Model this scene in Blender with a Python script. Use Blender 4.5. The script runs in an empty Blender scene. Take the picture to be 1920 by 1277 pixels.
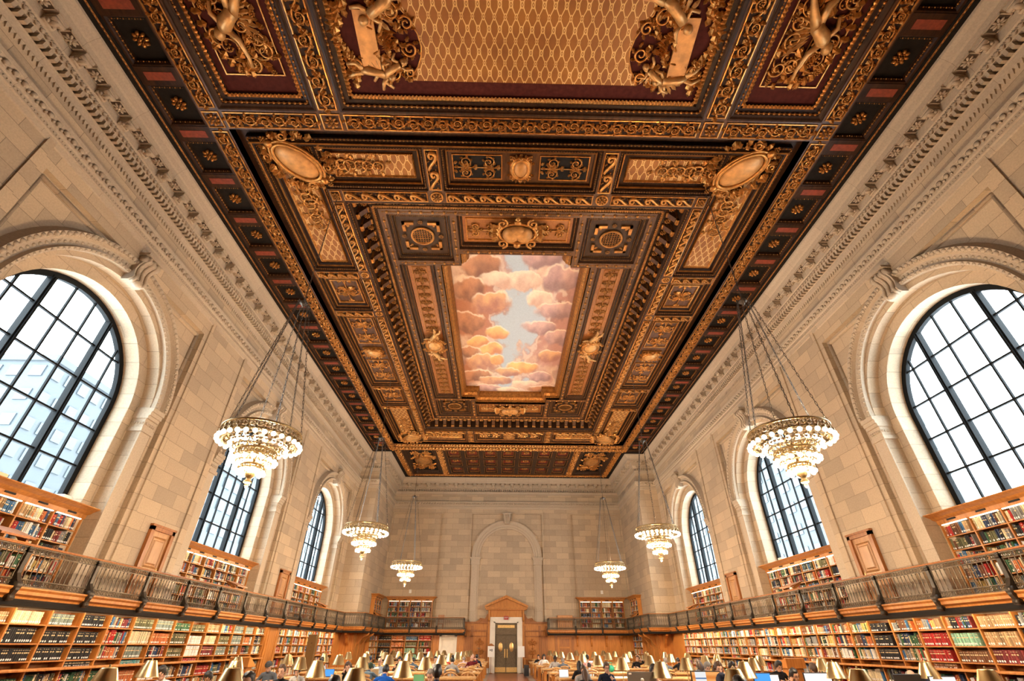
import bpy, math, random
import numpy as np
from mathutils import Vector, Matrix
PI = math.pi
random.seed(7)
SC = bpy.context.scene
COL = SC.collection

# ------------------------------------------------------------------ camera
CAM_LOC = (-0.456, 0.0, 1.70)
FPX = 868.5                       # focal length in pixels of the 1920-pixel-wide frame
PITCH, YAW, ROLL = math.radians(33.392), math.radians(1.1483), math.radians(0.1586)
def cam_axes():
    f = Vector((math.sin(YAW)*math.cos(PITCH), math.cos(YAW)*math.cos(PITCH), math.sin(PITCH)))
    r = Vector((math.cos(YAW), -math.sin(YAW), 0))
    u = Vector((-math.sin(YAW)*math.sin(PITCH), -math.cos(YAW)*math.sin(PITCH), math.cos(PITCH)))
    c, s = math.cos(ROLL), math.sin(ROLL)
    return f, r*c + u*s, u*c - r*s
CF, CR, CU = cam_axes()
cd = bpy.data.cameras.new('camera')
cd.sensor_fit = 'HORIZONTAL'
cd.sensor_width = 36.0
cd.lens = 36.0*FPX/1920.0
cd.clip_end = 500
cam = bpy.data.objects.new('camera', cd)
COL.objects.link(cam)
m = Matrix((CR, CU, -CF)).transposed().to_4x4()
m.translation = Vector(CAM_LOC)
cam.matrix_world = m
SC.camera = cam
def in_view(p):
    d = Vector(p) - Vector(CAM_LOC)
    w = d.dot(CF)
    if w <= 0.1: return None
    return (960 + FPX*d.dot(CR)/w, 638.5 - FPX*d.dot(CU)/w, w)

# ------------------------------------------------------------------ world, exposure, light transport
W = bpy.data.worlds.new('World'); SC.world = W; W.use_nodes = True
bg = W.node_tree.nodes['Background']
bg.inputs['Color'].default_value = (0.86, 0.95, 1.0, 1)
bg.inputs['Strength'].default_value = 15.0
SC.view_settings.view_transform = 'Standard'
SC.view_settings.look = 'None'
SC.view_settings.gamma = 1.0
SC.view_settings.use_curve_mapping = False
SC.view_settings.exposure = 0.0
cy = SC.cycles
cy.max_bounces = 5; cy.diffuse_bounces = 3; cy.glossy_bounces = 2; cy.transmission_bounces = 3
cy.transparent_max_bounces = 8
cy.caustics_reflective = False; cy.caustics_refractive = False
cy.use_adaptive_sampling = True; cy.adaptive_threshold = 0.03
cy.sample_clamp_indirect = 4.0

BULB_POWER = 1180.0                # watts, per tier light of a chandelier
BULB_COL = (1.0, 0.72, 0.45)
SHELF_POWER = 18.0

# room numbers (metres)
WX = 11.5                         # pier plane of the side walls
NX = 10.05                        # side walls of the narrower last bay
YSTEP, YEND, YBACK = 36.1, 42.6, -8.0
ZC = 14.38
WINY = (10.8, 21.05, 31.3)   # window centres

# ------------------------------------------------------------------ mesh chunks
class Ck:
    __slots__ = ('V', 'L', 'C', 'M', 'S')
    def __init__(s, V, L, C, M, S): s.V, s.L, s.C, s.M, s.S = V, L, C, M, S
    def x(s, M4):
        A = np.array(M4, float)
        V = s.V @ A[:3, :3].T + A[:3, 3]
        L, = (s.L,)
        c = Ck(V, s.L, s.C, s.M, s.S)
        if np.linalg.det(A[:3, :3]) < 0: c = c.flip()
        return c
    def flip(s):
        ends = np.cumsum(s.C); out = s.L.copy()
        st = 0
        for e in ends:
            out[st:e] = out[st:e][::-1]; st = e
        return Ck(s.V, out, s.C, s.M, s.S)
    def t(s, x=0, y=0, z=0, rz=0, sx=1, sy=None, sz=None):
        sy = sx if sy is None else sy; sz = sx if sz is None else sz
        c, q = math.cos(rz), math.sin(rz)
        return s.x(((c*sx, -q*sy, 0, x), (q*sx, c*sy, 0, y), (0, 0, sz, z), (0, 0, 0, 1)))
    def mat(s, i): return Ck(s.V, s.L, s.C, np.full_like(s.M, i), s.S)

def ck(V, F, mi=0, sm=False):
    V = np.array(V, float).reshape(-1, 3)
    C = np.array([len(f) for f in F], np.int32)
    L = np.array([i for f in F for i in f], np.int32)
    return Ck(V, L, C, np.full(len(C), mi, np.int32), np.full(len(C), sm, bool))
def cat(cs):
    cs = [c for c in cs if c is not None and len(c.V)]
    off = np.cumsum([0] + [len(c.V) for c in cs])
    return Ck(np.vstack([c.V for c in cs]), np.concatenate([c.L + o for c, o in zip(cs, off)]).astype(np.int32),
              np.concatenate([c.C for c in cs]), np.concatenate([c.M for c in cs]), np.concatenate([c.S for c in cs]))
def mesh_of(name, c, mats):
    me = bpy.data.meshes.new(name)
    me.vertices.add(len(c.V)); me.vertices.foreach_set('co', c.V.astype(np.float32).ravel())
    me.loops.add(len(c.L)); me.loops.foreach_set('vertex_index', c.L)
    me.polygons.add(len(c.C))
    st = np.concatenate(([0], np.cumsum(c.C)[:-1])).astype(np.int32)
    me.polygons.foreach_set('loop_start', st)
    me.polygons.foreach_set('material_index', c.M)
    me.polygons.foreach_set('use_smooth', c.S)
    for mt in (mats if isinstance(mats, (list, tuple)) else [mats]): me.materials.append(mt)
    me.update(calc_edges=True)
    return me
def obj(name, c, mats, parent=None, loc=None, kind=None):
    if isinstance(c, (list, tuple)): c = cat(c)
    me = c if isinstance(c, bpy.types.Mesh) else mesh_of(name, c, mats)
    o = bpy.data.objects.new(name, me); COL.objects.link(o)
    if parent is not None: o.parent = parent
    if loc is not None: o.location = loc
    if kind: o['kind'] = kind
    return o
def tag(o, label=None, cat_=None, group=None, kind=None):
    if label: o['label'] = label
    if cat_: o['category'] = cat_
    if group: o['group'] = group
    if kind: o['kind'] = kind
    return o
def thing(name, label, cat_, loc=(0, 0, 0), rz=0, group=None, kind=None):
    o = bpy.data.objects.new(name, None); COL.objects.link(o)
    o.location = loc; o.rotation_euler = (0, 0, rz); o.empty_display_size = 0.1
    return tag(o, label, cat_, group, kind)
def dup(o, parent=None, loc=None, rz=None):
    c = o.copy(); COL.objects.link(c)
    if parent is not None: c.parent = parent
    if loc is not None: c.location = loc
    if rz is not None: c.rotation_euler = (0, 0, rz)
    for ch in list(o.children): dup(ch, c)
    return c

def box(x0, y0, z0, x1, y1, z1, mi=0):
    V = [(x, y, z) for z in (z0, z1) for y in (y0, y1) for x in (x0, x1)]
    return ck(V, [(0, 2, 3, 1), (4, 5, 7, 6), (0, 1, 5, 4), (2, 6, 7, 3), (0, 4, 6, 2), (1, 3, 7, 5)], mi)
def cbox(cx, cy_, cz, sx, sy, sz, mi=0): return box(cx-sx/2, cy_-sy/2, cz-sz/2, cx+sx/2, cy_+sy/2, cz+sz/2, mi)
def bevbox(x0, y0, z0, x1, y1, z1, b=0.01, mi=0):
    # box with chamfered vertical and top edges
    P = [(x0+b, y0), (x1-b, y0), (x1, y0+b), (x1, y1-b), (x1-b, y1), (x0+b, y1), (x0, y1-b), (x0, y0+b)]
    Q = [(min(max(x, x0+b), x1-b), min(max(y, y0+b), y1-b)) for x, y in P]
    V = [(x, y, z0) for x, y in P] + [(x, y, z1-b) for x, y in P] + [(x, y, z1) for x, y in Q]
    F = [tuple(range(7, -1, -1)), tuple(range(16, 24))]
    for k in (0, 8):
        for i in range(8): F.append((k+i, k+(i+1) % 8, k+8+(i+1) % 8, k+8+i))
    return ck(V, F, mi)
def prism(P, a, b, axis='z', mi=0):
    # 2-D polygon P pushed from a to b along an axis: z: (x,y), x: (y,z), y: (x,z)
    n = len(P)
    if axis == 'z': f = lambda p, h: (p[0], p[1], h)
    elif axis == 'x': f = lambda p, h: (h, p[0], p[1])
    else: f = lambda p, h: (p[0], h, p[1])
    V = [f(p, a) for p in P] + [f(p, b) for p in P]
    F = [tuple(range(n-1, -1, -1)), tuple(range(n, 2*n))] + [(i, (i+1) % n, n+(i+1) % n, n+i) for i in range(n)]
    return ck(V, F, mi)
def tube(path, r, n=6, closed=False, mi=0, flat=None, cap=True):
    P = np.array(path, float); N = len(P)
    R = np.full(N, r) if np.isscalar(r) else np.array(r, float)
    T = np.roll(P, -1, 0) - np.roll(P, 1, 0) if closed else np.gradient(P, axis=0)
    T /= np.linalg.norm(T, axis=1)[:, None] + 1e-12
    up = np.array((0, 0, 1.0)) if flat is None else np.array(flat, float)
    if abs(T[:, 2]).max() > 0.95 and flat is None: up = np.array((0.13, 1.0, 0.0))
    A = np.cross(T, up); A /= np.linalg.norm(A, axis=1)[:, None] + 1e-12
    B = np.cross(A, T)
    an = np.arange(n)*2*PI/n
    V = P[:, None, :] + R[:, None, None]*(np.cos(an)[None, :, None]*A[:, None, :] + np.sin(an)[None, :, None]*B[:, None, :])
    F = []
    for i in range(N if closed else N-1):
        j = (i+1) % N
        for k in range(n):
            q = (k+1) % n
            F.append((i*n+k, i*n+q, j*n+q, j*n+k))
    if not closed and cap:
        F.append(tuple(range(n-1, -1, -1))); F.append(tuple((N-1)*n+k for k in range(n)))
    return ck(V.reshape(-1, 3), F, mi, n > 4)
def lathe(prof, n=16, mi=0, sm=True, a0=0, a1=2*PI):
    full = abs(a1-a0-2*PI) < 1e-6
    m_ = n if full else n+1
    V = []
    for r, z in prof:
        for k in range(m_):
            a = a0+(a1-a0)*k/n
            V.append((r*math.cos(a), r*math.sin(a), z))
    F = []
    for i in range(len(prof)-1):
        for k in range(n):
            q = (k+1) % m_
            F.append((i*m_+k, i*m_+q, (i+1)*m_+q, (i+1)*m_+k))
    return ck(V, F, mi, sm)
def ball(r=1, seg=8, rings=5, mi=0, sx=1, sy=1, sz=1):
    prof = [(max(1e-4, math.sin(PI*i/rings)), -math.cos(PI*i/rings)) for i in range(rings+1)]
    return lathe(prof, seg, mi).t(sx=r*sx, sy=r*sy, sz=r*sz)
def sweep(path, prof, closed=False, mi=0, sm=False):
    # path: plan polyline (x,y); prof: [(d,z)] with d to the left of the direction of travel; mitred corners
    N = len(path); V = []
    P = [Vector((p[0], p[1])) for p in path]
    for i in range(N):
        a = P[i]-P[i-1] if (i > 0 or closed) else P[1]-P[0]
        b = P[(i+1) % N]-P[i] if (i < N-1 or closed) else P[i]-P[i-1]
        a.normalize(); b.normalize()
        na = Vector((-a.y, a.x)); nb = Vector((-b.y, b.x))
        n_ = na+nb; n_ = n_*(2/max(n_.length_squared, 1e-6)) if n_.length > 1e-6 else na
        for d, z in prof: V.append((P[i].x+n_.x*d, P[i].y+n_.y*d, z))
    k = len(prof); F = []
    for i in range(N if closed else N-1):
        j = (i+1) % N
        for q in range(k-1): F.append((i*k+q, j*k+q, j*k+q+1, i*k+q+1))
    return ck(V, F, mi, sm)
def rect_path(x0, y0, x1, y1): return [(x0, y0), (x1, y0), (x1, y1), (x0, y1)]
def along(unit, p0, p1, pitch, fit=True, z=0, ends=0.0):
    """copies of a unit (its length along +x) laid from p0 to p1"""
    p0 = Vector(p0[:2]); p1 = Vector(p1[:2]); d = p1-p0; L = d.length-2*ends
    n = max(1, round(L/pitch)); a = math.atan2(d.y, d.x); d.normalize(); s = L/n/pitch if fit else 1
    return [unit.t(*(p0+d*(ends+(i+.5)*L/n)), z, a, s, 1, 1) for i in range(n)]
# ------------------------------------------------------------------ materials
def nt(name):
    mt = bpy.data.materials.new(name); mt.use_nodes = True
    t = mt.node_tree; b = t.nodes['Principled BSDF']
    return mt, t, b
def nd(t, typ, **kw):
    n = t.nodes.new(typ)
    for k, v in kw.items():
        if k.startswith('i_'):
            key = k[2:]; key = int(key) if key.isdigit() else key.replace('_', ' ')
            n.inputs[key].default_value = v
        else: setattr(n, k, v)
    return n
def ln(t, a, b, ao=0): t.links.new(a.outputs[ao] if isinstance(ao, (int, str)) else ao, b)
def ramp(t, fac, stops, interp='LINEAR'):
    r = t.nodes.new('ShaderNodeValToRGB'); r.color_ramp.interpolation = interp
    e = r.color_ramp.elements
    while len(e) < len(stops): e.new(0.5)
    for q, (p, c) in zip(e, stops):
        q.position = p; q.color = (*c, 1) if len(c) == 3 else c
    t.links.new(fac, r.inputs[0]); return r
def mth(t, op, a, b=None, c=None):
    n = t.nodes.new('ShaderNodeMath'); n.operation = op
    for i, v in enumerate((a, b, c)):
        if v is None: continue
        if isinstance(v, (int, float)): n.inputs[i].default_value = v
        else: t.links.new(v, n.inputs[i])
    return n.outputs[0]
def mixc(t, fac, a, b, mode='MIX'):
    n = t.nodes.new('ShaderNodeMix'); n.data_type = 'RGBA'; n.blend_type = mode
    for s, v in ((n.inputs[0], fac), (n.inputs[6], a), (n.inputs[7], b)):
        if isinstance(v, (int, float)): s.default_value = v
        elif isinstance(v, tuple): s.default_value = (*v, 1) if len(v) == 3 else v
        else: t.links.new(v, s)
    return n.outputs[2]
def flat(name, col, rough=0.6, metal=0.0, noise=0.0, scale=8.0, bump=0.0, spec=0.5, emit=None):
    mt, t, b = nt(name)
    b.inputs['Base Color'].default_value = (*col, 1); b.inputs['Roughness'].default_value = rough
    b.inputs['Metallic'].default_value = metal; b.inputs['Specular IOR Level'].default_value = spec
    if noise or bump:
        g = nd(t, 'ShaderNodeNewGeometry'); n = nd(t, 'ShaderNodeTexNoise', i_Scale=scale, i_Detail=4.0)
        ln(t, g, n.inputs['Vector'])
        if noise:
            r = ramp(t, n.outputs[0], [(0.3, tuple(c*(1-noise) for c in col)), (0.7, tuple(min(1, c*(1+noise)) for c in col))])
            ln(t, r, b.inputs['Base Color'])
        if bump:
            bp = nd(t, 'ShaderNodeBump', i_Strength=bump, i_Distance=0.02); ln(t, n, bp.inputs['Height']); ln(t, bp, b.inputs['Normal'])
    if emit:
        b.inputs['Emission Color'].default_value = (*emit[:3], 1); b.inputs['Emission Strength'].default_value = emit[3]
    return mt

def boxmap(t):
    """world position projected along the dominant direction of the face: (u along the wall, v up)"""
    g = nd(t, 'ShaderNodeNewGeometry')
    p = nd(t, 'ShaderNodeSeparateXYZ'); ln(t, g, p.inputs[0], 'Position')
    n = nd(t, 'ShaderNodeSeparateXYZ'); ln(t, g, n.inputs[0], 'True Normal')
    ax, ay, az = (mth(t, 'ABSOLUTE', n.outputs[i]) for i in range(3))
    isx = mth(t, 'GREATER_THAN', ax, ay)
    isz = mth(t, 'GREATER_THAN', az, 0.75)
    u = nd(t, 'ShaderNodeMix', data_type='FLOAT'); ln(t, p, u.inputs[2], 0); ln(t, p, u.inputs[3], 1); t.links.new(isx, u.inputs[0])
    v = nd(t, 'ShaderNodeMix', data_type='FLOAT'); ln(t, p, v.inputs[2], 2); ln(t, p, v.inputs[3], 0); t.links.new(isz, v.inputs[0])
    u2 = nd(t, 'ShaderNodeMix', data_type='FLOAT'); ln(t, u, u2.inputs[2], 0); ln(t, p, u2.inputs[3], 1); t.links.new(isz, u2.inputs[0])
    c = nd(t, 'ShaderNodeCombineXYZ'); ln(t, u2, c.inputs[0]); ln(t, v, c.inputs[1])
    return c, g
def stone(name, c1, c2, bw=1.05, bh=0.46, mortar=0.007, rough=0.75):
    mt, t, b = nt(name)
    c, g = boxmap(t)
    br = nd(t, 'ShaderNodeTexBrick', i_Scale=1.0, i_Brick_Width=bw, i_Row_Height=bh, i_Mortar_Size=mortar, i_Mortar_Smooth=0.1, i_Bias=0.0)
    br.offset = 0.5
    ln(t, c, br.inputs['Vector'])
    br.inputs['Color1'].default_value = (0, 0, 0, 1); br.inputs['Color2'].default_value = (1, 1, 1, 1); br.inputs['Mortar'].default_value = (.5, .5, .5, 1)
    n1 = nd(t, 'ShaderNodeTexNoise', i_Scale=0.9, i_Detail=5.0, i_Roughness=0.65); ln(t, g, n1.inputs['Vector'])
    n2 = nd(t, 'ShaderNodeTexNoise', i_Scale=22.0, i_Detail=3.0); ln(t, g, n2.inputs['Vector'])
    base = mixc(t, mth(t, 'ADD', mth(t, 'MULTIPLY', br.outputs[0], 0.6), mth(t, 'MULTIPLY', n1.outputs[0], 0.4)), c1, c2)
    r = ramp(t, n2.outputs[0], [(0.25, (0.86, 0.86, 0.86)), (0.75, (1.06, 1.06, 1.06))])
    base = mixc(t, 1.0, base, r.outputs[0], 'MULTIPLY')
    col = mixc(t, mth(t, 'MULTIPLY', br.outputs[1], 0.75), base, (0.20, 0.155, 0.11))
    t.links.new(col, b.inputs['Base Color']); b.inputs['Roughness'].default_value = rough; b.inputs['Specular IOR Level'].default_value = 0.25
    bp = nd(t, 'ShaderNodeBump', i_Strength=0.35, i_Distance=0.01)
    h = mth(t, 'SUBTRACT', n2.outputs[0], mth(t, 'MULTIPLY', br.outputs[1], 1.5)); t.links.new(h, bp.inputs['Height']); ln(t, bp, b.inputs['Normal'])
    return mt
def wood(name, dark, light, scale=2.0, rough=0.42, axis=(1, 1, 0.12), spec=0.4):
    mt, t, b = nt(name)
    g = nd(t, 'ShaderNodeNewGeometry')
    mp = nd(t, 'ShaderNodeVectorMath', operation='MULTIPLY'); ln(t, g, mp.inputs[0]); mp.inputs[1].default_value = tuple(a*scale*9 for a in axis)
    n1 = nd(t, 'ShaderNodeTexNoise', i_Scale=1.0, i_Detail=5.0, i_Distortion=0.6); ln(t, mp, n1.inputs['Vector'])
    n2 = nd(t, 'ShaderNodeTexNoise', i_Scale=0.7, i_Detail=2.0); ln(t, g, n2.inputs['Vector'])
    f = mth(t, 'ADD', mth(t, 'MULTIPLY', n1.outputs[0], 0.7), mth(t, 'MULTIPLY', n2.outputs[0], 0.3))
    r = ramp(t, f, [(0.33, dark), (0.66, light)])
    ln(t, r, b.inputs['Base Color']); b.inputs['Roughness'].default_value = rough; b.inputs['Specular IOR Level'].default_value = spec
    bp = nd(t, 'ShaderNodeBump', i_Strength=0.12, i_Distance=0.01); ln(t, n1, bp.inputs['Height']); ln(t, bp, b.inputs['Normal'])
    return mt

M = {}
M['stone'] = stone('limestone', (0.37, 0.295, 0.215), (0.63, 0.485, 0.325))
M['carved'] = stone('carved_limestone', (0.45, 0.365, 0.27), (0.55, 0.455, 0.34), bw=1.9, bh=4.0, mortar=0.004)
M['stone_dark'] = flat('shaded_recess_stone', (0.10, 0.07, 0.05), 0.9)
M['cwood'] = wood('ceiling_walnut', (0.016, 0.008, 0.005), (0.055, 0.024, 0.010), 1.2, 0.42, (1, .25, 1), .15)
M['cwood2'] = wood('ceiling_brown_wood', (0.045, 0.018, 0.007), (0.135, 0.055, 0.018), 1.2, 0.38, (1, .25, 1), .3)
M['cdark'] = flat('ceiling_dark_ground', (0.013, 0.011, 0.009), 0.75, noise=.3, spec=.15)
M['cground'] = flat('ceiling_brown_ground', (0.030, 0.013, 0.006), 0.7, noise=.3, spec=.2)
M['maroon'] = flat('ceiling_maroon_ground', (0.065, 0.014, 0.010), 0.8, noise=.25, spec=.1)
M['redbar'] = flat('ceiling_red_bar', (0.21, 0.036, 0.014), 0.7, noise=.25, scale=14)
M['gold'] = flat('gilded_carving', (0.50, 0.215, 0.048), 0.34, 0.7, noise=.35, scale=9, bump=.5)
M['gold_dull'] = flat('dull_gilding', (0.34, 0.14, 0.028), 0.40, 0.6, noise=.35, scale=7, bump=.4)
M['gold_light'] = flat('pale_gilded_carving', (0.62, 0.34, 0.12), 0.40, 0.5, noise=.25, scale=6, bump=.4)
M['tablet'] = flat('bare_gilded_tablet', (0.50, 0.23, 0.06), 0.45, 0.3, noise=.3, scale=5)
M['oak'] = wood('golden_oak', (0.36, 0.125, 0.024), (0.58, 0.245, 0.055), 1.6, 0.38)
M['oak_dark'] = wood('dark_oak', (0.22, 0.075, 0.016), (0.40, 0.15, 0.038), 1.6, 0.4)
M['oak_pale'] = wood('pale_oak', (0.50, 0.27, 0.09), (0.70, 0.42, 0.17), 1.4, 0.35, (1, .3, 1))
M['door_oak'] = wood('door_oak', (0.33, 0.15, 0.05), (0.50, 0.26, 0.10), 1.5, 0.36)
M['bronze'] = flat('dark_bronze', (0.12, 0.092, 0.058), 0.42, 0.5, noise=.3, scale=16, bump=.25)
M['bronze_dark'] = flat('blackened_bronze', (0.045, 0.036, 0.026), 0.42, 0.4, noise=.3, scale=16)
M['black'] = flat('black_moulding', (0.012, 0.011, 0.010), 0.6, spec=.2)
M['iron'] = flat('black_iron', (0.006, 0.007, 0.008), 0.6, spec=.12)
M['chain'] = flat('chain_metal', (0.10, 0.085, 0.07), 0.4, 0.7)
M['marble'] = flat('white_marble', (0.74, 0.68, 0.58), 0.35, noise=.07, scale=3)
M['white'] = flat('white_paint', (0.82, 0.80, 0.76), 0.5)
M['paper'] = flat('paper', (0.86, 0.84, 0.78), 0.7)
M['red'] = flat('sign_red', (0.35, 0.02, 0.015), 0.5)
M['black_soft'] = flat('black_plastic', (0.018, 0.018, 0.02), 0.45)
M['grey_metal'] = flat('grey_laptop_metal', (0.20, 0.195, 0.19), 0.4, 0.4)
M['crystal'] = flat('cut_crystal', (0.42, 0.34, 0.22), 0.12, 0.4)
M['chand_gold'] = flat('chandelier_gilt', (0.36, 0.25, 0.11), 0.35, 0.7, noise=.3, scale=30)
M['bulb'] = flat('lit_bulb', (1, 1, 1), 0.4, emit=(1.0, 0.84, 0.60, 6.0))
M['strip'] = flat('shelf_light_strip', (1, 1, 1), 0.4, emit=(1.0, 0.86, 0.62, 4.0))
M['strip_bright'] = flat('under_gallery_light_strip', (1, 1, 1), 0.4, emit=(1.0, 0.84, 0.58, 22.0))
M['lampbulb'] = flat('table_lamp_bulb', (1, 1, 1), 0.4, emit=(1.0, 0.82, 0.54, 90.0))

def brass(name):
    mt, t, b = nt(name)
    b.inputs['Base Color'].default_value = (0.70, 0.53, 0.27, 1); b.inputs['Metallic'].default_value = 1.0
    b.inputs['Roughness'].default_value = 0.30
    tc = nd(t, 'ShaderNodeTexCoord'); mp = nd(t, 'ShaderNodeMapping'); mp.inputs['Scale'].default_value = (9, 9, 420)
    ln(t, tc, mp.inputs[0], 'Object'); n = nd(t, 'ShaderNodeTexNoise', i_Scale=1.0, i_Detail=2.0); ln(t, mp, n.inputs['Vector'])
    bp = nd(t, 'ShaderNodeBump', i_Strength=0.12, i_Distance=0.002); ln(t, n, bp.inputs['Height']); ln(t, bp, b.inputs['Normal'])
    return mt
M['brass'] = brass('brushed_brass')
M['brass_plate'] = flat('door_brass', (0.70, 0.50, 0.22), 0.3, 0.9, noise=.2, scale=20)
M['shade_in'] = flat('lampshade_lining', (0.85, 0.80, 0.66), 0.6)

def glass():
    mt, t, b = nt('window_glass')
    t.nodes.remove(b); out = t.nodes['Material Output']
    tr = nd(t, 'ShaderNodeBsdfTransparent'); tr.inputs[0].default_value = (0.86, 0.92, 0.95, 1)
    gl = nd(t, 'ShaderNodeBsdfGlossy', i_Roughness=0.02); gl.inputs[0].default_value = (1, 1, 1, 1)
    fr = nd(t, 'ShaderNodeFresnel', i_IOR=1.35)
    mx = nd(t, 'ShaderNodeMixShader'); ln(t, fr, mx.inputs[0]); ln(t, tr, mx.inputs[1]); ln(t, gl, mx.inputs[2]); ln(t, mx, out.inputs[0])
    return mt
M['glass'] = glass()

def lattice():
    """gold ogee lattice with little quatrefoils on an amber ground"""
    mt, t, b = nt('gold_lattice')
    g = nd(t, 'ShaderNodeNewGeometry'); p = nd(t, 'ShaderNodeSeparateXYZ'); ln(t, g, p.inputs[0], 'Position')
    kx, ky = 2*PI/0.27, 2*PI/0.54
    u = mth(t, 'MULTIPLY', p.outputs[0], kx); v = mth(t, 'MULTIPLY', p.outputs[1], ky)
    cu, cv = mth(t, 'COSINE', u), mth(t, 'COSINE', v)
    # pull the diamond sides into ogee curves
    s = mth(t, 'ADD', mth(t, 'ADD', cu, cv), mth(t, 'MULTIPLY', mth(t, 'COSINE', mth(t, 'MULTIPLY', u, 2.0)), 0.28))
    su, sv = mth(t, 'SINE', u), mth(t, 'SINE', v)
    s2u = mth(t, 'SINE', mth(t, 'MULTIPLY', u, 2.0)); s2v = mth(t, 'SINE', mth(t, 'MULTIPLY', v, 2.0))
    s = mth(t, 'ADD', s, mth(t, 'MULTIPLY', mth(t, 'COSINE', mth(t, 'MULTIPLY', v, 2.0)), -0.28))
    gu = mth(t, 'MULTIPLY', mth(t, 'ADD', su, mth(t, 'MULTIPLY', s2u, 0.56)), kx)
    gv = mth(t, 'MULTIPLY', mth(t, 'SUBTRACT', sv, mth(t, 'MULTIPLY', s2v, 0.56)), ky)
    gm = mth(t, 'SQRT', mth(t, 'ADD', mth(t, 'ADD', mth(t, 'MULTIPLY', gu, gu), mth(t, 'MULTIPLY', gv, gv)), 4.0))
    line = mth(t, 'LESS_THAN', mth(t, 'DIVIDE', mth(t, 'ABSOLUTE', s), gm), 0.0115)
    # quatrefoils at the crossings (u = odd pi, v = even pi and the reverse)
    q = mth(t, 'ADD', mth(t, 'ADD', mth(t, 'MULTIPLY', cu, cv), 1.0), mth(t, 'MULTIPLY', mth(t, 'ABSOLUTE', mth(t, 'MULTIPLY', su, sv)), 0.55))
    ring = mth(t, 'MULTIPLY', mth(t, 'LESS_THAN', q, 0.50), mth(t, 'GREATER_THAN', q, 0.26))
    dot = mth(t, 'LESS_THAN', q, 0.06)
    f = mth(t, 'MAXIMUM', mth(t, 'MULTIPLY', line, mth(t, 'GREATER_THAN', q, 0.30)), mth(t, 'MAXIMUM', ring, dot))
    n = nd(t, 'ShaderNodeTexNoise', i_Scale=1.3, i_Detail=5.0); ln(t, g, n.inputs['Vector'])
    amb = ramp(t, n.outputs[0], [(0.3, (0.21, 0.068, 0.006)), (0.7, (0.34, 0.125, 0.013))])
    pale = ramp(t, n.outputs[0], [(0.3, (0.60, 0.34, 0.10)), (0.7, (0.78, 0.50, 0.19))])
    col = mixc(t, f, amb.outputs[0], pale.outputs[0])
    t.links.new(col, b.inputs['Base Color']); b.inputs['Roughness'].default_value = 0.5; b.inputs['Metallic'].default_value = 0.15
    bp = nd(t, 'ShaderNodeBump', i_Strength=0.5, i_Distance=0.01); t.links.new(f, bp.inputs['Height']); ln(t, bp, b.inputs['Normal'])
    return mt
M['lattice'] = lattice()

def clouds():
    """paint of the sky picture, read from the picture's own colour layer"""
    mt, t, b = nt('painted_clouds')
    a = nd(t, 'ShaderNodeVertexColor'); a.layer_name = 'paint'
    g = nd(t, 'ShaderNodeNewGeometry'); n = nd(t, 'ShaderNodeTexNoise', i_Scale=14.0, i_Detail=5.0, i_Roughness=0.6); ln(t, g, n.inputs['Vector'])
    r = ramp(t, n.outputs[0], [(0.3, (0.92, 0.92, 0.92)), (0.7, (1.05, 1.05, 1.05))])
    t.links.new(mixc(t, 1.0, a.outputs[0], r.outputs[0], 'MULTIPLY'), b.inputs['Base Color'])
    b.inputs['Roughness'].default_value = 0.6; b.inputs['Specular IOR Level'].default_value = 0.2
    return mt
M['clouds'] = clouds()

def floor_mat():
    mt, t, b = nt('floor_tiles')
    g = nd(t, 'ShaderNodeNewGeometry'); p = nd(t, 'ShaderNodeSeparateXYZ'); ln(t, g, p.inputs[0], 'Position')
    dx = mth(t, 'ABSOLUTE', mth(t, 'SUBTRACT', p.outputs[0], 0.05))
    br = nd(t, 'ShaderNodeTexBrick', i_Scale=1.0, i_Brick_Width=0.30, i_Row_Height=0.15, i_Mortar_Size=0.004); ln(t, g, br.inputs['Vector'])
    br.inputs['Color1'].default_value = (0.26, 0.075, 0.025, 1); br.inputs['Color2'].default_value = (0.36, 0.12, 0.045, 1); br.inputs['Mortar'].default_value = (0.14, 0.05, 0.02, 1)
    n = nd(t, 'ShaderNodeTexNoise', i_Scale=2.5, i_Detail=6.0); ln(t, g, n.inputs['Vector'])
    gr = ramp(t, n.outputs[0], [(0.3, (0.24, 0.21, 0.18)), (0.7, (0.42, 0.37, 0.31))])
    border = mth(t, 'MULTIPLY', mth(t, 'GREATER_THAN', dx, 1.25), mth(t, 'LESS_THAN', dx, 1.62))
    col = mixc(t, border, br.outputs[0], gr.outputs[0])
    t.links.new(col, b.inputs['Base Color']); b.inputs['Roughness'].default_value = 0.28
    return mt
M['floor'] = floor_mat()
# ------------------------------------------------------------------ the setting: floor, walls, windows, cornice
def mir(s): return ((s, 0, 0, 0), (0, 1, 0, 0), (0, 0, 1, 0), (0, 0, 0, 1))
SIDE = {-1: 'left', 1: 'right'}
fl = obj('floor', box(-13, YBACK, -0.2, 13, 43, 0), M['floor'], kind='structure')
tag(fl, 'tiled floor with a red-brown centre aisle edged in grey stone', 'floor')

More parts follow.
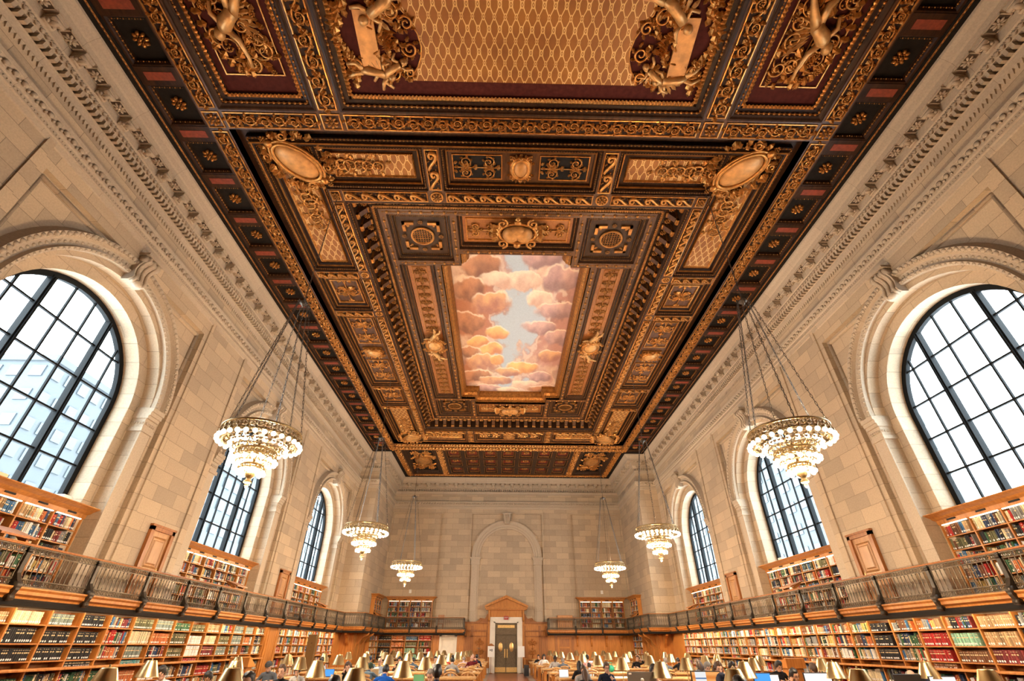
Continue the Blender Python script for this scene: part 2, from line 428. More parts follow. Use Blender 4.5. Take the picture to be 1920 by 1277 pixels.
ZS, R_OUT, R_IN, R_GL = 7.77, 2.92, 2.58, 2.42       # window springing, opening radii
REC, RECZ, X_REC, X_STEP, X_GL = 3.55, 11.25, 11.68, 12.06, 12.62
ZSILL, ZGAL = 4.82, 2.62
def arch_path(c, R, zb, zs=ZS, n=28):
    return [(c-R, zb)] + [(c-R*math.cos(PI*i/n), zs+R*math.sin(PI*i/n)) for i in range(n+1)] + [(c+R, zb)]
def strip(A, B, mi=0, sm=False):
    V = list(A)+list(B); n = len(A)
    return ck(V, [(i, i+1, n+i+1, n+i) for i in range(n-1)], mi, sm)
def ring3(P, Q, x0, x1=None, mi=0):
    return strip([(x0, a, b) for a, b in P], [(x0 if x1 is None else x1, a, b) for a, b in Q], mi)
def quad_yz(x, y0, y1, z0, z1, mi=0): return ck([(x, y0, z0), (x, y1, z0), (x, y1, z1), (x, y0, z1)], [(0, 1, 2, 3)], mi)

def side_wall(s):
    P = []
    ys = [YBACK]
    for c in WINY: ys += [c-REC, c+REC]
    ys.append(YSTEP)
    for i in range(0, len(ys), 2): P.append(quad_yz(WX, ys[i], ys[i+1], 0, ZC+.1))
    for c in WINY:
        P += [quad_yz(WX, c-REC, c+REC, RECZ, ZC+.1), quad_yz(WX, c-REC, c+REC, 0, ZGAL)]
        # sides and head of the sunk panel
        for y in (c-REC, c+REC): P.append(ck([(WX, y, ZGAL), (X_REC, y, ZGAL), (X_REC, y, RECZ), (WX, y, RECZ)], [(0, 1, 2, 3)]))
        P.append(ck([(WX, c-REC, RECZ), (X_REC, c-REC, RECZ), (X_REC, c+REC, RECZ), (WX, c+REC, RECZ)], [(0, 1, 2, 3)]))
        A = arch_path(c, R_OUT, ZGAL)
        # rectangle points matched to the arch
        B = []
        for i, (y, z) in enumerate(A):
            if z <= ZS+1e-6 and abs(abs(y-c)-R_OUT) < 1e-6: B.append((c+math.copysign(REC, y-c), z))
            else:
                k = min(REC/max(abs(y-c), 1e-6), (RECZ-ZS)/max(z-ZS, 1e-6)); B.append((c+(y-c)*k, ZS+(z-ZS)*k))
        P.append(ring3(A, B, X_REC))
        for (ya, za), (yb, zb_) in zip(B[:-1], B[1:]):
            if za < RECZ-1e-4 <= zb_+1e-3 and zb_ > RECZ-1e-3 or zb_ < RECZ-1e-4 and za > RECZ-1e-3:
                P.append(ck([(X_REC, ya, za), (X_REC, c+math.copysign(REC, ya+yb-2*c), RECZ), (X_REC, yb, zb_)], [(0, 1, 2)]))
        P.append(ring3(A, A, X_REC, X_STEP)); D = arch_path(c, R_IN, ZGAL)
        P.append(ring3(A, D, X_STEP)); P.append(ring3(D, D, X_STEP, X_GL+.1))
        P += [quad_yz(12.40, c-R_OUT, c+R_OUT, ZGAL, ZSILL), ck([(X_STEP, c-R_OUT, ZSILL), (12.75, c-R_OUT, ZSILL), (12.75, c+R_OUT, ZSILL), (X_STEP, c+R_OUT, ZSILL)], [(0, 1, 2, 3)]),
              ck([(WX, c-REC, ZGAL), (12.4, c-REC, ZGAL), (12.4, c+REC, ZGAL), (WX, c+REC, ZGAL)], [(0, 1, 2, 3)]),
              quad_yz(12.40, c-REC, c+REC, ZGAL-1, ZGAL)]
    # return and the narrower last bay
    P += [ck([(NX, YSTEP, 0), (13, YSTEP, 0), (13, YSTEP, ZC+.1), (NX, YSTEP, ZC+.1)], [(0, 1, 2, 3)]), quad_yz(NX, YSTEP, YEND, 0, ZC+.1)]
    w = obj('wall_'+SIDE[s], cat(P).x(mir(s)), M['stone'], kind='structure')
    tag(w, f'{SIDE[s]} limestone block wall pierced by tall arched windows', 'wall')
    # mouldings of every window bay as parts of the wall
    for c in WINY:
        Q = []
        # archivolt: a moulded ring with two carved rows, standing on imposts and flat jamb strips
        prof = [(2.92, 0), (2.92, .15), (3.01, .18), (3.05, .07), (3.22, .09), (3.26, .20), (3.40, .24), (3.44, .14), (3.50, .0)]
        n = 36
        for (r0, d0), (r1, d1) in zip(prof[:-1], prof[1:]):
            Q.append(strip([(X_REC-d0, c-r0*math.cos(PI*i/n), ZS+.18+r0*math.sin(PI*i/n)) for i in range(n+1)],
                           [(X_REC-d1, c-r1*math.cos(PI*i/n), ZS+.18+r1*math.sin(PI*i/n)) for i in range(n+1)]))
        for i in range(60):                       # carved rows
            a = PI*(i+.5)/60
            for r, sz, d in ((3.33, .072, .22), (3.13, .05, .08), (2.965, .042, .165)):
                Q.append(ball(1, 6, 4).t(X_REC-d, c-r*math.cos(a), ZS+.18+r*math.sin(a), 0, sz*.8, sz, sz))
            a = PI*i/60; Q.append(ball(1, 5, 3).t(X_REC-.21, c-3.29*math.cos(a), ZS+.18+3.29*math.sin(a), 0, .03, .035, .035))
        for q in (-1, 1):
            y0, y1 = sorted((c+q*2.92, c+q*3.36))
            Q.append(box(X_REC-.05, y0, ZGAL, X_REC+.0, y1, 7.25))
            for z0, z1, d in ((7.2, 7.32, .10), (7.32, 7.62, .06), (7.62, 7.72, .12), (7.72, 7.84, .16), (7.84, 7.97, .2)):
                Q.append(box(X_REC-d, min(c+q*(2.89-.04*(d > .09)), c+q*3.4), z0, X_REC+.36, max(c+q*(2.89-.04*(d > .09)), c+q*3.4), z1))
            for k in range(5): Q.append(ball(.05, 5, 4).t(X_REC-.07, c+q*(2.99+.085*k), 7.47))
            for k in range(5): Q.append(ball(.05, 5, 4).t(X_REC+.0+k*.08, c+q*2.90, 7.47))
        a = obj('archivolt', cat(Q).x(mir(s)), M['carved'], w)
        # sunk-panel roll moulding and hood line
        Q = []
        for q in (-1, 1):
            y = c+q*(REC-.12); Q.append(tube([(X_REC, y, ZGAL), (X_REC, y, RECZ-.12)], .07, 8))
            y = c+q*(REC+.30); Q.append(box(WX-.05, y-.10, ZGAL, WX+.01, y+.10, 11.9))
        Q.append(tube([(X_REC, c-REC+.12, RECZ-.12), (X_REC, c+REC-.12, RECZ-.12)], .07, 8))
        obj('panel_moulding', cat(Q).x(mir(s)), M['stone'], w)
        # keystone: a scrolled console
        prof = [(0, 0), (.0, .9), (.34, .9), (.44, .84), (.46, .74), (.38, .66), (.30, .55), (.27, .40), (.30, .24), (.34, .14), (.30, .05), (.2, 0)]
        z0 = ZS+2.86
        K = [prism([(X_REC-d, z0+z) for d, z in prof], c-.27, c+.27, 'y').x(((1, 0, 0, 0), (0, 1, 0, 0), (0, 0, 1, 0), (0, 0, 0, 1)))]
        for q in (-.18, 0, .18):
            K.append(tube([(X_REC-d*1.03-.015, c+q, z0+z) for d, z in prof[2:]], .05, 6))
        K.append(tube([(X_REC-.36, c-.3, z0+.78), (X_REC-.36, c+.3, z0+.78)], .12, 10)); K.append(box(X_REC-.5, c-.33, z0+.9, X_REC, c+.33, z0+.98))
        K.append(ball(.13, 8, 5).t(X_REC-.28, c, z0+.02, 0, 1, 1.3, .8))
        obj('keystone', cat(K).x(mir(s)), M['carved'], w)
    return w
WALL = {s: side_wall(s) for s in (-1, 1)}

def end_wall():
    Y = YEND; P = []
    def q(x0, x1, z0, z1, y=Y): P.append(ck([(x0, y, z0), (x1, y, z0), (x1, y, z1), (x0, y, z1)], [(0, 1, 2, 3)]))
    def sunk(x0, x1, z0, z1, d=.16):
        q(x0, x1, z0, z1, Y+d)
        for x in (x0, x1): P.append(ck([(x, Y, z0), (x, Y+d, z0), (x, Y+d, z1), (x, Y, z1)], [(0, 1, 2, 3)]))
        P.append(ck([(x0, Y, z1), (x1, Y, z1), (x1, Y+d, z1), (x0, Y+d, z1)], [(0, 1, 2, 3)]))
    xs = [-NX, -9.9, -5.6, -3.05, 3.05, 5.6, 9.9, NX]
    for i in (0, 2, 4, 6): q(xs[i], xs[i+1], 0, ZC+.1)
    for i in (1, 3, 5): q(xs[i], xs[i+1], 11.4, ZC+.1); sunk(xs[i], xs[i+1], 0, 11.4)
    w = obj('wall_end', P, M['stone'], kind='structure'); tag(w, 'far limestone end wall with a blind arch over the doorway', 'wall')
    Q = []; Yr = Y+.16; zs = 7.92; n = 40
    prof = [(2.28, .0), (2.28, .10), (2.42, .12), (2.45, .07), (2.62, .08), (2.66, .14), (2.80, .16), (2.86, .2), (2.95, .2), (2.97, 0)]
    for (r0, d0), (r1, d1) in zip(prof[:-1], prof[1:]):
        Q.append(strip([(-r0*math.cos(PI*i/n), Yr-d0, zs+r0*math.sin(PI*i/n)) for i in range(n+1)], [(-r1*math.cos(PI*i/n), Yr-d1, zs+r1*math.sin(PI*i/n)) for i in range(n+1)]))
    for s in (-1, 1):
        a, b = sorted((s*2.42, s*2.92)); Q.append(box(a, Yr-.14, 3.2, b, Yr, 7.4))
        a, b = sorted((s*2.28, s*2.42)); Q.append(box(a, Yr-.08, 3.2, b, Yr, 7.4))
        for z0, z1, d in ((7.35, 7.45, .05), (7.45, 7.7, .02), (7.7, 7.8, .07), (7.8, 7.92, .12)):
            a, b = sorted((s*(2.28-d), s*(2.95+d))); Q.append(box(a, Yr-.16-d, z0, b, Yr, z1))
    Q.append(prism([(-.20, 10.55), (.20, 10.55), (.32, 11.36), (-.32, 11.36)], Yr-.42, Yr, 'y')); Q.append(box(-.38, Yr-.46, 11.34, .38, Yr, 11.46))
    for k in (-.12, 0, .12): Q.append(tube([(k, Yr-.43, 10.6), (k*1.3, Yr-.43, 11.3)], .04, 6))
    obj('blind_arch', Q, M['carved'], w)
    Q = []
    for s in (-1, 1):
        for x in (3.3, 5.4): Q.append(box(s*x-.05, Y-.05, 3.2, s*x+.05, Y+.01, 11.6))
    obj('pilaster_moulding', Q, M['stone'], w)
    return w
WEND = end_wall()
wb = obj('wall_back', ck([(-13, YBACK, -.1), (13, YBACK, -.1), (13, YBACK, 15.5), (-13, YBACK, 15.5)], [(0, 1, 2, 3)]), M['stone'], kind='structure')
tag(wb, 'limestone wall closing the hall behind the camera', 'wall')

# cornice and string course round three sides
ROOM = [(WX, YBACK), (WX, YSTEP), (NX, YSTEP), (NX, YEND), (-NX, YEND), (-NX, YSTEP), (-WX, YSTEP), (-WX, YBACK)]
def seg_units(unit, d, pitch, z, ends):
    out = []
    for i in range(len(ROOM)-1):
        a, b = Vector(ROOM[i]), Vector(ROOM[i+1]); t = (b-a).normalized(); nrm = Vector((-t.y, t.x))
        L = (b-a).length
        a2 = a+nrm*d; b2 = b+nrm*d
        # shorten at inner corners, lengthen at outer ones
        def corner(k):
            p, c, n_ = Vector(ROOM[k-1]), Vector(ROOM[k]), Vector(ROOM[k+1]); u, v = c-p, n_-c
            return 1 if u.x*v.y-u.y*v.x > 0 else -1
        sa = 0 if i == 0 else corner(i); sb = 0 if i == len(ROOM)-2 else corner(i+1)
        a2 += t*d*sa; b2 -= t*d*sb
        if (b2-a2).length < pitch*.8: continue
        out += along(unit, a2, b2, pitch, z=z)
    return out
def cornice():
    prof = [(0, 13.10), (.06, 13.12), (.08, 13.28), (.12, 13.30), (.0, 13.31), (.0, 13.455), (.24, 13.47), (.30, 13.60), (.34, 13.63), (.34, 13.90), (.68, 13.91), (.70, 14.06), (.74, 14.10), (.80, 14.22), (.88, 14.30), (.89, 14.40)]
    t1 = obj('trim_1', sweep(ROOM, prof), M['carved'], kind='structure')
    tag(t1, 'carved limestone cornice with brackets and rosettes under the ceiling', 'cornice')
    dent = box(-.043, .0, 13.31, .043, .25, 13.46)          # local +y points into the room
    obj('dentil_row', seg_units(dent, .0, .165, 0, 0), M['carved'], t1)
    egg = cat([ball(.062, 6, 4).t(0, .28, 13.545, 0, 1, .9, 1.1), tube([(-.0775, .30, 13.60), (-.06, .31, 13.52), (0, .31, 13.475), (.06, .31, 13.52), (.0775, .30, 13.60)], .014, 4)])
    obj('egg_row', seg_units(egg, .0, .155, 0, 0), M['carved'], t1)
    # scrolled modillions and sunk rosettes between them
    mod = cat([box(-.14, .33, 13.80, .14, .66, 13.90), prism([(.34, 13.80), (.64, 13.80), (.62, 13.72), (.54, 13.70), (.48, 13.74), (.42, 13.66), (.34, 13.64)], -.12, .12, 'x'),
               tube([(-.14, .60, 13.75), (.14, .60, 13.75)], .055, 8), tube([(-.14, .38, 13.70), (.14, .38, 13.70)], .06, 8),
               ball(.08, 6, 4).t(0, .52, 13.70, 0, 1, 1.8, .7), ball(.05, 6, 4).t(-.08, .46, 13.70), ball(.05, 6, 4).t(.08, .46, 13.70)])
    obj('modillion_row', seg_units(mod, .0, .845, 0, 0), M['carved'], t1)
    petals = [ball(1, 6, 4).t(.09*math.cos(k*PI/4), .50+.09*math.sin(k*PI/4), 13.87, k*PI/4, .07, .035, .03) for k in range(8)] + [ball(.035, 6, 4).t(0, .50, 13.855)]
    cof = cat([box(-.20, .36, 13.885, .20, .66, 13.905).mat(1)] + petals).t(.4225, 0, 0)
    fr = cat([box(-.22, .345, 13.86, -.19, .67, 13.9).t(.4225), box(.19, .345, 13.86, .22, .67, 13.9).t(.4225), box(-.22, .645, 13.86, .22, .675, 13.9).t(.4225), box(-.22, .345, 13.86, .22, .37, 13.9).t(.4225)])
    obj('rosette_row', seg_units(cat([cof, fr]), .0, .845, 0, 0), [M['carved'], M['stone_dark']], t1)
    tooth = ck([(-.06, .0, 13.11), (.06, .0, 13.11), (0, .0, 12.99), (-.06, .06, 13.11), (.06, .06, 13.11), (0, .03, 12.99)], [(3, 4, 5), (0, 3, 5, 2), (1, 2, 5, 4), (0, 1, 4, 3)])
    obj('fret_row', seg_units(tooth, .0, .12, 0, 0), M['carved'], t1)
    prof = [(0, 11.80), (.04, 11.82), (.05, 11.95), (.09, 11.97), (.09, 12.10), (.12, 12.13), (.13, 12.26), (.19, 12.33), (.20, 12.42), (0, 12.46)]
    t2 = obj('trim_2', sweep(ROOM, prof), M['carved'], kind='structure'); tag(t2, 'carved string course running round the walls below the frieze', 'string course')
    leaf = cat([ball(1, 5, 3).t(0, .17, 12.25, 0, .09, .045, .085), ball(1, 5, 3).t(.11, .15, 12.20, 0, .04, .04, .05)])
    obj('leaf_row', seg_units(leaf, 0, .24, 0, 0), M['carved'], t2)
    obj('bead_row', seg_units(ball(.022, 5, 3).t(0, .10, 12.03), 0, .09, 0, 0), M['carved'], t2)
cornice()

# windows
def window(n, s, c):
    w = thing(f'window_{n}', f'tall arched window with black iron glazing bars in the {SIDE[s]} wall, ' + {10.8: 'nearest of three', 21.05: 'middle of three', 31.3: 'farthest of three'}[c], 'window', kind='structure')
    A, B = arch_path(c, R_IN+.02, ZSILL), arch_path(c, R_GL, ZSILL)
    x0, x1 = X_GL-.07, X_GL+.07
    fr = cat([ring3(A, B, x0), ring3(B, B, x0, x1), ring3(A, B, x1), box(x0, c-R_IN, ZSILL, x1, c+R_IN, ZSILL+.10)])
    obj('window_frame', fr.x(mir(s)), M['iron'], w)
    top = lambda y: ZS+math.sqrt(max(R_GL**2-y*y, 0))
    for y in (-1.07, 1.07):
        obj('mullion', cat([box(X_GL-.09, c+y-.065, ZSILL, X_GL+.09, c+y+.065, top(y)+.05), box(X_GL-.13, c+y-.025, ZSILL, X_GL-.08, c+y+.025, top(y))]).x(mir(s)), M['iron'], w)
    for y in (-1.78, -.36, .36, 1.78):
        obj('glazing_bar', box(X_GL-.03, c+y-.024, ZSILL, X_GL+.03, c+y+.024, top(y)+.03).x(mir(s)), M['iron'], w)
    for z in (5.95, 7.0, 8.05, 9.1):
        h = math.sqrt(R_GL**2-max(0, z-ZS)**2)+.03
        obj('transom', box(X_GL-.035, c-h, z-.024, X_GL+.035, c+h, z+.024).x(mir(s)), M['iron'], w)
    g = arch_path(c, R_GL+.03, ZSILL)
    obj('glass', ck([(X_GL+.02, y, z) for y, z in g], [tuple(range(len(g)))]).x(mir(s)), M['glass'], w)
    pl = bpy.data.lights.new('daylight_portal', 'AREA'); pl.shape = 'RECTANGLE'; pl.size = 2*R_IN; pl.size_y = 5.6
    pl.cycles.is_portal = True
    po = bpy.data.objects.new('daylight_portal', pl); COL.objects.link(po)
    po.location = (s*(X_GL+.25), c, 7.6); po.rotation_euler = Vector((-s, 0, 0)).to_track_quat('-Z', 'Z').to_euler()
k = 1
for s in (-1, 1):
    for c in WINY: window(k, s, c); k += 1
# ------------------------------------------------------------------ the carved and gilded ceiling
ceil = thing('ceiling', 'coffered dark wood ceiling with gilded carving around a painted sky', 'ceiling', kind='structure')
ZB = 14.40                                              # underside of the main beams
def down(c): return c                                   # reliefs are modelled hanging towards -z
# --- relief units: flat patterns in x,y with their backs at z = 0, bulging to -z
def leaf_unit(l, w, h=.03):
    V = [(0, 0, 0), (l*.3, w*.5, 0), (l*.45, w*.32, 0), (l*.7, w*.42, 0), (l, 0, 0), (l*.7, -w*.42, 0), (l*.45, -w*.32, 0), (l*.3, -w*.5, 0), (l*.3, 0, -h), (l*.72, 0, -h*1.2)]
    return ck(V, [(0, 8, 1), (1, 8, 2), (2, 8, 9, 3), (3, 9, 4), (4, 9, 5), (5, 9, 8, 6), (6, 8, 7), (7, 8, 0)])
def curl(cx, cy_, r, a0, turns, sgn=1, th=.022, n=26, taper=.35, zz=-.02):
    """a spiral stem: starts at radius r, winds in"""
    pts, rad = [], []
    for i in range(n+1):
        f = i/n; a = a0+sgn*turns*2*PI*f; q = r*(1-f*.82)
        pts.append((cx+q*math.cos(a), cy_+q*math.sin(a), zz-.02*f)); rad.append(th*(1-taper*f))
    return tube(pts, rad, 5)
def berries(cx, cy_, r, n=7, s=.026):
    out = [ball(s, 5, 3).t(cx, cy_, -.05)]
    for k in range(n-1):
        a = 2*PI*k/(n-1); out.append(ball(s, 5, 3).t(cx+r*math.cos(a), cy_+r*math.sin(a), -.035))
    return cat(out)
def grape_unit(L=.86, w=.40):
    A = w*.30; P = []
    P.append(tube([(x, A*math.sin(2*PI*x/L), -.02) for x in np.linspace(-L/2, L/2, 21)], .028, 5))
    for q, sg in ((-.25, 1), (.25, -1)):
        cx, cy_ = q*L, sg*w*.06
        P.append(curl(cx, cy_, w*.40, -sg*PI/2, 1.2, sg, .026, 22))
        P.append(berries(cx+.01, cy_, .050, 8, .024))
        for a in (.4, 1.5, 2.7, 3.9, 5.2): P.append(leaf_unit(.15, .12, .05).t(cx+w*.28*math.cos(a), cy_+w*.28*math.sin(a), -.012, a+.8))
    for q, sg in ((-.5, -1), (0, 1), (0, -1), (.5, 1)):
        P.append(leaf_unit(.19, .15, .06).t(q*L*.98+.02, sg*w*.26, -.01, -sg*.9)); P.append(leaf_unit(.14, .11, .05).t(q*L*.98-.05, sg*w*.20, -.01, PI+sg*.7))
    return cat(P)
def wave_unit(L=.62, w=.34):
    """running-scroll (guilloche) ornament with pearls"""
    P = []; r = w*.40
    pts, rad = [], []
    for i in range(30):
        f = i/29
        if f < .62:
            g = f/.62; a = -PI*.5-2*PI*1.05*(1-g); q = r*(.16+.84*g); pts.append((-L*.25+q*math.cos(a), q*math.sin(a), -.03)); rad.append(.034+.030*g)
        else:
            g = (f-.62)/.38; x = -L*.25+g*L*.70; pts.append((x, -r*math.cos(g*PI*.95), -.035)); rad.append(.064-.014*g)
    P.append(tube(pts, rad, 6))
    for x, y in ((-.02, .6), (.10, -.65), (.20, -.75), (.02, .85), (.36, .35), (-.42, .75), (-.34, .9), (.44, -.5)):
        P.append(ball(.030, 5, 3).t(x*L, y*w*.5, -.02))
    return cat(P)
def rosette_unit(r=.22):
    P = [ball(r*.22, 7, 4).t(0, 0, -.05)]
    for k in range(8):
        a = k*PI/4; P.append(ball(1, 6, 4).t(r*.66*math.cos(a), r*.66*math.sin(a), -.03, a, r*.30, r*.22, .05))
        P.append(ball(r*.10, 5, 3).t(r*.36*math.cos(a+.4), r*.36*math.sin(a+.4), -.05))
    return cat(P)
GRAPE, WAVE, ROS = grape_unit(), wave_unit(), rosette_unit()
EGG = ball(.034, 6, 4)
def egg_line(p0, p1, z, pitch=.13, r=.034, stretch=1.25):
    u = cat([ball(r, 6, 4).t(0, 0, 0, 0, stretch, 1, 1), ball(r*.45, 4, 3).t(pitch*.42, 0, 0), ball(r*.45, 4, 3).t(-pitch*.42, 0, 0)])
    return along(u, p0, p1, pitch, z=z)
def rect_lines(x0, y0, x1, y1, inset):
    a, b, c, d = x0+inset, y0+inset, x1-inset, y1-inset
    return [((a, b), (c, b)), ((c, b), (c, d)), ((c, d), (a, d)), ((a, d), (a, b))]
def eggs(rect, inset, z, pitch=.13, r=.034, stretch=1.25):
    o = []
    for p, q in rect_lines(*rect, inset): o += egg_line(p, q, z, pitch, r, stretch)
    return o
def leaves(rect, inset, z, pitch=.10, w=.09):
    u = ck([(-pitch*.46, -w/2, 0), (pitch*.46, -w/2, 0), (pitch*.5, w*.2, 0), (0, w/2, 0), (-pitch*.5, w*.2, 0), (0, -w*.1, -.035)], [(0, 1, 5), (1, 2, 5), (2, 3, 5), (3, 4, 5), (4, 0, 5)])
    o = []
    for p, q in rect_lines(*rect, inset): o += along(u, p, q, pitch, z=z)
    return o
def frame(rect, prof, mi=0):
    """mouldings running round a rectangle: prof = [(inset, z)]"""
    return sweep(rect_path(*rect), prof, True, mi)
def band(x0, y0, x1, y1, unit, pitch, fillet=.055, z=ZB, top=14.78, wmat='cwood2', name='ceiling_beam', uw=.40, endgap=.06, ground='cground'):
    """a carved beam: wood box, gilt fillets, relief along its long side"""
    b = obj(name, box(x0, y0, z, x1, y1, top), M[wmat], ceil)
    horiz = (x1-x0) > (y1-y0)
    G = []
    sunk = box(x0+fillet, y0+fillet, z-.006, x1-fillet, y1-fillet, z+.01)
    obj('dark_ground', sunk, M[ground], b)
    for r in ((x0+fillet, y0+fillet, x1-fillet, y1-fillet),):
        G.append(sweep(rect_path(*r), [(0, z), (0, z-.03), (.03, z-.035), (.045, z-.01)], True))
    w = ((y1-y0) if horiz else (x1-x0))-2*fillet-.08
    s = w/uw
    if horiz: p0, p1 = (x0+fillet+endgap, (y0+y1)/2), (x1-fillet-endgap, (y0+y1)/2)
    else: p0, p1 = ((x0+x1)/2, y0+fillet+endgap), ((x0+x1)/2, y1-fillet-endgap)
    if unit is not None: G += [c for c in along(unit.t(sx=s, sy=s, sz=1.25), p0, p1, pitch*s, z=z-.008)]
    obj('scroll_carving', G, M['gold'], b)
    return b
def tile(cx, cy_, w, h=None, z=ZB, r=None, wmat='cwood2', round_=False):
    h = h or w
    b = obj('ceiling_boss', box(cx-w/2, cy_-h/2, z, cx+w/2, cy_+h/2, 14.78), M[wmat], ceil)
    G = [sweep(rect_path(cx-w/2+.05, cy_-h/2+.05, cx+w/2-.05, cy_+h/2-.05), [(0, z), (0, z-.03), (.03, z-.035), (.045, z-.005)], True)] if not round_ else [lathe([((w/2-.07)+.035*math.cos(a), z-.01-.035*math.sin(a)) for a in np.linspace(0, PI, 6)], 24).t(cx, cy_)]
    G.append(ROS.t(cx, cy_, z-.005, 0, min(w, h)/.56*.9, None, 1))
    obj('rosette', G, M['gold'], b)
    return b
def scrollwork(x0, y0, x1, y1, seed, z, th=.02, mirror='x'):
    """symmetrical acanthus scrolls filling a rectangle"""
    rn = random.Random(seed); P = []
    w, h = x1-x0, y1-y0
    long_x = w >= h
    Lg, Sh = (w, h) if long_x else (h, w)
    n = max(1, round(Lg/Sh)); cell = Lg/n
    for i in range(n):
        for q in (-1, 1):
            cx, cy_ = -Lg/2+(i+.5)*cell, q*Sh*.25
            sg = q*(1 if cx < 0 else -1)
            r = min(cell*.46, Sh*.235)
            P.append(curl(cx, cy_, r, -sg*PI/2, 1.5, sg, th*1.2, 24))
            P.append(berries(cx, cy_, r*.25, 6, r*.11))
            for a in np.linspace(0, 2*PI, 7)[:-1]: P.append(leaf_unit(r*.62, r*.5, .05).t(cx+r*.72*math.cos(a), cy_+r*.72*math.sin(a), -.01, a+sg*.9))
        P.append(tube([(-Lg/2+i*cell, 0, -.02), (-Lg/2+(i+1)*cell, 0, -.02)], th, 5))
        for a in (.7, -.7, PI-.7, PI+.7): P.append(leaf_unit(cell*.3, cell*.2, .06).t(-Lg/2+(i+.5)*cell, 0, -.02, a))
    for i in range(n+1):
        for q in (-1, 0, 1): P.append(leaf_unit(Sh*.2, Sh*.15, .05).t(-Lg/2+i*cell*.98, q*Sh*.12, -.01, q*.9+(PI if i else 0)))
    c = cat(P)
    if not long_x: c = c.t(rz=PI/2)
    return c.t((x0+x1)/2, (y0+y1)/2, z)
def cartouche(cx, cy_, rx, ry, z, rz=0, figures=False):
    """domed shield in a scrolled rim; returns (shield chunk, rim chunk)"""
    sh = ball(1, 20, 10).t(0, 0, 0, 0, rx, ry, .16)
    R = [tube([(rx*1.07*math.cos(a), ry*1.07*math.sin(a), -.05) for a in np.linspace(0, 2*PI, 29)[:-1]], .06, 6, True),
         tube([(rx*1.22*math.cos(a), ry*1.22*math.sin(a), -.02) for a in np.linspace(0, 2*PI, 29)[:-1]], .05, 6, True)]
    for sx in (-1, 1):
        for sy in (-1, 1):
            R.append(curl(sx*rx*1.15, sy*ry*1.05, min(rx, ry)*.38, PI/2 if sy > 0 else -PI/2, 1.4, sx*sy, .045, 22))
            for k in range(4): R.append(leaf_unit(rx*.55, rx*.34, .08).t(sx*rx*(.5+.28*k), sy*ry*(1.25-.2*k), -.03, math.atan2(sy*(1.2-.3*k), sx*(.4+.35*k))))
    for sy in (-1, 1):
        R.append(ball(1, 8, 5).t(0, sy*ry*1.28, -.06, 0, rx*.30, ry*.2, .09)); R.append(berries(0, sy*ry*1.55, rx*.16, 7, rx*.08))
    if figures:
        for sx in (-1, 1):
            R.append(putto().t(sx*rx*1.05, 0, -.07, 0, sx*1.0, 1.0, 1.0))
    return sh.t(cx, cy_, z, rz), cat(R).t(cx, cy_, z, rz)
def putto():
    """small carved winged child lying along y"""
    P = [tube([(0, -.30, 0), (.03, -.15, 0), (.02, .03, 0), (0, .20, 0)], [.07, .10, .085, .09], 8),
         ball(.085, 8, 6).t(-.01, .34, -.02),
         tube([(.03, -.26, 0), (.14, -.42, -.01), (.08, -.60, 0)], [.07, .055, .035], 6), tube([(-.03, -.28, 0), (-.10, -.46, 0), (-.20, -.58, 0)], [.07, .055, .035], 6),
         tube([(.06, .20, 0), (.19, .14, 0), (.26, .28, 0)], [.045, .04, .03], 6), tube([(-.06, .20, 0), (-.18, .24, 0), (-.26, .38, 0)], [.045, .04, .03], 6)]
    for k in range(5): P.append(leaf_unit(.34-.03*k, .10, .03).t(.05, .16-.05*k, .01, -.1-.32*k))
    return cat(P)

# --- backing slab with the deep central opening
Y0, Y1 = YBACK, 41.70
REC0 = (-6.0, 10.75, 6.0, 30.85)                        # opening of the deep centre
B = [box(-10.62, Y0, 14.72, -6.3, 35.2, 14.9), box(6.3, Y0, 14.72, 10.62, 35.2, 14.9), box(-6.3, Y0, 14.72, 6.3, 10.4, 14.9), box(-6.3, 31.2, 14.72, 6.3, 35.2, 14.9), box(-9.2, 35.2, 14.72, 9.2, Y1, 14.9)]
obj('backing', B, M['cwood'], ceil)
obj('outer_roof', box(-13, YBACK, 16.6, 13, 43, 16.8), M['cwood'], ceil)
# edge strip next to the stone cornice
E = [box(s*10.35 if s > 0 else -10.66, Y0, 14.37, 10.66 if s > 0 else -10.35, 35.2, 14.75) for s in (1, -1)]
E += [box(-10.66, 34.95, 14.37, -9.1, 35.27, 14.75), box(9.1, 34.95, 14.37, 10.66, 35.27, 14.75)]
E += [box(-9.22, 35.1, 14.37, -8.95, 41.7, 14.75), box(8.95, 35.1, 14.37, 9.22, 41.7, 14.75), box(-9.22, 41.45, 14.37, 9.22, 41.78, 14.75)]
obj('edge_strip', E, M['cdark'], ceil)
G = []
for s in (-1, 1):
    G += [tube([(s*10.42, Y0, 14.375), (s*10.42, 35.0, 14.375)], .016, 5), tube([(s*10.455, Y0, 14.375), (s*10.455, 35.0, 14.375)], .012, 5)]
    G += along(ck([(-.04, -.016, 0), (.04, -.016, 0), (.04, .016, 0), (-.04, .016, 0), (0, 0, -.02)], [(0, 1, 4), (1, 2, 4), (2, 3, 4), (3, 0, 4)]), (s*10.438, 1.0), (s*10.438, 35), .11, z=14.366)
obj('edge_bead', G, M['gold_dull'], ceil)

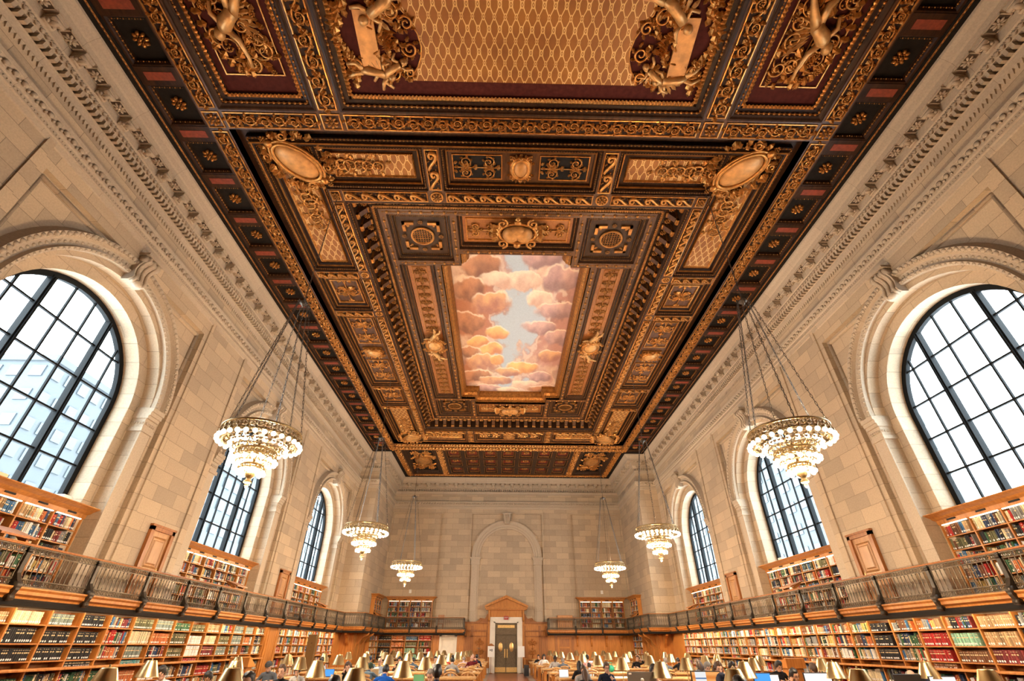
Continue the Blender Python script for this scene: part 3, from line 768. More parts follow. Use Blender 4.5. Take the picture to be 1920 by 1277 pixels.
# --- side coffers with rosettes, red bars between
PC = 1.675
for s in (-1, 1):
    yc = 5.82-PC*3
    while yc < 34.6:
        x0, x1 = sorted((s*9.24, s*10.35)); a, b = yc-PC/2+.24, yc+PC/2-.24
        if b > 34.9: break
        c = obj('side_coffer', cat([frame((x0, a-.02, x1, b+.02), [(0, 14.42), (.06, 14.43), (.10, 14.50), (.12, 14.62)]), box(x0+.1, a+.05, 14.60, x1-.1, b-.05, 14.64).mat(1)]), [M['cwood'], M['cdark']], ceil)
        R = [ROS.t((x0+x1)/2, yc, 14.60, 0, 1.0, None, 1.4)]
        xin, xout = (s*9.38, s*10.22)
        R += egg_line((xout, a+.13), (xout, b-.13), 14.47, .105, .026, 1.1)+egg_line((min(xin, xout), b-.1), (max(xin, xout), b-.1), 14.47, .13, .02, 1.0)+egg_line((min(xin, xout), a+.1), (max(xin, xout), a+.1), 14.47, .13, .02, 1.0)
        obj('rosette', R, M['gold'], c)
        d = obj('coffer_divider', box(x0, b, 14.405, x1, b+.48, 14.72), M['cwood'], ceil)
        obj('red_bar', box(x0+.20, b+.13, 14.395, x1-.16, b+.35, 14.41), M['redbar'], d)
        yc += PC
# --- long grape beams, crossings
XG = (8.66, 9.24); XI = (5.22, 5.88)
for s in (-1, 1):
    x0, x1 = sorted((s*XG[0], s*XG[1]))
    for a, b in ((Y0, 7.55), (8.15, 33.55), (34.15, 34.95)): band(x0, a, x1, b, GRAPE, .86, .06)
    tile(s*8.95, 7.85, .58, .6); tile(s*8.95, 33.85, .58, .6)
    x0, x1 = sorted((s*XI[0], s*XI[1])); band(x0, Y0, x1, 7.55, GRAPE, .86, .06)
    for y in (7.85,): tile(s*5.55, y, .66, .6)
for a, b in ((7.55, 8.15), (33.55, 34.15)):
    for x0, x1 in ((-8.66, -5.88), (-5.22, 5.22), (5.88, 8.66)): band(x0, a, x1, b, GRAPE, .86, .06)
for s in (-1, 1): tile(s*5.55, 33.85, .66, .6)
# --- first bay: figure panels at the sides, lattice panel in the middle
def figure_relief():
    """carved reclining figure with raised arm among scrolls (local x -.8...8, y -1.5..1.5)"""
    F = [tube([(-.30, .10, -.10), (-.18, .02, -.12), (.0, -.10, -.12), (.14, -.20, -.10)], [.12, .17, .14, .15], 10),
         ball(.13, 10, 7).t(-.42, .20, -.12),
         tube([(.12, -.16, -.1), (.34, -.40, -.1), (.52, -.62, -.08), (.66, -.84, -.06)], [.13, .10, .07, .045], 8),
         tube([(.10, -.26, -.08), (.06, -.54, -.09), (-.12, -.70, -.06)], [.13, .09, .05], 8),
         tube([(-.22, .10, -.1), (.0, .34, -.1), (.06, .66, -.08), (.03, .86, -.06)], [.08, .065, .05, .04], 7),
         tube([(-.26, .02, -.1), (-.44, -.16, -.1), (-.36, -.36, -.08)], [.08, .06, .04], 7)]
    for k in range(7): F.append(leaf_unit(.62-.04*k, .12, .05).t(.12, .1-.06*k, -.03, .55-.16*k))
    return cat(F)
FIG = figure_relief()
GM, GW = (), ()
def panel_base(rect, ground, gz=14.62):
    x0, y0, x1, y1 = rect
    return cat([frame(rect, [(0, ZB+.005), (.05, ZB-.01), (.10, ZB+.03), (.16, ZB+.05), (.20, ZB+.12), (.30, ZB+.14), (.34, ZB+.2), (.40, gz)]), box(x0+.38, y0+.38, gz, x1-.38, y1-.38, gz+.03).mat(1)]), ground
for s in (-1, 1):
    x0, x1 = sorted((s*5.88, s*8.66))
    for y0, y1 in ((2.2, 7.55),):
        rect = (x0, y0, x1, y1); c, g = panel_base(rect, 'maroon')
        p = obj('figure_panel', c, [M['cwood'], M['maroon']], ceil)
        cx, cy_ = (x0+x1)/2, 5.35
        rl = [frame((cx-.80, cy_-1.40, cx+.80, cy_+1.32), [(0, 14.62), (0, 14.58), (.03, 14.58), (.03, 14.62)])]
        rl += [scrollwork(cx-.74, cy_-1.34, cx+.74, cy_+1.26, 3, 14.60, .022)]
        for k in range(16):
            a = -PI/2+PI*k/15; rl.append(leaf_unit(.30, .2, .07).t(cx-s*(.05+.62*math.cos(a))*-1, cy_-.05+1.15*math.sin(a), 14.58, math.atan2(math.sin(a), s*math.cos(a))))
        rn = random.Random(21+s)
        for k in range(110):
            ux, uy = rn.uniform(-.7, .7), rn.uniform(-1.3, 1.22)
            if abs(ux*.9+uy*.5) < .22 and abs(uy) < .9: continue
            rl.append(leaf_unit(rn.uniform(.18, .30), rn.uniform(.12, .20), .07).t(cx+ux, cy_+uy, 14.60, rn.uniform(0, 6.3)))
            if k % 6 == 0: rl.append(berries(cx+ux, cy_+uy, .06, 8, .03).t(0, 0, 14.58))
            if k % 9 == 0: rl.append(curl(cx+ux*.8, cy_+uy*.85, .22, rn.uniform(0, 6), 1.4, rn.choice((-1, 1)), .035).t(0, 0, 14.58))
        obj('scroll_carving', rl, M['gold'], p)
        obj('figure_carving', FIG.t(cx, cy_, 14.60, 0, -s*.95, 1.25, 1.2), M['gold_light'], p)
        obj('egg_moulding', eggs(rect, .20, ZB+.06, .15, .038)+leaves(rect, .36, ZB+.13, .11, .12), M['gold'], p)
rect = (-5.22, 1.0, 5.22, 7.55); c, g = panel_base(rect, 'maroon')
p = obj('lattice_panel', c, [M['cwood'], M['maroon']], ceil)
def scallop(s):
    return [(s*3.06, 6.72), (s*3.02, 6.62), (s*2.98, 6.50), (s*2.86, 6.36), (s*2.74, 6.1), (s*2.70, 5.85), (s*2.76, 5.55), (s*2.9, 5.25), (s*3.1, 5.0), (s*3.12, 4.7), (s*3.12, 1.3)]
poly = scallop(1)+scallop(-1)[::-1]
obj('lattice_field', prism(poly, 14.595, 14.62), M['lattice'], p)
obj('egg_moulding', eggs(rect, .17, ZB+.06, .15, .040)+leaves(rect, .38, ZB+.15, .105, .15), M['gold'], p)
for s in (-1, 1):
    rl = [tube([(x, y, 14.60) for x, y in scallop(s)], .022, 5)]
    rl.append(curl(s*3.25, 5.55, .34, 0, 1.5, s, .04)); rl.append(curl(s*3.25, 6.2, .28, 0, 1.5, -s, .04)); rl.append(curl(s*4.45, 5.2, .26, PI/2, 1.5, -s, .04)); rl.append(curl(s*4.45, 5.75, .24, -PI/2, 1.5, s, .04))
    rl += [berries(s*3.25, 5.55, .1, 8, .045), berries(s*3.25, 6.2, .1, 8, .045), berries(s*4.42, 5.2, .07, 7, .04)]
    rn = random.Random(5)
    for k in range(46):
        t_ = k/45; a = PI*(.5+t_*1.0)
        rl.append(leaf_unit(.30, .20, .07).t(s*(4.62-.18*math.sin(PI*t_*3)), 4.3+2.4*t_, 14.58, s*(.6+1.2*math.sin(k*1.7))+(0 if s > 0 else PI)))
        rl.append(leaf_unit(.26, .18, .06).t(s*(3.55+.30*math.sin(k*2.1)), 4.35+2.3*t_, 14.58, k*1.3))
    for (qx, qy, r_, sg) in ((3.0, 5.9, .2, 1), (3.35, 5.05, .24, -1), (3.5, 6.5, .2, 1), (3.1, 6.5, .14, -1), (3.0, 5.3, .18, -1), (4.5, 6.3, .22, 1), (4.5, 4.6, .22, -1), (3.45, 4.5, .2, 1)):
        rl.append(curl(s*qx, qy, r_, 0 if s > 0 else PI, 1.5, s*sg, .036).t(0, 0, 14.59))
        for a in range(6): rl.append(leaf_unit(r_*.9, r_*.55, .06).t(s*qx+r_*.8*math.cos(a*1.05), qy+r_*.8*math.sin(a*1.05), 14.59, a*1.05+sg))
    for k in range(7):
        for yy, dr in ((5.45, 1), (5.95, -1)): rl.append(leaf_unit(.5-.04*k, .07, .05).t(s*(3.75-.02*k), yy+dr*.05*k, 14.57, (PI if s > 0 else 0)-s*dr*(.2+.14*k)))
    obj('scroll_carving', rl, M['gold'], p)
    obj('bare_tablet', box(-.24, -.72, -.06, .24, .72, .03).t(s*4.05, 5.75, 14.60, -s*.03), M['tablet'], p)
    obj('figure_carving', cat([putto().t(s*3.62, 4.95, 14.56, s*-.9, 1.5, 1.5, 1.5), putto().t(s*4.0, 6.52, 14.56, s*1.4, 1.25, 1.25, 1.4), putto().t(s*3.5, 6.42, 14.56, s*2.2, 1.1, 1.1, 1.3)]), M['gold_light'], p)

# --- main bay: outer dark frame and the ring of panels
MB0 = (-8.66, 8.15, 8.66, 33.55)
c = frame(MB0, [(0, ZB), (0, ZB+.30), (.30, ZB+.30), (.30, ZB+.12), (.36, ZB+.10), (.42, ZB+.02), (.50, ZB+.02), (.52, ZB)])
obj('deep_frame', c, M['cwood'], ceil)
obj('egg_moulding', eggs(MB0, .33, ZB+.10, .12, .03)+[frame(MB0, [(.40, ZB+.0), (.43, ZB-.02), (.46, ZB)])], M['gold_dull'], ceil)
YC = 20.85
def mirY(y): return 2*YC-y
GT = .50                                                # guilloche width across
for a, b in ((10.24, 10.74), (mirY(10.74), mirY(10.24))):
    for x0, x1 in ((-6.0, -3.06), (-2.54, 2.54), (3.06, 6.0)): band(x0, a, x1, b, WAVE, .62, .05, uw=.36)
    for s in (-1, 1): tile(s*2.80, (a+b)/2, .52, .5, round_=True)
for s in (-1, 1):
    x0, x1 = sorted((s*6.0, s*6.42)); ys = [10.74, 14.32, 14.74, 16.98, 17.40, mirY(17.40), mirY(16.98), mirY(14.74), mirY(14.32), mirY(10.74)]
    for i in range(0, len(ys), 2): band(x0, ys[i], x1, ys[i+1], WAVE, .62, .045, uw=.36)
    for i in range(1, len(ys)-1, 2):
        tile(s*6.21, (ys[i]+ys[i+1])/2, .42, .42, round_=True)
        a0, a1 = sorted((s*6.42, s*8.2)); band(a0, ys[i], a1, ys[i+1], WAVE, .62, .045, uw=.36)
    for a, b in ((10.24, 10.74), (mirY(10.74), mirY(10.24))):
        tile(s*6.21, (a+b)/2, .42, .5)
    # short guilloches between the front panels
    for a, b in ((8.62, 10.24), (mirY(10.24), mirY(8.62))):
        x0, x1 = sorted((s*2.54, s*3.06)); band(x0, a, x1, b, WAVE, .62, .05, uw=.36)
def plain_panel(rect, gold_rows=True, ground='cwood', gz=14.64):
    x0, y0, x1, y1 = rect
    c = cat([frame(rect, [(0, ZB+.0), (.02, ZB+.06), (.10, ZB+.07), (.13, ZB+.16), (.20, ZB+.18), (.24, gz-.02)]), box(x0+.2, y0+.2, gz, x1-.2, y1-.2, gz+.02).mat(1)])
    p = obj('ceiling_panel', c, [M['cwood'], M[ground]], ceil)
    obj('dentil_moulding', eggs(rect, .07, ZB+.05, .085, .024, 1.0)+[frame(rect, [(.16, ZB+.12), (.19, ZB+.10), (.215, ZB+.15)])], M['gold_dull'], p)
    return p
def lattice_in(p, rect, inset=.30):
    x0, y0, x1, y1 = rect; r = (x0+inset, y0+inset, x1-inset, y1-inset)
    obj('lattice_field', box(*r[:2], 14.615, *r[2:], 14.635), M['lattice'], p)
    obj('gilt_edge', [frame(r, [(-.06, 14.64), (-.05, 14.57), (-.02, 14.56), (0, 14.6), (.02, 14.615)])]+leaves(r, -.03, 14.57, .06, .05), M['gold'], p)
for mir_ in (0, 1):
    fy = (lambda y: mirY(y)) if mir_ else (lambda y: y)
    def rect_(x0, y0, x1, y1):
        a, b = sorted((fy(y0), fy(y1))); c, d = sorted((x0, x1)); return (c, a, d, b)
    r = rect_(-2.54, 8.62, 2.54, 10.24); p = plain_panel(r, ground='cwood2')
    g = []
    yc = fy(9.43)
    for s in (-1, 1):
        q = (min(s*.60, s*2.2), yc-.46, max(s*.60, s*2.2), yc+.46)
        g += [scrollwork(q[0]+.05, q[1]+.05, q[2]-.05, q[3]-.05, 4, 14.61, .022), frame(q, [(0, 14.64), (0, 14.60), (.03, 14.60), (.04, 14.635)])]
        obj('dark_ground', box(q[0], q[1], 14.625, q[2], q[3], 14.64), M['cdark'], p)
    obj('scroll_carving', g, M['gold'], p)
    sh, rim = cartouche(0, yc, .24, .32, 14.58); obj('shield', sh, M['tablet'], p); obj('shield_rim', cat([rim.t(sx=1), box(-.36, yc-.44, 14.59, .36, yc+.44, 14.63)]), M['gold'], p)
    for s in (-1, 1):
        # L-shaped corner: a lattice strip in front, another along the side, an oval cartouche at the angle
        r = rect_(s*3.06, 8.62, s*6.42, 10.24); p = plain_panel(r); lattice_in(p, r, .42)
        r1 = rect_(s*6.42, 8.62, s*8.2, 14.32); p1 = plain_panel(r1); lattice_in(p1, r1, .42)
        cc = (s*7.05, fy(9.25))
        k = obj('corner_cartouche', box(cc[0]-.5, cc[1]-.5, 14.55, cc[0]+.5, cc[1]+.5, 14.62), M['gold_dull'], ceil)
        ang = s*.78*(1 if not mir_ else -1)
        sh, rim = cartouche(cc[0], cc[1], .44, .72, 14.44, ang)
        obj('shield', sh, M['tablet'], k)
        fol = [rim]
        for i, t_ in enumerate(np.linspace(0, 1, 7)):
            fol.append(curl(s*(6.3-1.7*t_), fy(9.42), .34-.14*t_, PI/2, 1.5, (-1)**i*s, .045-.015*t_).t(0, 0, 14.58)); fol.append(berries(s*(6.3-1.7*t_), fy(9.42), .08, 6, .035).t(0, 0, 14.56))
            fol.append(curl(s*7.28, fy(10.1+1.9*t_), .36-.12*t_, 0, 1.5, (-1)**i, .045-.015*t_).t(0, 0, 14.58)); fol.append(berries(s*7.28, fy(10.1+1.9*t_), .08, 6, .035).t(0, 0, 14.56))
            for j in range(4):
                a = j*1.6+i; fol.append(leaf_unit(.24, .15, .04).t(s*(6.3-1.7*t_)+.25*math.cos(a), fy(9.42)+.22*math.sin(a), 14.58, a)); fol.append(leaf_unit(.24, .15, .04).t(s*7.28+.25*math.cos(a), fy(10.1+1.9*t_)+.25*math.sin(a), 14.58, a))
        for j in range(26):
            a = j*2*PI/26; fol.append(leaf_unit(.36, .24, .09).t(cc[0]+.80*math.cos(a), cc[1]+.80*math.sin(a), 14.50, a+.5*math.sin(j*2)));
            if j % 2: fol.append(berries(cc[0]+.95*math.cos(a), cc[1]+.95*math.sin(a), .07, 7, .04).t(0, 0, 14.52))
        obj('foliage_carving', fol, M['gold'], k)
        # small square coffer
        r = rect_(s*6.42, 14.74, s*8.2, 16.98); p = plain_panel(r, ground='cwood2'); q = (r[0]+.36, r[1]+.40, r[2]-.36, r[3]-.40)
        obj('scroll_carving', [scrollwork(*q, 8, 14.62, .022), frame(q, [(-.06, 14.64), (-.05, 14.58), (0, 14.58), (.02, 14.63)]), ROS.t((q[0]+q[2])/2, (q[1]+q[3])/2, 14.60)], M['gold'], p)
for s in (-1, 1):
    r = (min(s*6.42, s*8.2), 17.40, max(s*6.42, s*8.2), mirY(17.40)); p = plain_panel(r, ground='cwood2')
    g = []
    for a, b in ((17.85, 20.0), (21.7, 23.85)):
        q = (r[0]+.36, a, r[2]-.36, b); g += [scrollwork(*q, 9, 14.62, .024), frame(q, [(-.05, 14.64), (-.04, 14.59), (0, 14.59), (.02, 14.63)])]
    obj('scroll_carving', g, M['gold'], p)
    sh, rim = cartouche(s*7.31, 20.85, .34, .26, 14.56); obj('shield', sh, M['gold_light'], p); obj('shield_rim', cat([rim, box(s*7.31-.5, 20.4, 14.58, s*7.31+.5, 21.3, 14.63)]), M['gold'], p)

# --- the deep centre: cove with brackets, studded ribs, heart panels, painted sky
Z1 = 15.08
x0, y0, x1, y1 = REC0
c = frame(REC0, [(0, ZB+.02), (.06, ZB), (.10, ZB+.10), (.14, ZB+.12), (.16, ZB+.16), (.16, Z1-.02), (.62, Z1-.02), (.62, Z1-.10), (.70, Z1-.12), (.76, Z1-.02), (.84, Z1)])
obj('cove', c, M['cwood'], ceil)
obj('egg_moulding', eggs(REC0, .08, ZB+.02, .11, .026, 1.0)+leaves(REC0, .70, Z1-.12, .09, .12), M['gold_dull'], ceil)
brk = cat([prism([(.16, ZB+.20), (.56, Z1-.03), (.16, Z1-.03)], -.10, .10, 'x').mat(1), box(-.11, .15, ZB+.18, .11, .24, Z1-.04), tube([(-.11, .22, ZB+.26), (.11, .22, ZB+.26)], .06, 7), tube([(-.11, .50, Z1-.07), (.11, .50, Z1-.07)], .05, 7), leaf_unit(.30, .18, .05).t(0, .24, 0, PI/2).x(((1, 0, 0, 0), (0, 1, 0, 0), (0, .9, 1, ZB+.34), (0, 0, 0, 1)))])
fl_ = ROS.t(.29, .40, Z1-.04, 0, .62, None, 1.2)
K = []
for p_, q_ in rect_lines(*REC0, 0): K += along(cat([brk, fl_]), p_, q_, .58)
obj('bracket_row', K, [M['gold'], M['cwood2']], ceil)
L1 = (x0+.84, y0+.84, x1-.84, y1-.84)
def stud_band(ax0, ay0, ax1, ay1):
    z = Z1-.05
    b = obj('studded_rib', box(ax0, ay0, z, ax1, ay1, Z1+.3), M['cwood2'], ceil)
    hz = (ax1-ax0) > (ay1-ay0)
    p_, q_ = (((ax0+.1, (ay0+ay1)/2), (ax1-.1, (ay0+ay1)/2)) if hz else (((ax0+ax1)/2, ay0+.1), ((ax0+ax1)/2, ay1-.1)))
    u = cat([ball(.065, 8, 5).t(0, 0, -.01), tube([(-.19, 0, -.005), (-.09, 0, -.005)], .018, 4), tube([(.09, 0, -.005), (.19, 0, -.005)], .018, 4), ball(.025, 5, 3).t(.21, 0, 0)])
    obj('stud_row', [*along(u, p_, q_, .42, z=z)], M['gold'], b)
XA, XB, XD = L1[2], 3.42, 2.30                            # rib lines
YA, YB = L1[1], 13.60
rw = .26
for f in (lambda y: y, mirY):
    def sb(a0, b0, a1, b1):
        b_, d_ = sorted((f(b0), f(b1))); stud_band(a0, b_, a1, d_)
    sb(-XA, YA, XA, YA+rw)
    sb(-XD, YB, XD, YB+rw)
    for s in (-1, 1):
        a, b = sorted((s*XD, s*(XD+rw))); sb(a, YA+rw, b, 14.3)
        a, b = sorted((s*XD, s*(XA-rw))); sb(a, 14.3, b, 14.3+rw)
    # heart panel and grilles
    r = (-XD, *sorted((f(YA+rw), f(YB))), XD); r = (-XD, min(f(YA+rw), f(YB)), XD, max(f(YA+rw), f(YB)))
    p = obj('heart_panel', cat([frame(r, [(0, Z1), (.04, Z1+.08), (.14, Z1+.10), (.18, Z1+.2)]), box(r[0]+.15, r[1]+.15, Z1+.2, r[2]-.15, r[3]-.15, Z1+.23).mat(1)]), [M['cwood'], M['oak_dark']], ceil)
    yc = (r[1]+r[3])/2; g = eggs(r, .09, Z1+.06, .07, .02, 1.0)
    for s in (-1, 1): g += [scrollwork(min(s*.75, s*1.95), yc-.34, max(s*.75, s*1.95), yc+.34, 6, Z1+.18, .03)]
    g += [frame((r[0]+.3, r[1]+.3, r[2]-.3, r[3]-.3), [(0, Z1+.2), (.0, Z1+.16), (.04, Z1+.16), (.05, Z1+.2)])]
    obj('scroll_carving', g, M['gold'], p)
    hrt = [prism([(0, -.40), (.30, -.36), (.52, -.16), (.56, .10), (.44, .32), (.22, .38), (0, .26), (-.22, .38), (-.44, .32), (-.56, .10), (-.52, -.16), (-.30, -.36)], 0, .1)]
    dome = [ball(1, 16, 8).t(q*.25, .04, .02, 0, .34, .38, .22) for q in (-1, 1)]+[ball(1, 16, 8).t(0, -.1, .02, 0, .40, .30, .20)]
    obj('heart_shield', cat(dome).t(0, yc, Z1-.06), M['tablet'], p)
    rim = [tube([(.72*math.cos(a)*(1+.0*a), yc+.50*math.sin(a), Z1-.02) for a in np.linspace(0, 2*PI, 33)[:-1]], .06, 6, True)]
    for s in (-1, 1):
        for t_ in (-1, 1): rim += [curl(s*.58, yc+t_*.52, .22, t_*PI/2, 1.4, s*t_, .055).t(0, 0, Z1-.03)]
        rim += [leaf_unit(.5, .3, .1).t(s*.6, yc-.1+k*.14, Z1, PI*(s < 0)+k*.25*s) for k in range(-1, 3)]
    rim += [ball(1, 8, 5).t(0, yc+.60, Z1-.05, 0, .16, .14, .1), ball(1, 8, 5).t(0, yc-.58, Z1-.05, 0, .16, .12, .1), leaf_unit(.3, .2, .08).t(0, yc-.6, Z1-.03, -PI/2)]
    obj('shield_rim', rim, M['gold'], p)
    for s in (-1, 1):
        a0, a1 = sorted((s*(XD+rw), s*(XA-rw))); rr = (a0, r[1], a1, 0); b0, b1 = sorted((f(YA+rw), f(14.3)))
        rr = (a0, b0, a1, b1); cx, cy_ = (a0+a1)/2, (b0+b1)/2
        p = obj('grille_panel', cat([frame(rr, [(0, Z1), (.04, Z1+.06), (.16, Z1+.08), (.2, Z1+.16)]), box(rr[0]+.15, rr[1]+.15, Z1+.16, rr[2]-.15, rr[3]-.15, Z1+.2)]), M['cwood'], ceil)
        g = eggs(rr, .10, Z1+.04, .075, .02, 1.0)+eggs(rr, .22, Z1+.12, .075, .018, 1.0)
        for qx in (-1, 1):
            for qy in (-1, 1):
                ex, ey = qx*.72, qy*.72
                g += [box(min(cx+ex, cx+ex-qx*.45), min(cy_+ey, cy_+ey-qy*.12), Z1+.08, max(cx+ex, cx+ex-qx*.45), max(cy_+ey, cy_+ey-qy*.12), Z1+.16), box(min(cx+ex, cx+ex-qx*.12), min(cy_+ey, cy_+ey-qy*.45), Z1+.08, max(cx+ex, cx+ex-qx*.12), max(cy_+ey, cy_+ey-qy*.45), Z1+.16), leaf_unit(.2, .14, .04).t(cx+qx*.45, cy_+qy*.45, Z1+.14, math.atan2(qy, qx))]
        for a in range(4): g.append(ROS.t(cx+.72*math.cos(a*PI/2), cy_+.72*math.sin(a*PI/2), Z1+.12, 0, .5))
        g.append(lathe([(.42+.05*math.cos(a), Z1+.12-.05*math.sin(a)) for a in np.linspace(0, PI, 7)], 28).t(cx, cy_))
        obj('scroll_carving', g, M['gold_dull'], p)
        obj('grille_ground', lathe([(.001, Z1+.13), (.42, Z1+.13)], 28).t(cx, cy_), M['black'], p)
        bars = []
        for k in range(-4, 5):
            h = math.sqrt(max(.0, .41**2-(k*.1)**2))
            bars += [box(cx+k*.1-.008, cy_-h, Z1+.09, cx+k*.1+.008, cy_+h, Z1+.11), box(cx-h, cy_+k*.1-.008, Z1+.08, cx+h, cy_+k*.1+.008, Z1+.10)]
        obj('round_grille', bars, M['gold_dull'], p)
for s in (-1, 1):
    for xx in (XA-rw, XB-rw+.0):
        a, b = sorted((s*xx, s*(xx+rw))); stud_band(a, 14.3+rw if xx < 4 else YA+rw, b, mirY(14.3+rw) if xx < 4 else mirY(YA+rw))
    a0, a1 = sorted((s*XB, s*(XA-rw))); rr = (a0, 14.3+rw, a1, mirY(14.3+rw))
    p = obj('long_panel', cat([frame(rr, [(0, Z1), (.04, Z1+.08), (.20, Z1+.10), (.26, Z1+.18)]), box(rr[0]+.2, rr[1]+.2, Z1+.18, rr[2]-.2, rr[3]-.2, Z1+.2).mat(1)]), [M['cwood'], M['oak_dark']], ceil)
    g = eggs(rr, .10, Z1+.05, .075, .02, 1.0)+eggs(rr, .22, Z1+.11, .075, .018, 1.0)
    cx = (a0+a1)/2
    for a, b in ((rr[1]+.4, YC-1.1), (YC+1.1, rr[3]-.4)): g += [scrollwork(cx-.27, a, cx+.27, b, 11, Z1+.17, .025), frame((cx-.32, a-.05, cx+.32, b+.05), [(0, Z1+.18), (0, Z1+.15), (.03, Z1+.15), (.04, Z1+.18)])]
    obj('scroll_carving', g, M['gold_dull'], p)
    sh, rim = cartouche(cx, YC, .36, .42, Z1-.04)
    obj('shield', sh, M['gold_light'], p); obj('shield_rim', rim, M['gold'], p)
    obj('figure_carving', cat([putto().t(cx, YC-.85, Z1-.05, .5, 1.2, 1.2, 1.3), putto().t(cx, YC+.85, Z1-.05, PI-.5, 1.2, 1.2, 1.3)]), M['gold_light'], p)
# frame of the painting: stepped outline
ZP = 15.85
def notch(o):
    X, Xn, a, b = 3.16-o, 2.30-o, YB+rw+o, 14.56+o
    Q = [(-Xn, a), (Xn, a), (Xn, b), (X, b), (X, mirY(b)), (Xn, mirY(b)), (Xn, mirY(a)), (-Xn, mirY(a)), (-Xn, mirY(b)), (-X, mirY(b)), (-X, b), (-Xn, b)]
    return Q
prof = [(0, Z1-.06), (.0, Z1+.10), (.06, Z1+.12), (.10, Z1+.28), (.16, Z1+.30), (.20, Z1+.46), (.26, Z1+.60), (.28, ZP)]
pf = obj('painting_frame', sweep(notch(0), prof, True), M['gold_dull'], ceil)
g = []
N_ = notch(.12)
for i in range(len(N_)):
    p_, q_ = N_[i], N_[(i+1) % len(N_)]
    u = ck([(-.05, -.05, 0), (.05, -.05, 0), (.05, .06, .12), (0, .09, .16), (-.05, .06, .12), (0, -.02, .02)], [(0, 1, 5), (1, 2, 5), (2, 3, 5), (3, 4, 5), (4, 0, 5)])
    if (Vector(p_)-Vector(q_)).length > .3: g += along(u.t(0, 0, Z1+.2), p_, q_, .11)
    p_, q_ = notch(.02)[i], notch(.02)[(i+1) % 12]
    g += egg_line(p_, q_, Z1+.08, .12, .026)
obj('leaf_row', g, M['gold'], pf)
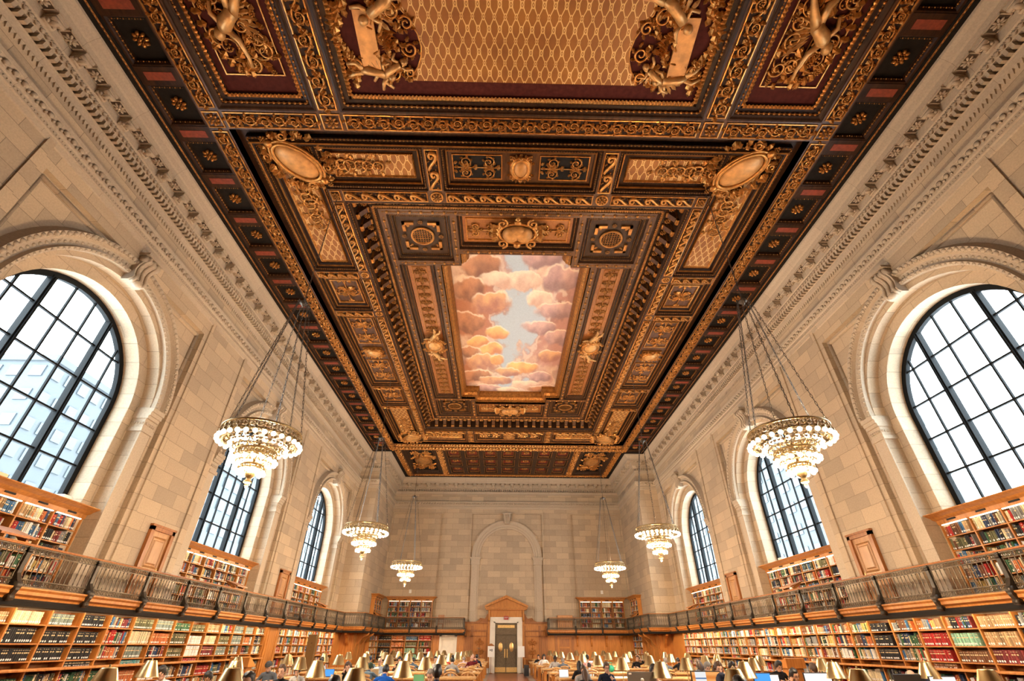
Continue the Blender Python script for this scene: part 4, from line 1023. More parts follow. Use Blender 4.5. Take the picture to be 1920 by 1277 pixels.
# floor of ribs between the frame and the panels
obj('rib_backing', cat([box(-5.2, 11.5, Z1+.22, -3.12, 30.2, Z1+.3), box(3.12, 11.5, Z1+.22, 5.2, 30.2, Z1+.3), box(-3.2, 11.5, Z1+.24, 3.2, 13.8, Z1+.3), box(-3.2, mirY(13.8), Z1+.24, 3.2, 30.2, Z1+.3), box(-3.2, 13.8, Z1+.24, -2.32, 14.5, Z1+.3), box(2.32, 13.8, Z1+.24, 3.2, 14.5, Z1+.3), box(-3.2, mirY(14.5), Z1+.24, -2.32, mirY(13.8), Z1+.3), box(2.32, mirY(14.5), Z1+.24, 3.2, mirY(13.8), Z1+.3)]), M['cwood'], ceil)
def paint_sky():
    """cumulus heads, streaks and a blue gap, laid down puff by puff on a fine grid"""
    nx_, ny_ = 190, 300
    xs, ys = np.linspace(-3.0, 3.0, nx_+1), np.linspace(13.9, 27.8, ny_+1)
    X, Y = np.meshgrid(xs, ys); U, V_ = (X/2.9), (Y-14.0)/13.7                   # -1..1, 0..1
    rng = np.random.default_rng(4)
    def vnoise(fx, fy, seed):
        r = np.random.default_rng(seed); G_ = r.random((64, 64)); a, b = (U+1)*fx, V_*fy*2.3
        i, j = np.floor(a).astype(int), np.floor(b).astype(int); fa, fb = a-i, b-j; fa, fb = fa*fa*(3-2*fa), fb*fb*(3-2*fb)
        q = lambda k, l: G_[(i+k) % 64, (j+l) % 64]
        return (q(0, 0)*(1-fa)+q(1, 0)*fa)*(1-fb)+(q(0, 1)*(1-fa)+q(1, 1)*fa)*fb
    def fbm(f, seed, o=5): return sum(vnoise(f*2**k, f*2**k, seed+k)*.5**(k+1) for k in range(o))
    def mix(c, col, m): return c*(1-m[..., None])+np.array(col)*m[..., None]
    sm = lambda x, a, b: np.clip((x-a)/(b-a), 0, 1)**2*(3-2*np.clip((x-a)/(b-a), 0, 1))
    n1, n2, n3 = fbm(2.2, 1), fbm(4.5, 20), fbm(9, 40)
    L_ = sm(-U+(n1-.5)*1.6, -.5, .7)
    C = mix(np.ones(U.shape+(3,))*np.array((.50, .27, .22)), (.46, .20, .11), L_)
    C = mix(C, (.80, .60, .44), sm(n1+.35*n2, .60, .82)*.85)
    C = mix(C, (.28, .16, .14), sm(n2, .52, .66)*.55)
    gap = np.abs(U-(.02+.16*np.sin(V_*5.2+.4)))-.20-.16*sm(V_, .2, .75)+(n1-.5)*1.3+(n3-.5)*.35
    C = mix(C, (.47, .56, .62), sm(-gap, .0, .16)*.95)
    C = mix(C, (.78, .70, .60), sm(-np.abs(gap-.03), -.10, -.01)*.55)
    puffs = [(-.55, .10, .30, .06, 0), (.35, .06, .32, .05, 1), (.75, .16, .30, .06, 1), (.15, .18, .30, .05, 2), (.40, .28, .26, .05, 2), (-.30, .17, .28, .045, 2), (-.78, .22, .30, .07, 0), (-.42, .30, .30, .075, 3), (.72, .34, .34, .05, 1), (-.75, .42, .28, .07, 0), (.48, .44, .34, .045, 1), (-.28, .49, .22, .045, 4), (.82, .52, .26, .05, 1),
             (-.66, .56, .22, .045, 4), (-.45, .61, .24, .05, 4), (-.86, .64, .24, .05, 0), (.78, .66, .22, .05, 3), (-.55, .72, .34, .07, 3), (-.30, .70, .16, .04, 4), (.20, .76, .34, .05, 4), (-.10, .80, .28, .045, 3), (.62, .84, .30, .05, 1), (-.75, .84, .30, .05, 0), (-.35, .88, .30, .045, 3), (.30, .92, .30, .04, 2), (-.55, .96, .34, .04, 1), (.75, .96, .30, .04, 0), (-.05, .97, .26, .03, 2)]
    PALP = [((.62, .30, .16), (.22, .11, .08)), ((.72, .46, .40), (.30, .19, .19)), ((.92, .78, .58), (.62, .38, .28)), ((.86, .50, .25), (.40, .19, .15)), ((.95, .62, .24), (.60, .25, .12))]
    for k, (pu, pv, ru, rv, kind) in enumerate(puffs):
        w1, w2 = fbm(3.0, 100+7*k, 4)-.5, fbm(6.0, 300+5*k, 4)-.5
        du, dv = (U-pu)/ru+w1*1.1, (V_-pv)/rv+w2*1.1
        d = np.sqrt(du*du+dv*dv); hi, lo = PALP[kind]
        light = sm(-dv*.75-du*.25+(n3-.5)*1.6, -.9, 1.0); m_ = sm(-d, -1.12, -.80)
        col = np.array(lo)*(1-light[..., None])+np.array(hi)*light[..., None]
        C = C*(1-m_[..., None]*.92)+col*m_[..., None]*.92
        rim = sm(-np.abs(d-.98), -.14, -.02)*sm(-dv, .1, .8); C = mix(C, (.95, .82, .62), rim*.6)
    me_V = np.stack([X, Y, np.full_like(X, ZP-.02)], -1).reshape(-1, 3)
    F = [(j*(nx_+1)+i, j*(nx_+1)+i+1, (j+1)*(nx_+1)+i+1, (j+1)*(nx_+1)+i) for j in range(ny_) for i in range(nx_)]
    o = obj('ceiling_painting', ck(me_V, F), M['clouds'], ceil)
    at = o.data.color_attributes.new('paint', 'FLOAT_COLOR', 'POINT')
    at.data.foreach_set('color', np.concatenate([np.clip(C, 0, 1).reshape(-1, 3), np.ones((C.shape[0]*C.shape[1], 1))], 1).astype(np.float32).ravel())
paint_sky()

# --- end bay over the narrow part: red lattice of small coffers between cartouche panels
band(-8.9, 34.18, 8.9, 34.95, GRAPE, .86, .1)
for s in (-1, 1):
    x0_, x1_ = sorted((s*8.35, s*8.93)); band(x0_, 34.95, x1_, 41.4, GRAPE, .86, .06)
    x0_, x1_ = sorted((s*5.1, s*5.7)); band(x0_, 34.95, x1_, 40.9, GRAPE, .86, .06)
    rr = (min(s*5.7, s*8.35), 34.95, max(s*5.7, s*8.35), 40.9); c, g_ = panel_base(rr, 'maroon'); p = obj('ceiling_panel', c, [M['cwood'], M['cdark']], ceil)
    cx, cy_ = (rr[0]+rr[2])/2, 37.9
    sh, rim = cartouche(cx, cy_, .55, .9, 14.58); obj('shield', sh, M['tablet'], p)
    obj('shield_rim', cat([rim, scrollwork(cx-.85, cy_-2.2, cx+.85, cy_-1.2, 2, 14.6, .03), scrollwork(cx-.85, cy_+1.2, cx+.85, cy_+2.2, 2, 14.6, .03), putto().t(cx-.5, cy_+1.3, 14.56, 1, 1.6, 1.6, 1.6), putto().t(cx+.5, cy_-1.3, 14.56, 2, 1.6, 1.6, 1.6)]), M['gold'], p)
band(-8.35, 40.9, 8.35, 41.4, GRAPE, .86, .05)
nx, ny = 7, 3; X0_, X1_, Ya, Yb = -5.1, 5.1, 34.95, 40.9
dx, dy = (X1_-X0_)/nx, (Yb-Ya)/ny
for i in range(nx):
    for j in range(ny):
        r = (X0_+i*dx, Ya+j*dy, X0_+(i+1)*dx, Ya+(j+1)*dy)
        p = obj('end_coffer', cat([frame(r, [(0, ZB), (.16, ZB), (.2, ZB+.05), (.22, ZB+.14), (.3, ZB+.16), (.34, ZB+.26)]), box(r[0]+.3, r[1]+.3, 14.66, r[2]-.3, r[3]-.3, 14.68).mat(1)]), [M['cwood'], M['redbar']], ceil)
        obj('rosette', [ROS.t((r[0]+r[2])/2, (r[1]+r[3])/2, 14.65, 0, 1.3)]+eggs(r, .19, ZB+.03, .11, .024, 1.0)+[frame(r, [(.29, 14.56), (.31, 14.53), (.34, 14.56)])], M['gold_dull'], p)
# ------------------------------------------------------------------ gallery balcony, railings, doors, panelling
RX, RXN, YR0, YR1, XEB = 10.60, 9.28, 35.2, 41.2, 3.25
ZF = 2.66
for s in (-1, 1):
    path = [(RX, YBACK), (RX, YR0), (RXN, YR0), (RXN, YR1), (XEB, YR1), (XEB, YEND)]
    wallp = [(WX+.9, YBACK), (WX+.9, YSTEP), (NX, YSTEP), (NX, YEND)]
    slab = cat([box(RX, YBACK, 2.50, 12.4, YR0, ZF), box(RXN, YR0, 2.50, 12.4, YR1, ZF), box(XEB, YR1, 2.50, NX, YEND, ZF)])
    b = obj('gallery_balcony', slab.x(mir(s)), M['oak_dark'], kind='structure')
    tag(b, f'oak gallery balcony along the {SIDE[s]} wall', 'balcony')
    prof = [(-.05, 2.36), (.03, 2.38), (.05, 2.46), (.02, 2.50), (.03, 2.54), (.10, 2.58), (.10, 2.64), (.14, 2.68), (.14, 2.71), (-.05, 2.73)]
    obj('balcony_fascia', sweep(path, prof[3:]).x(mir(s)), M['oak'], b)
    obj('black_moulding', sweep(path, prof[:4]).x(mir(s)), M['black'], b)
    # railing
    rl = thing('gallery_railing', f'dark bronze balustrade on the {SIDE[s]} gallery balcony', 'railing')
    top = sweep([(x, y) for x, y in path], [(-.03, 3.47), (-.035, 3.50), (.0, 3.515), (.035, 3.50), (.03, 3.47), (-.03, 3.47)])
    obj('handrail', top.x(mir(s)), M['oak_dark'], rl)
    bal = lathe([(.010, 2.86), (.016, 2.90), (.009, 2.94), (.013, 3.05), (.022, 3.10), (.009, 3.13), (.013, 3.22), (.009, 3.28), (.018, 3.31), (.010, 3.335)], 5)
    orn = cat([tube([(.047*math.cos(a), 0, .047*math.sin(a)) for a in np.linspace(0, 2*PI, 9)[:-1]], .009, 4, True, flat=(0, 1, 0)), tube([(-.05, 0, -.045), (.05, 0, .045)], .008, 4, flat=(0, 1, 0)), tube([(-.05, 0, .045), (.05, 0, -.045)], .008, 4, flat=(0, 1, 0))])
    posts_y = [13.05-2.05*k for k in range(5, 0, -1)]+[13.05+2.05*k for k in range(11)]
    legs = []
    ptsY = [y for y in posts_y if y < 34.4]+[YR0]
    for a, c in zip(ptsY[:-1], ptsY[1:]): legs.append(((RX, a), (RX, c)))
    legs.append(((RX, YR0), (RXN, YR0)))
    for k in range(3): legs.append(((RXN, YR0+2*k), (RXN, YR0+2*k+2)))
    for k in range(3): legs.append(((RXN-2.01*k, YR1), (RXN-2.01*(k+1), YR1)))
    legs.append(((XEB, YR1), (XEB, YEND)))
    cache = {}
    post = cat([box(-.03, -.03, 2.70, .03, .03, 3.47), prism([(.0, 3.46), (.05, 3.44), (.055, 3.30), (.05, 3.10), (.055, 2.96), (.12, 2.84), (.19, 2.74), (.19, 2.64), (.15, 2.55), (.16, 2.46), (.10, 2.44), (.0, 2.50)], -.05, .05, 'x'),
                tube([(-.065, .12, 2.72), (.065, .12, 2.72)], .085, 9), tube([(-.06, .12, 2.50), (.06, .12, 2.50)], .055, 8), tube([(-.05, .04, 3.38), (.05, .04, 3.38)], .04, 7)])
    for (p0, p1) in legs:
        d = Vector(p1)-Vector(p0); L = d.length; key = round(L, 2)
        def panel(L):
            n = max(1, round(L/.140)); q = []
            for k in range(n): q.append(bal.t(-L/2+(k+.5)*L/n))
            n2 = max(1, round(L/.105))
            for k in range(n2):
                x = -L/2+(k+.5)*L/n2; q += [orn.t(x, 0, 3.40), orn.t(x, 0, 2.795)]
            for z in (3.345, 3.455, 2.735, 2.855): q.append(box(-L/2, -.014, z-.008, L/2, .014, z+.008))
            return cat(q)
        mid = (Vector(p0)+Vector(p1))/2; ang = math.atan2(d.y, d.x)
        obj('railing_panel', panel(L).t(mid.x, mid.y, 0, ang).x(mir(s)), M['bronze'], rl)
        obj('railing_post', post.t(p0[0], p0[1], 0, ang).x(mir(s)), M['bronze_dark'], rl)

def gallery_door(n, s, y):
    d = thing(f'door_{n}', f'panelled oak gallery door in the {SIDE[s]} pier, ' + ('nearest' if y < 20 else 'farther along'), 'door', kind='structure')
    w, z0, z1 = .60, ZF, 4.88
    fr = [box(WX-.10, y-w, z0, WX+.02, y-w+.15, z1), box(WX-.10, y+w-.15, z0, WX+.02, y+w, z1), box(WX-.10, y-w, z1-.15, WX+.02, y+w, z1), box(WX-.12, y-w-.02, z1-.04, WX, y+w+.02, z1+.02)]
    obj('door_frame', cat(fr).x(mir(s)), M['oak_dark'], d)
    lf = [box(WX-.04, y-w+.15, z0, WX+.01, y+w-.15, z1-.15)]
    pr = [(0, 0), (.03, .03), (.05, 0), (.09, -.01), (.13, .03)]
    for za, zb in ((2.85, 3.55), (3.70, 4.58)):
        R = [(y-w+.27, za), (y+w-.27, za), (y+w-.27, zb), (y-w+.27, zb)]
        V, F = [], []
        for ins, dep in pr:
            for a, b in ((ins, ins), (-ins, ins), (-ins, -ins), (ins, -ins)): pass
            V += [(WX-.045-dep, R[0][0]+ins, R[0][1]+ins), (WX-.045-dep, R[1][0]-ins, R[1][1]+ins), (WX-.045-dep, R[2][0]-ins, R[2][1]-ins), (WX-.045-dep, R[3][0]+ins, R[3][1]-ins)]
        for k in range(len(pr)-1):
            for j in range(4): F.append((k*4+j, k*4+(j+1) % 4, k*4+4+(j+1) % 4, k*4+4+j))
        F.append(tuple(range(len(pr)*4-4, len(pr)*4))); lf.append(ck(V, F))
    obj('door_leaf', cat(lf).x(mir(s)), M['door_oak'], d)
    hw = []
    for z in (3.6, 4.3, 2.95): hw.append(cbox(WX-.055, y-w+.17, z, .02, .02, .14))
    hw += [cbox(WX-.05, y+w-.21, 3.62, .012, .05, .2), ball(.035, 8, 6).t(WX-.09, y+w-.21, 3.62)]
    obj('brass_fittings', cat(hw).x(mir(s)), M['brass_plate'], d)
n_ = 1
for s in (-1, 1):
    for y in (16.2, 26.5): gallery_door(n_, s, y); n_ += 1

# far end: portal, panelling and doors
pan = obj('trim_3', cat([box(-3.2, YEND-.10, 0.3, -1.3, YEND, 3.24), box(1.3, YEND-.10, .3, 3.2, YEND, 3.24)]), M['oak'], kind='structure')
tag(pan, 'carved oak panelling flanking the far doorway', 'panelling')
q = []
for s in (-1, 1):
    for x in (3.12, 2.62, 1.42): a, b = sorted((s*(x-.09), s*(x+.09))); q.append(box(a, YEND-.16, .3, b, YEND-.08, 3.0))
    a, b = sorted((s*2.72, s*3.02)); q.append(box(a, YEND-.20, .3, b, YEND-.1, 2.3))
    a, b = sorted((s*1.3, s*3.22)); q += [box(a, YEND-.2, 2.62, b, YEND-.08, 2.72), box(a, YEND-.22, 3.16, b, YEND, 3.27), box(a, YEND-.16, 2.28, b, YEND-.08, 2.34), box(a, YEND-.18, .28, b, YEND, .42)]
    pts = [(s*1.42, 3.27), (s*1.42, 3.85), (s*1.52, 3.75), (s*1.58, 3.6), (s*1.70, 3.48), (s*1.9, 3.52), (s*2.05, 3.50), (s*2.2, 3.36), (s*2.42, 3.27)]
    q.append(prism(pts, YEND-.15, YEND, 'y')); q.append(tube([(s*2.0+.1*math.cos(a), YEND-.16, 3.42+.09*math.sin(a)) for a in np.linspace(0, 2*PI, 12)], .03, 5, flat=(0, 1, 0)))
obj('panel_stiles', q, M['oak_dark'], pan)
q = []
for s in (-1, 1):
    a, b = sorted((s*1.66, s*2.40)); sw = scrollwork(-.9, -.32, .9, .32, 12, 0, .025)
    A = np.array(((0, 1, 0, s*2.03), (0, 0, 1, YEND-.10), (1, 0, 0, 1.28), (0, 0, 0, 1)), float)
    q.append(sw.x(A)); q += [box(a-.04, YEND-.14, .34, a, YEND-.09, 2.24), box(b, YEND-.14, .34, b+.04, YEND-.09, 2.24)]
obj('carved_panels', q, M['oak'], pan)
obj('stone_plinth', cat([box(-3.25, YEND-.24, 0, -1.28, YEND, .3), box(1.28, YEND-.24, 0, 3.25, YEND, .3)]), M['marble'], pan)

dr = thing('door_5', 'tall double door in a white marble surround below an oak pediment', 'door', kind='structure')
Yd = YEND-.2
obj('marble_surround', cat([box(-1.25, Yd-.12, 0, -.85, YEND, 3.27), box(.85, Yd-.12, 0, 1.25, YEND, 3.27), box(-1.25, Yd-.12, 3.26, 1.25, YEND, 3.58), box(-.95, Yd-.15, 0, -.85, YEND, 3.27), box(.85, Yd-.15, 0, .95, YEND, 3.27), box(-.95, Yd-.15, 3.18, .95, YEND, 3.27)]), M['marble'], dr)
ped = []
ped += [box(-1.42, Yd-.05, .3, -1.25, YEND, 3.62), box(1.25, Yd-.05, .3, 1.42, YEND, 3.62), box(-1.42, Yd-.1, 3.58, 1.42, YEND, 4.05), box(-1.6, Yd-.28, 4.05, 1.6, YEND, 4.13), box(-1.66, Yd-.36, 4.13, 1.66, YEND, 4.24)]
ped += [prism([(-1.66, 4.24), (1.66, 4.24), (0, 5.0)], Yd-.12, YEND, 'y')]
for s in (-1, 1):
    ped.append(prism([(s*1.70, 4.22), (s*1.70, 4.36), (0, 5.08), (0, 4.86)], Yd-.36, YEND, 'y'))
    ped += [tube([(s*1.34, Yd-.14-.12*math.sin(t*PI), 3.3+.75*t) for t in np.linspace(0, 1, 9)], [.05, .08, .09, .07, .06, .06, .08, .1, .08], 7)]
for k in range(19): ped.append(cbox(-1.53+k*.17, Yd-.24, 4.09, .09, .1, .07))
obj('pediment', ped, M['oak'], dr)
lv = []
for s in (-1, 1):
    a, b = sorted((0.008*s, s*.85)); l_ = obj('door_leaf', cat([box(a, Yd+.02, .02, b, Yd+.1, 2.38), box(a+.1, Yd-.0, .55, b-.1, Yd+.03, 1.0), box(a+.1, Yd-.0, 1.95, b-.1, Yd+.03, 2.28)]), M['bronze'], dr)
    obj('oval_window', ball(1, 20, 6).t(s*.42, Yd, 1.62, 0, .17, .03, .31), M['brass_plate'], l_)
    obj('push_plate', box(min(s*.05, s*.13), Yd-.02, .95, max(s*.05, s*.13), Yd+.03, 1.5), M['brass_plate'], l_)
    obj('kick_plate', box(a+.02, Yd-.01, .05, b-.02, Yd+.03, .36), M['brass_plate'], l_)
obj('overdoor_panel', cat([box(-.85, Yd+.02, 2.40, .85, Yd+.1, 3.2), box(-.6, Yd-.0, 2.5, .6, Yd+.03, 2.75)]), M['bronze'], dr)
obj('name_plate', cat([box(-.66, Yd-.02, 2.86, .66, Yd+.03, 3.05)]+[box(-.45+k*.075, Yd-.035, 2.90, -.40+k*.075, Yd-.02, 3.0) for k in range(12)]), M['brass_plate'], dr)
def text_mesh(s_, size, mat, name, parent, loc, rot, thick=.006):
    cu = bpy.data.curves.new(name, 'FONT'); cu.body = s_; cu.size = size; cu.align_x = 'CENTER'; cu.align_y = 'CENTER'; cu.extrude = thick
    o = bpy.data.objects.new(name+'_tmp', cu); COL.objects.link(o); bpy.context.view_layer.update()
    dg = bpy.context.evaluated_depsgraph_get(); me = bpy.data.meshes.new_from_object(o.evaluated_get(dg)); bpy.data.objects.remove(o); bpy.data.curves.remove(cu)
    me.materials.clear(); me.materials.append(mat)
    q = bpy.data.objects.new(name, me); COL.objects.link(q); q.parent = parent; q.location = loc; q.rotation_euler = rot
    return q
ex = obj('exit_sign', box(-.17, -.05, -.12, .17, .05, .12), M['red'], loc=(0, Yd-.20, 3.53)); tag(ex, 'red exit sign over the far doorway', 'sign')
text_mesh('EXIT', .13, M['white'], 'lettering', ex, (0, -.052, 0), (PI/2, 0, 0), .004)

# white marble door and pale door at the ends of the lower storey
d6 = thing('door_6', 'closed white marble door under the left end of the gallery', 'door', kind='structure')
obj('door_leaf', cat([box(-5.05, YEND-.06, 0, -3.85, YEND, 2.36)]), M['marble'], d6)
obj('door_frame', cat([box(-5.12, YEND-.14, 0, -4.95, YEND, 2.42), box(-3.95, YEND-.14, 0, -3.78, YEND, 2.42), box(-5.12, YEND-.14, 2.28, -3.78, YEND, 2.44), box(-4.85, YEND-.09, .2, -4.8, YEND, 2.15), box(-4.1, YEND-.09, .2, -4.05, YEND, 2.15), box(-4.85, YEND-.09, 2.1, -4.05, YEND, 2.15)]), M['marble'], d6)
d7 = thing('door_7', 'panelled oak door under the right end of the gallery', 'door', kind='structure')
obj('door_leaf', box(3.95, YEND-.08, 0, 5.05, YEND, 2.3), M['oak'], d7)
obj('door_frame', cat([box(3.78, YEND-.14, 0, 3.95, YEND, 2.44), box(5.05, YEND-.14, 0, 5.22, YEND, 2.44), box(3.78, YEND-.16, 2.28, 5.22, YEND, 2.46)]+[box(4.12, YEND-.11, z0, 4.88, YEND-.06, z1) for z0, z1 in ((.2, .9), (1.0, 1.55), (1.65, 2.15))]), M['oak_dark'], d7)
# oak wainscot of the lower storey in the last bay and beside the bookcases
wn = obj('trim_4', cat([box(-NX, YEND-.05, 0, -5.12, YEND+.02, 2.46), box(-3.78, YEND-.05, 0, -3.2, YEND+.02, 2.46), box(3.2, YEND-.05, 0, 3.78, YEND+.02, 2.46), box(5.22, YEND-.05, 0, NX, YEND+.02, 2.46),
                        box(-NX-.02, YSTEP, 0, -NX+.05, YEND, 2.46), box(NX-.05, YSTEP, 0, NX+.02, YEND, 2.46), box(-11.5, YSTEP-.05, 0, -NX, YSTEP+.02, 2.46), box(NX, YSTEP-.05, 0, 11.5, YSTEP+.02, 2.46),
                        box(-10.95, 34.7, 0, -10.85, YSTEP, 2.46), box(10.85, 33.8, 0, 10.95, YSTEP, 2.46), box(-10.95, 24.6, 0, -10.80, 25.9, 2.46)]), M['oak'], kind='structure')
tag(wn, 'plain oak wall panelling below the gallery', 'panelling')
st = []
for x in (5.5, 6.6, 7.75, 8.9): st += [box(x-.03, YEND-.08, .2, x+.03, YEND-.03, 2.4), prism([(YEND-.05, 2.42), (YEND-.55, 2.42), (YEND-.50, 2.30), (YEND-.25, 2.15), (YEND-.20, 1.9), (YEND-.12, 1.72), (YEND-.05, 1.65)], x-.07, x+.07, 'x')]
for s in (-1, 1):
    for y in (36.9, 38.2): st.append(prism([(s*(NX-.05), 2.42), (s*(NX-.85), 2.42), (s*(NX-.8), 2.28), (s*(NX-.4), 2.1), (s*(NX-.25), 1.85), (s*(NX-.1), 1.7), (s*(NX-.05), 1.6)], y-.08, y+.08, 'y'))
    for x in (NX+.3, NX+.9): st.append(prism([(YSTEP-.05, 2.42), (YSTEP-.85, 2.42), (YSTEP-.8, 2.28), (YSTEP-.4, 2.1), (YSTEP-.25, 1.85), (YSTEP-.1, 1.7), (YSTEP-.05, 1.6)], s*x-.08, s*x+.08, 'x'))
    for y in (36.3, 37.6, 39.0): a, b = sorted((s*(NX-.05), s*(NX-.08))); st.append(box(a, y, .2, b, y+.06, 2.4))
st += [box(-10.98, 24.75, .2, -10.78, 24.85, 2.4), box(-10.98, 25.6, .2, -10.78, 25.7, 2.4)]
obj('corbels_and_stiles', st, M['oak'], wn)

# ------------------------------------------------------------------ bookcases and books
BOOKS = []
PAL = {
 'mix': ['black', 'brown', 'olive', 'green', 'blue', 'red', 'cream', 'white', 'tan', 'grey', 'maroon', 'navy', 'orange'],
 'light': ['cream', 'cream', 'white', 'white', 'tan', 'yellow', 'orange', 'grey', 'green', 'red', 'black', 'blue'],
 'dark': ['black', 'black', 'brown', 'olive', 'navy', 'grey', 'maroon', 'green', 'cream'],
}
BC = {'black': (.020, .019, .020), 'brown': (.16, .066, .028), 'olive': (.125, .12, .055), 'green': (.045, .12, .055), 'mint': (.30, .56, .40), 'blue': (.05, .15, .30), 'navy': (.03, .05, .11), 'red': (.42, .025, .02), 'orange': (.56, .17, .05), 'cream': (.70, .58, .36), 'white': (.80, .77, .70), 'tan': (.46, .30, .15), 'grey': (.26, .26, .25), 'maroon': (.20, .035, .035), 'yellow': (.66, .47, .14), 'teal': (.08, .27, .29), 'slate': (.20, .25, .22)}
BN = {'olive': 'olive green', 'mint': 'mint green', 'navy': 'navy blue', 'slate': 'grey-green', 'tan': 'tan brown', 'cream': 'cream'}
BM = {(k, j): flat('book_cloth_'+k, tuple(c*f for c in v), .62, noise=.22, scale=40, spec=.3) for k, v in BC.items() for j, f in enumerate((.62, .95, 1.25))}
KEYS = list(BC)
def book_unit():
    # spine towards -y, rounded; unit size 1 x 1 x 1, foot at z=0
    P = [(-.5, 1), (-.5, .06), (-.30, 0), (0, -.03), (.30, 0), (.5, .06), (.5, 1)]
    return prism(P, 0, 1)
BU = book_unit()
BANDS = cat([ck([(-.40, -.022, a), (.40, -.022, a), (.40, -.034, a), (-.40, -.034, a), (-.40, -.022, b_), (.40, -.022, b_), (.40, -.034, b_), (-.40, -.034, b_)], [(2, 3, 7, 6), (0, 1, 2, 3), (4, 5, 6, 7)]) for a, b_ in ((.60, .70), (.84, .87))])
LABEL = ck([(-.34, -.04, .10), (.34, -.04, .10), (.34, -.04, .24), (-.34, -.04, .24)], [(0, 1, 2, 3)])
def spec(key, rn):
    """list of (count, colours, uniform height) runs for a shelf of one of the palettes or of plain colours"""
    return key
def fill_cell(mat4, x0, x1, y, z, hmax, dep, key, rn, tagline):
    x = x0+.01; k = 0
    full = rn.uniform(.80, 1.0); end = x0+(x1-x0)*full-.012
    cols = PAL.get(key, [key]); single = key not in PAL
    run, col, h0, w0 = 0, None, .25, .04
    while True:
        if run <= 0:
            col = rn.choice(cols); run = 99 if single else rn.choice([1, 1, 1, 2, 2, 3, 5]); h0 = hmax*rn.uniform(.72, .96); w0 = rn.uniform(.026, .060) if not single else rn.choice((.045, .055, .062))
        w = w0 if single else max(.018, w0*rn.uniform(.9, 1.1))
        if x+w > end: break
        h = h0*(1 if single else rn.uniform(.97, 1.02)); k += 1
        BOOKS.append((mat4, x+w/2, y+rn.uniform(0, .012), z, w*.90, dep*rn.uniform(.9, 1), h*rn.uniform(.985, 1), (col, rn.choice((0, 1, 1, 2))), tagline, k, (rn.random() < .8)+2*(rn.random() < (.75 if single else .35))))
        x += w; run -= 1
ORD = ['first', 'second', 'third', 'fourth', 'fifth', 'sixth', 'seventh', 'eighth', 'ninth', 'tenth', 'eleventh', 'twelfth', 'thirteenth', 'fourteenth', 'fifteenth', 'sixteenth', 'seventeenth', 'eighteenth', 'nineteenth', 'twentieth']
ORD += ['twenty-'+w for w in ORD[:9]]+['thirtieth']+['thirty-'+w for w in ORD[:9]]+['fortieth']+['forty-'+w for w in ORD[:9]]
def bookcase(label, origin, rz, length, ncol, rows, z_top, depth=.30, cornice_h=0, ledge=None, colours=None, seed=1, lamp=False, where='', front_pad=0, base=None, group=None, flip_order=False):
    """rows: list of (shelf z, clear height). local x along the run, -y the front"""
    t = thing('bookcase', label, 'bookcase', origin, rz, group)
    M4 = Matrix.Translation(Vector(origin)) @ Matrix.Rotation(rz, 4, 'Z')
    rn = random.Random(seed); cw = length/ncol; zb = base if base is not None else min(r[0] for r in rows)-.1
    obj('back_panel', box(0, depth, zb, length, depth+.02, z_top), M['oak_dark'], t)
    U = box(-.02, -.012, zb, .02, depth, z_top); ume = None
    for i in range(ncol+1):
        if ume is None: o = obj('upright', U, M['oak'], t, (i*cw, 0, 0)); ume = o.data
        else: obj('upright', ume, None, t, (i*cw, 0, 0))
    for z, h in rows: obj('shelf', box(0, -.004, z-.025, length, depth, z), M['oak'], t)
    if ledge is not None:
        obj('ledge', cat([bevbox(-.03, -.16, ledge-.045, length+.03, depth, ledge, .015)]), M['oak'], t)
        obj('lower_front', box(0, -.09, zb, length, -.05, zb+.06), M['oak'], t)
    if cornice_h:
        z = z_top
        pr = [(.0, z-.03), (.03, z), (.04, z+.10), (.10, z+.14), (.14, z+cornice_h*.65), (.24, z+cornice_h*.8), (.30, z+cornice_h*.92), (.30, z+cornice_h), (-.3, z+cornice_h)]
        c = sweep([(length+.02, depth), (length+.02, 0), (-.02, 0), (-.02, depth)][::-1], [(-d, q) for d, q in pr])
        c = sweep([(-.02, depth), (-.02, 0), (length+.02, 0), (length+.02, depth)], [(-d, q) for d, q in pr])
        o = obj('case_cornice', c, M['oak'], t)
        for i in range(ncol): obj('air_slot', box((i+.5)*cw-.14, -.062, z+.05, (i+.5)*cw+.14, -.03, z+.09), M['black'], o)
    if lamp:
        for i in range(ncol):
            obj('shelf_light', box(i*cw+.06, -.03, z_top-.035, (i+1)*cw-.06, .01, z_top-.012), M['strip'], t)
    for i in range(ncol):
        for j, (z, h) in enumerate(rows):
            key = colours(i, j, rn) if colours else rn.choice(['mix', 'mix', 'light', 'dark'])
            if key is None: continue
            col_n = i if not flip_order else ncol-1-i
            fill_cell(M4, i*cw+.02, (i+1)*cw-.02, .02, z, h, depth*.72, key, rn, (where, col_n, len(rows), j))
    return t
ROW_LOW = [(2.08, .27), (1.72, .33), (1.39, .305), (1.255, .10), (.84, .34), (.47, .34), (.10, .34)]
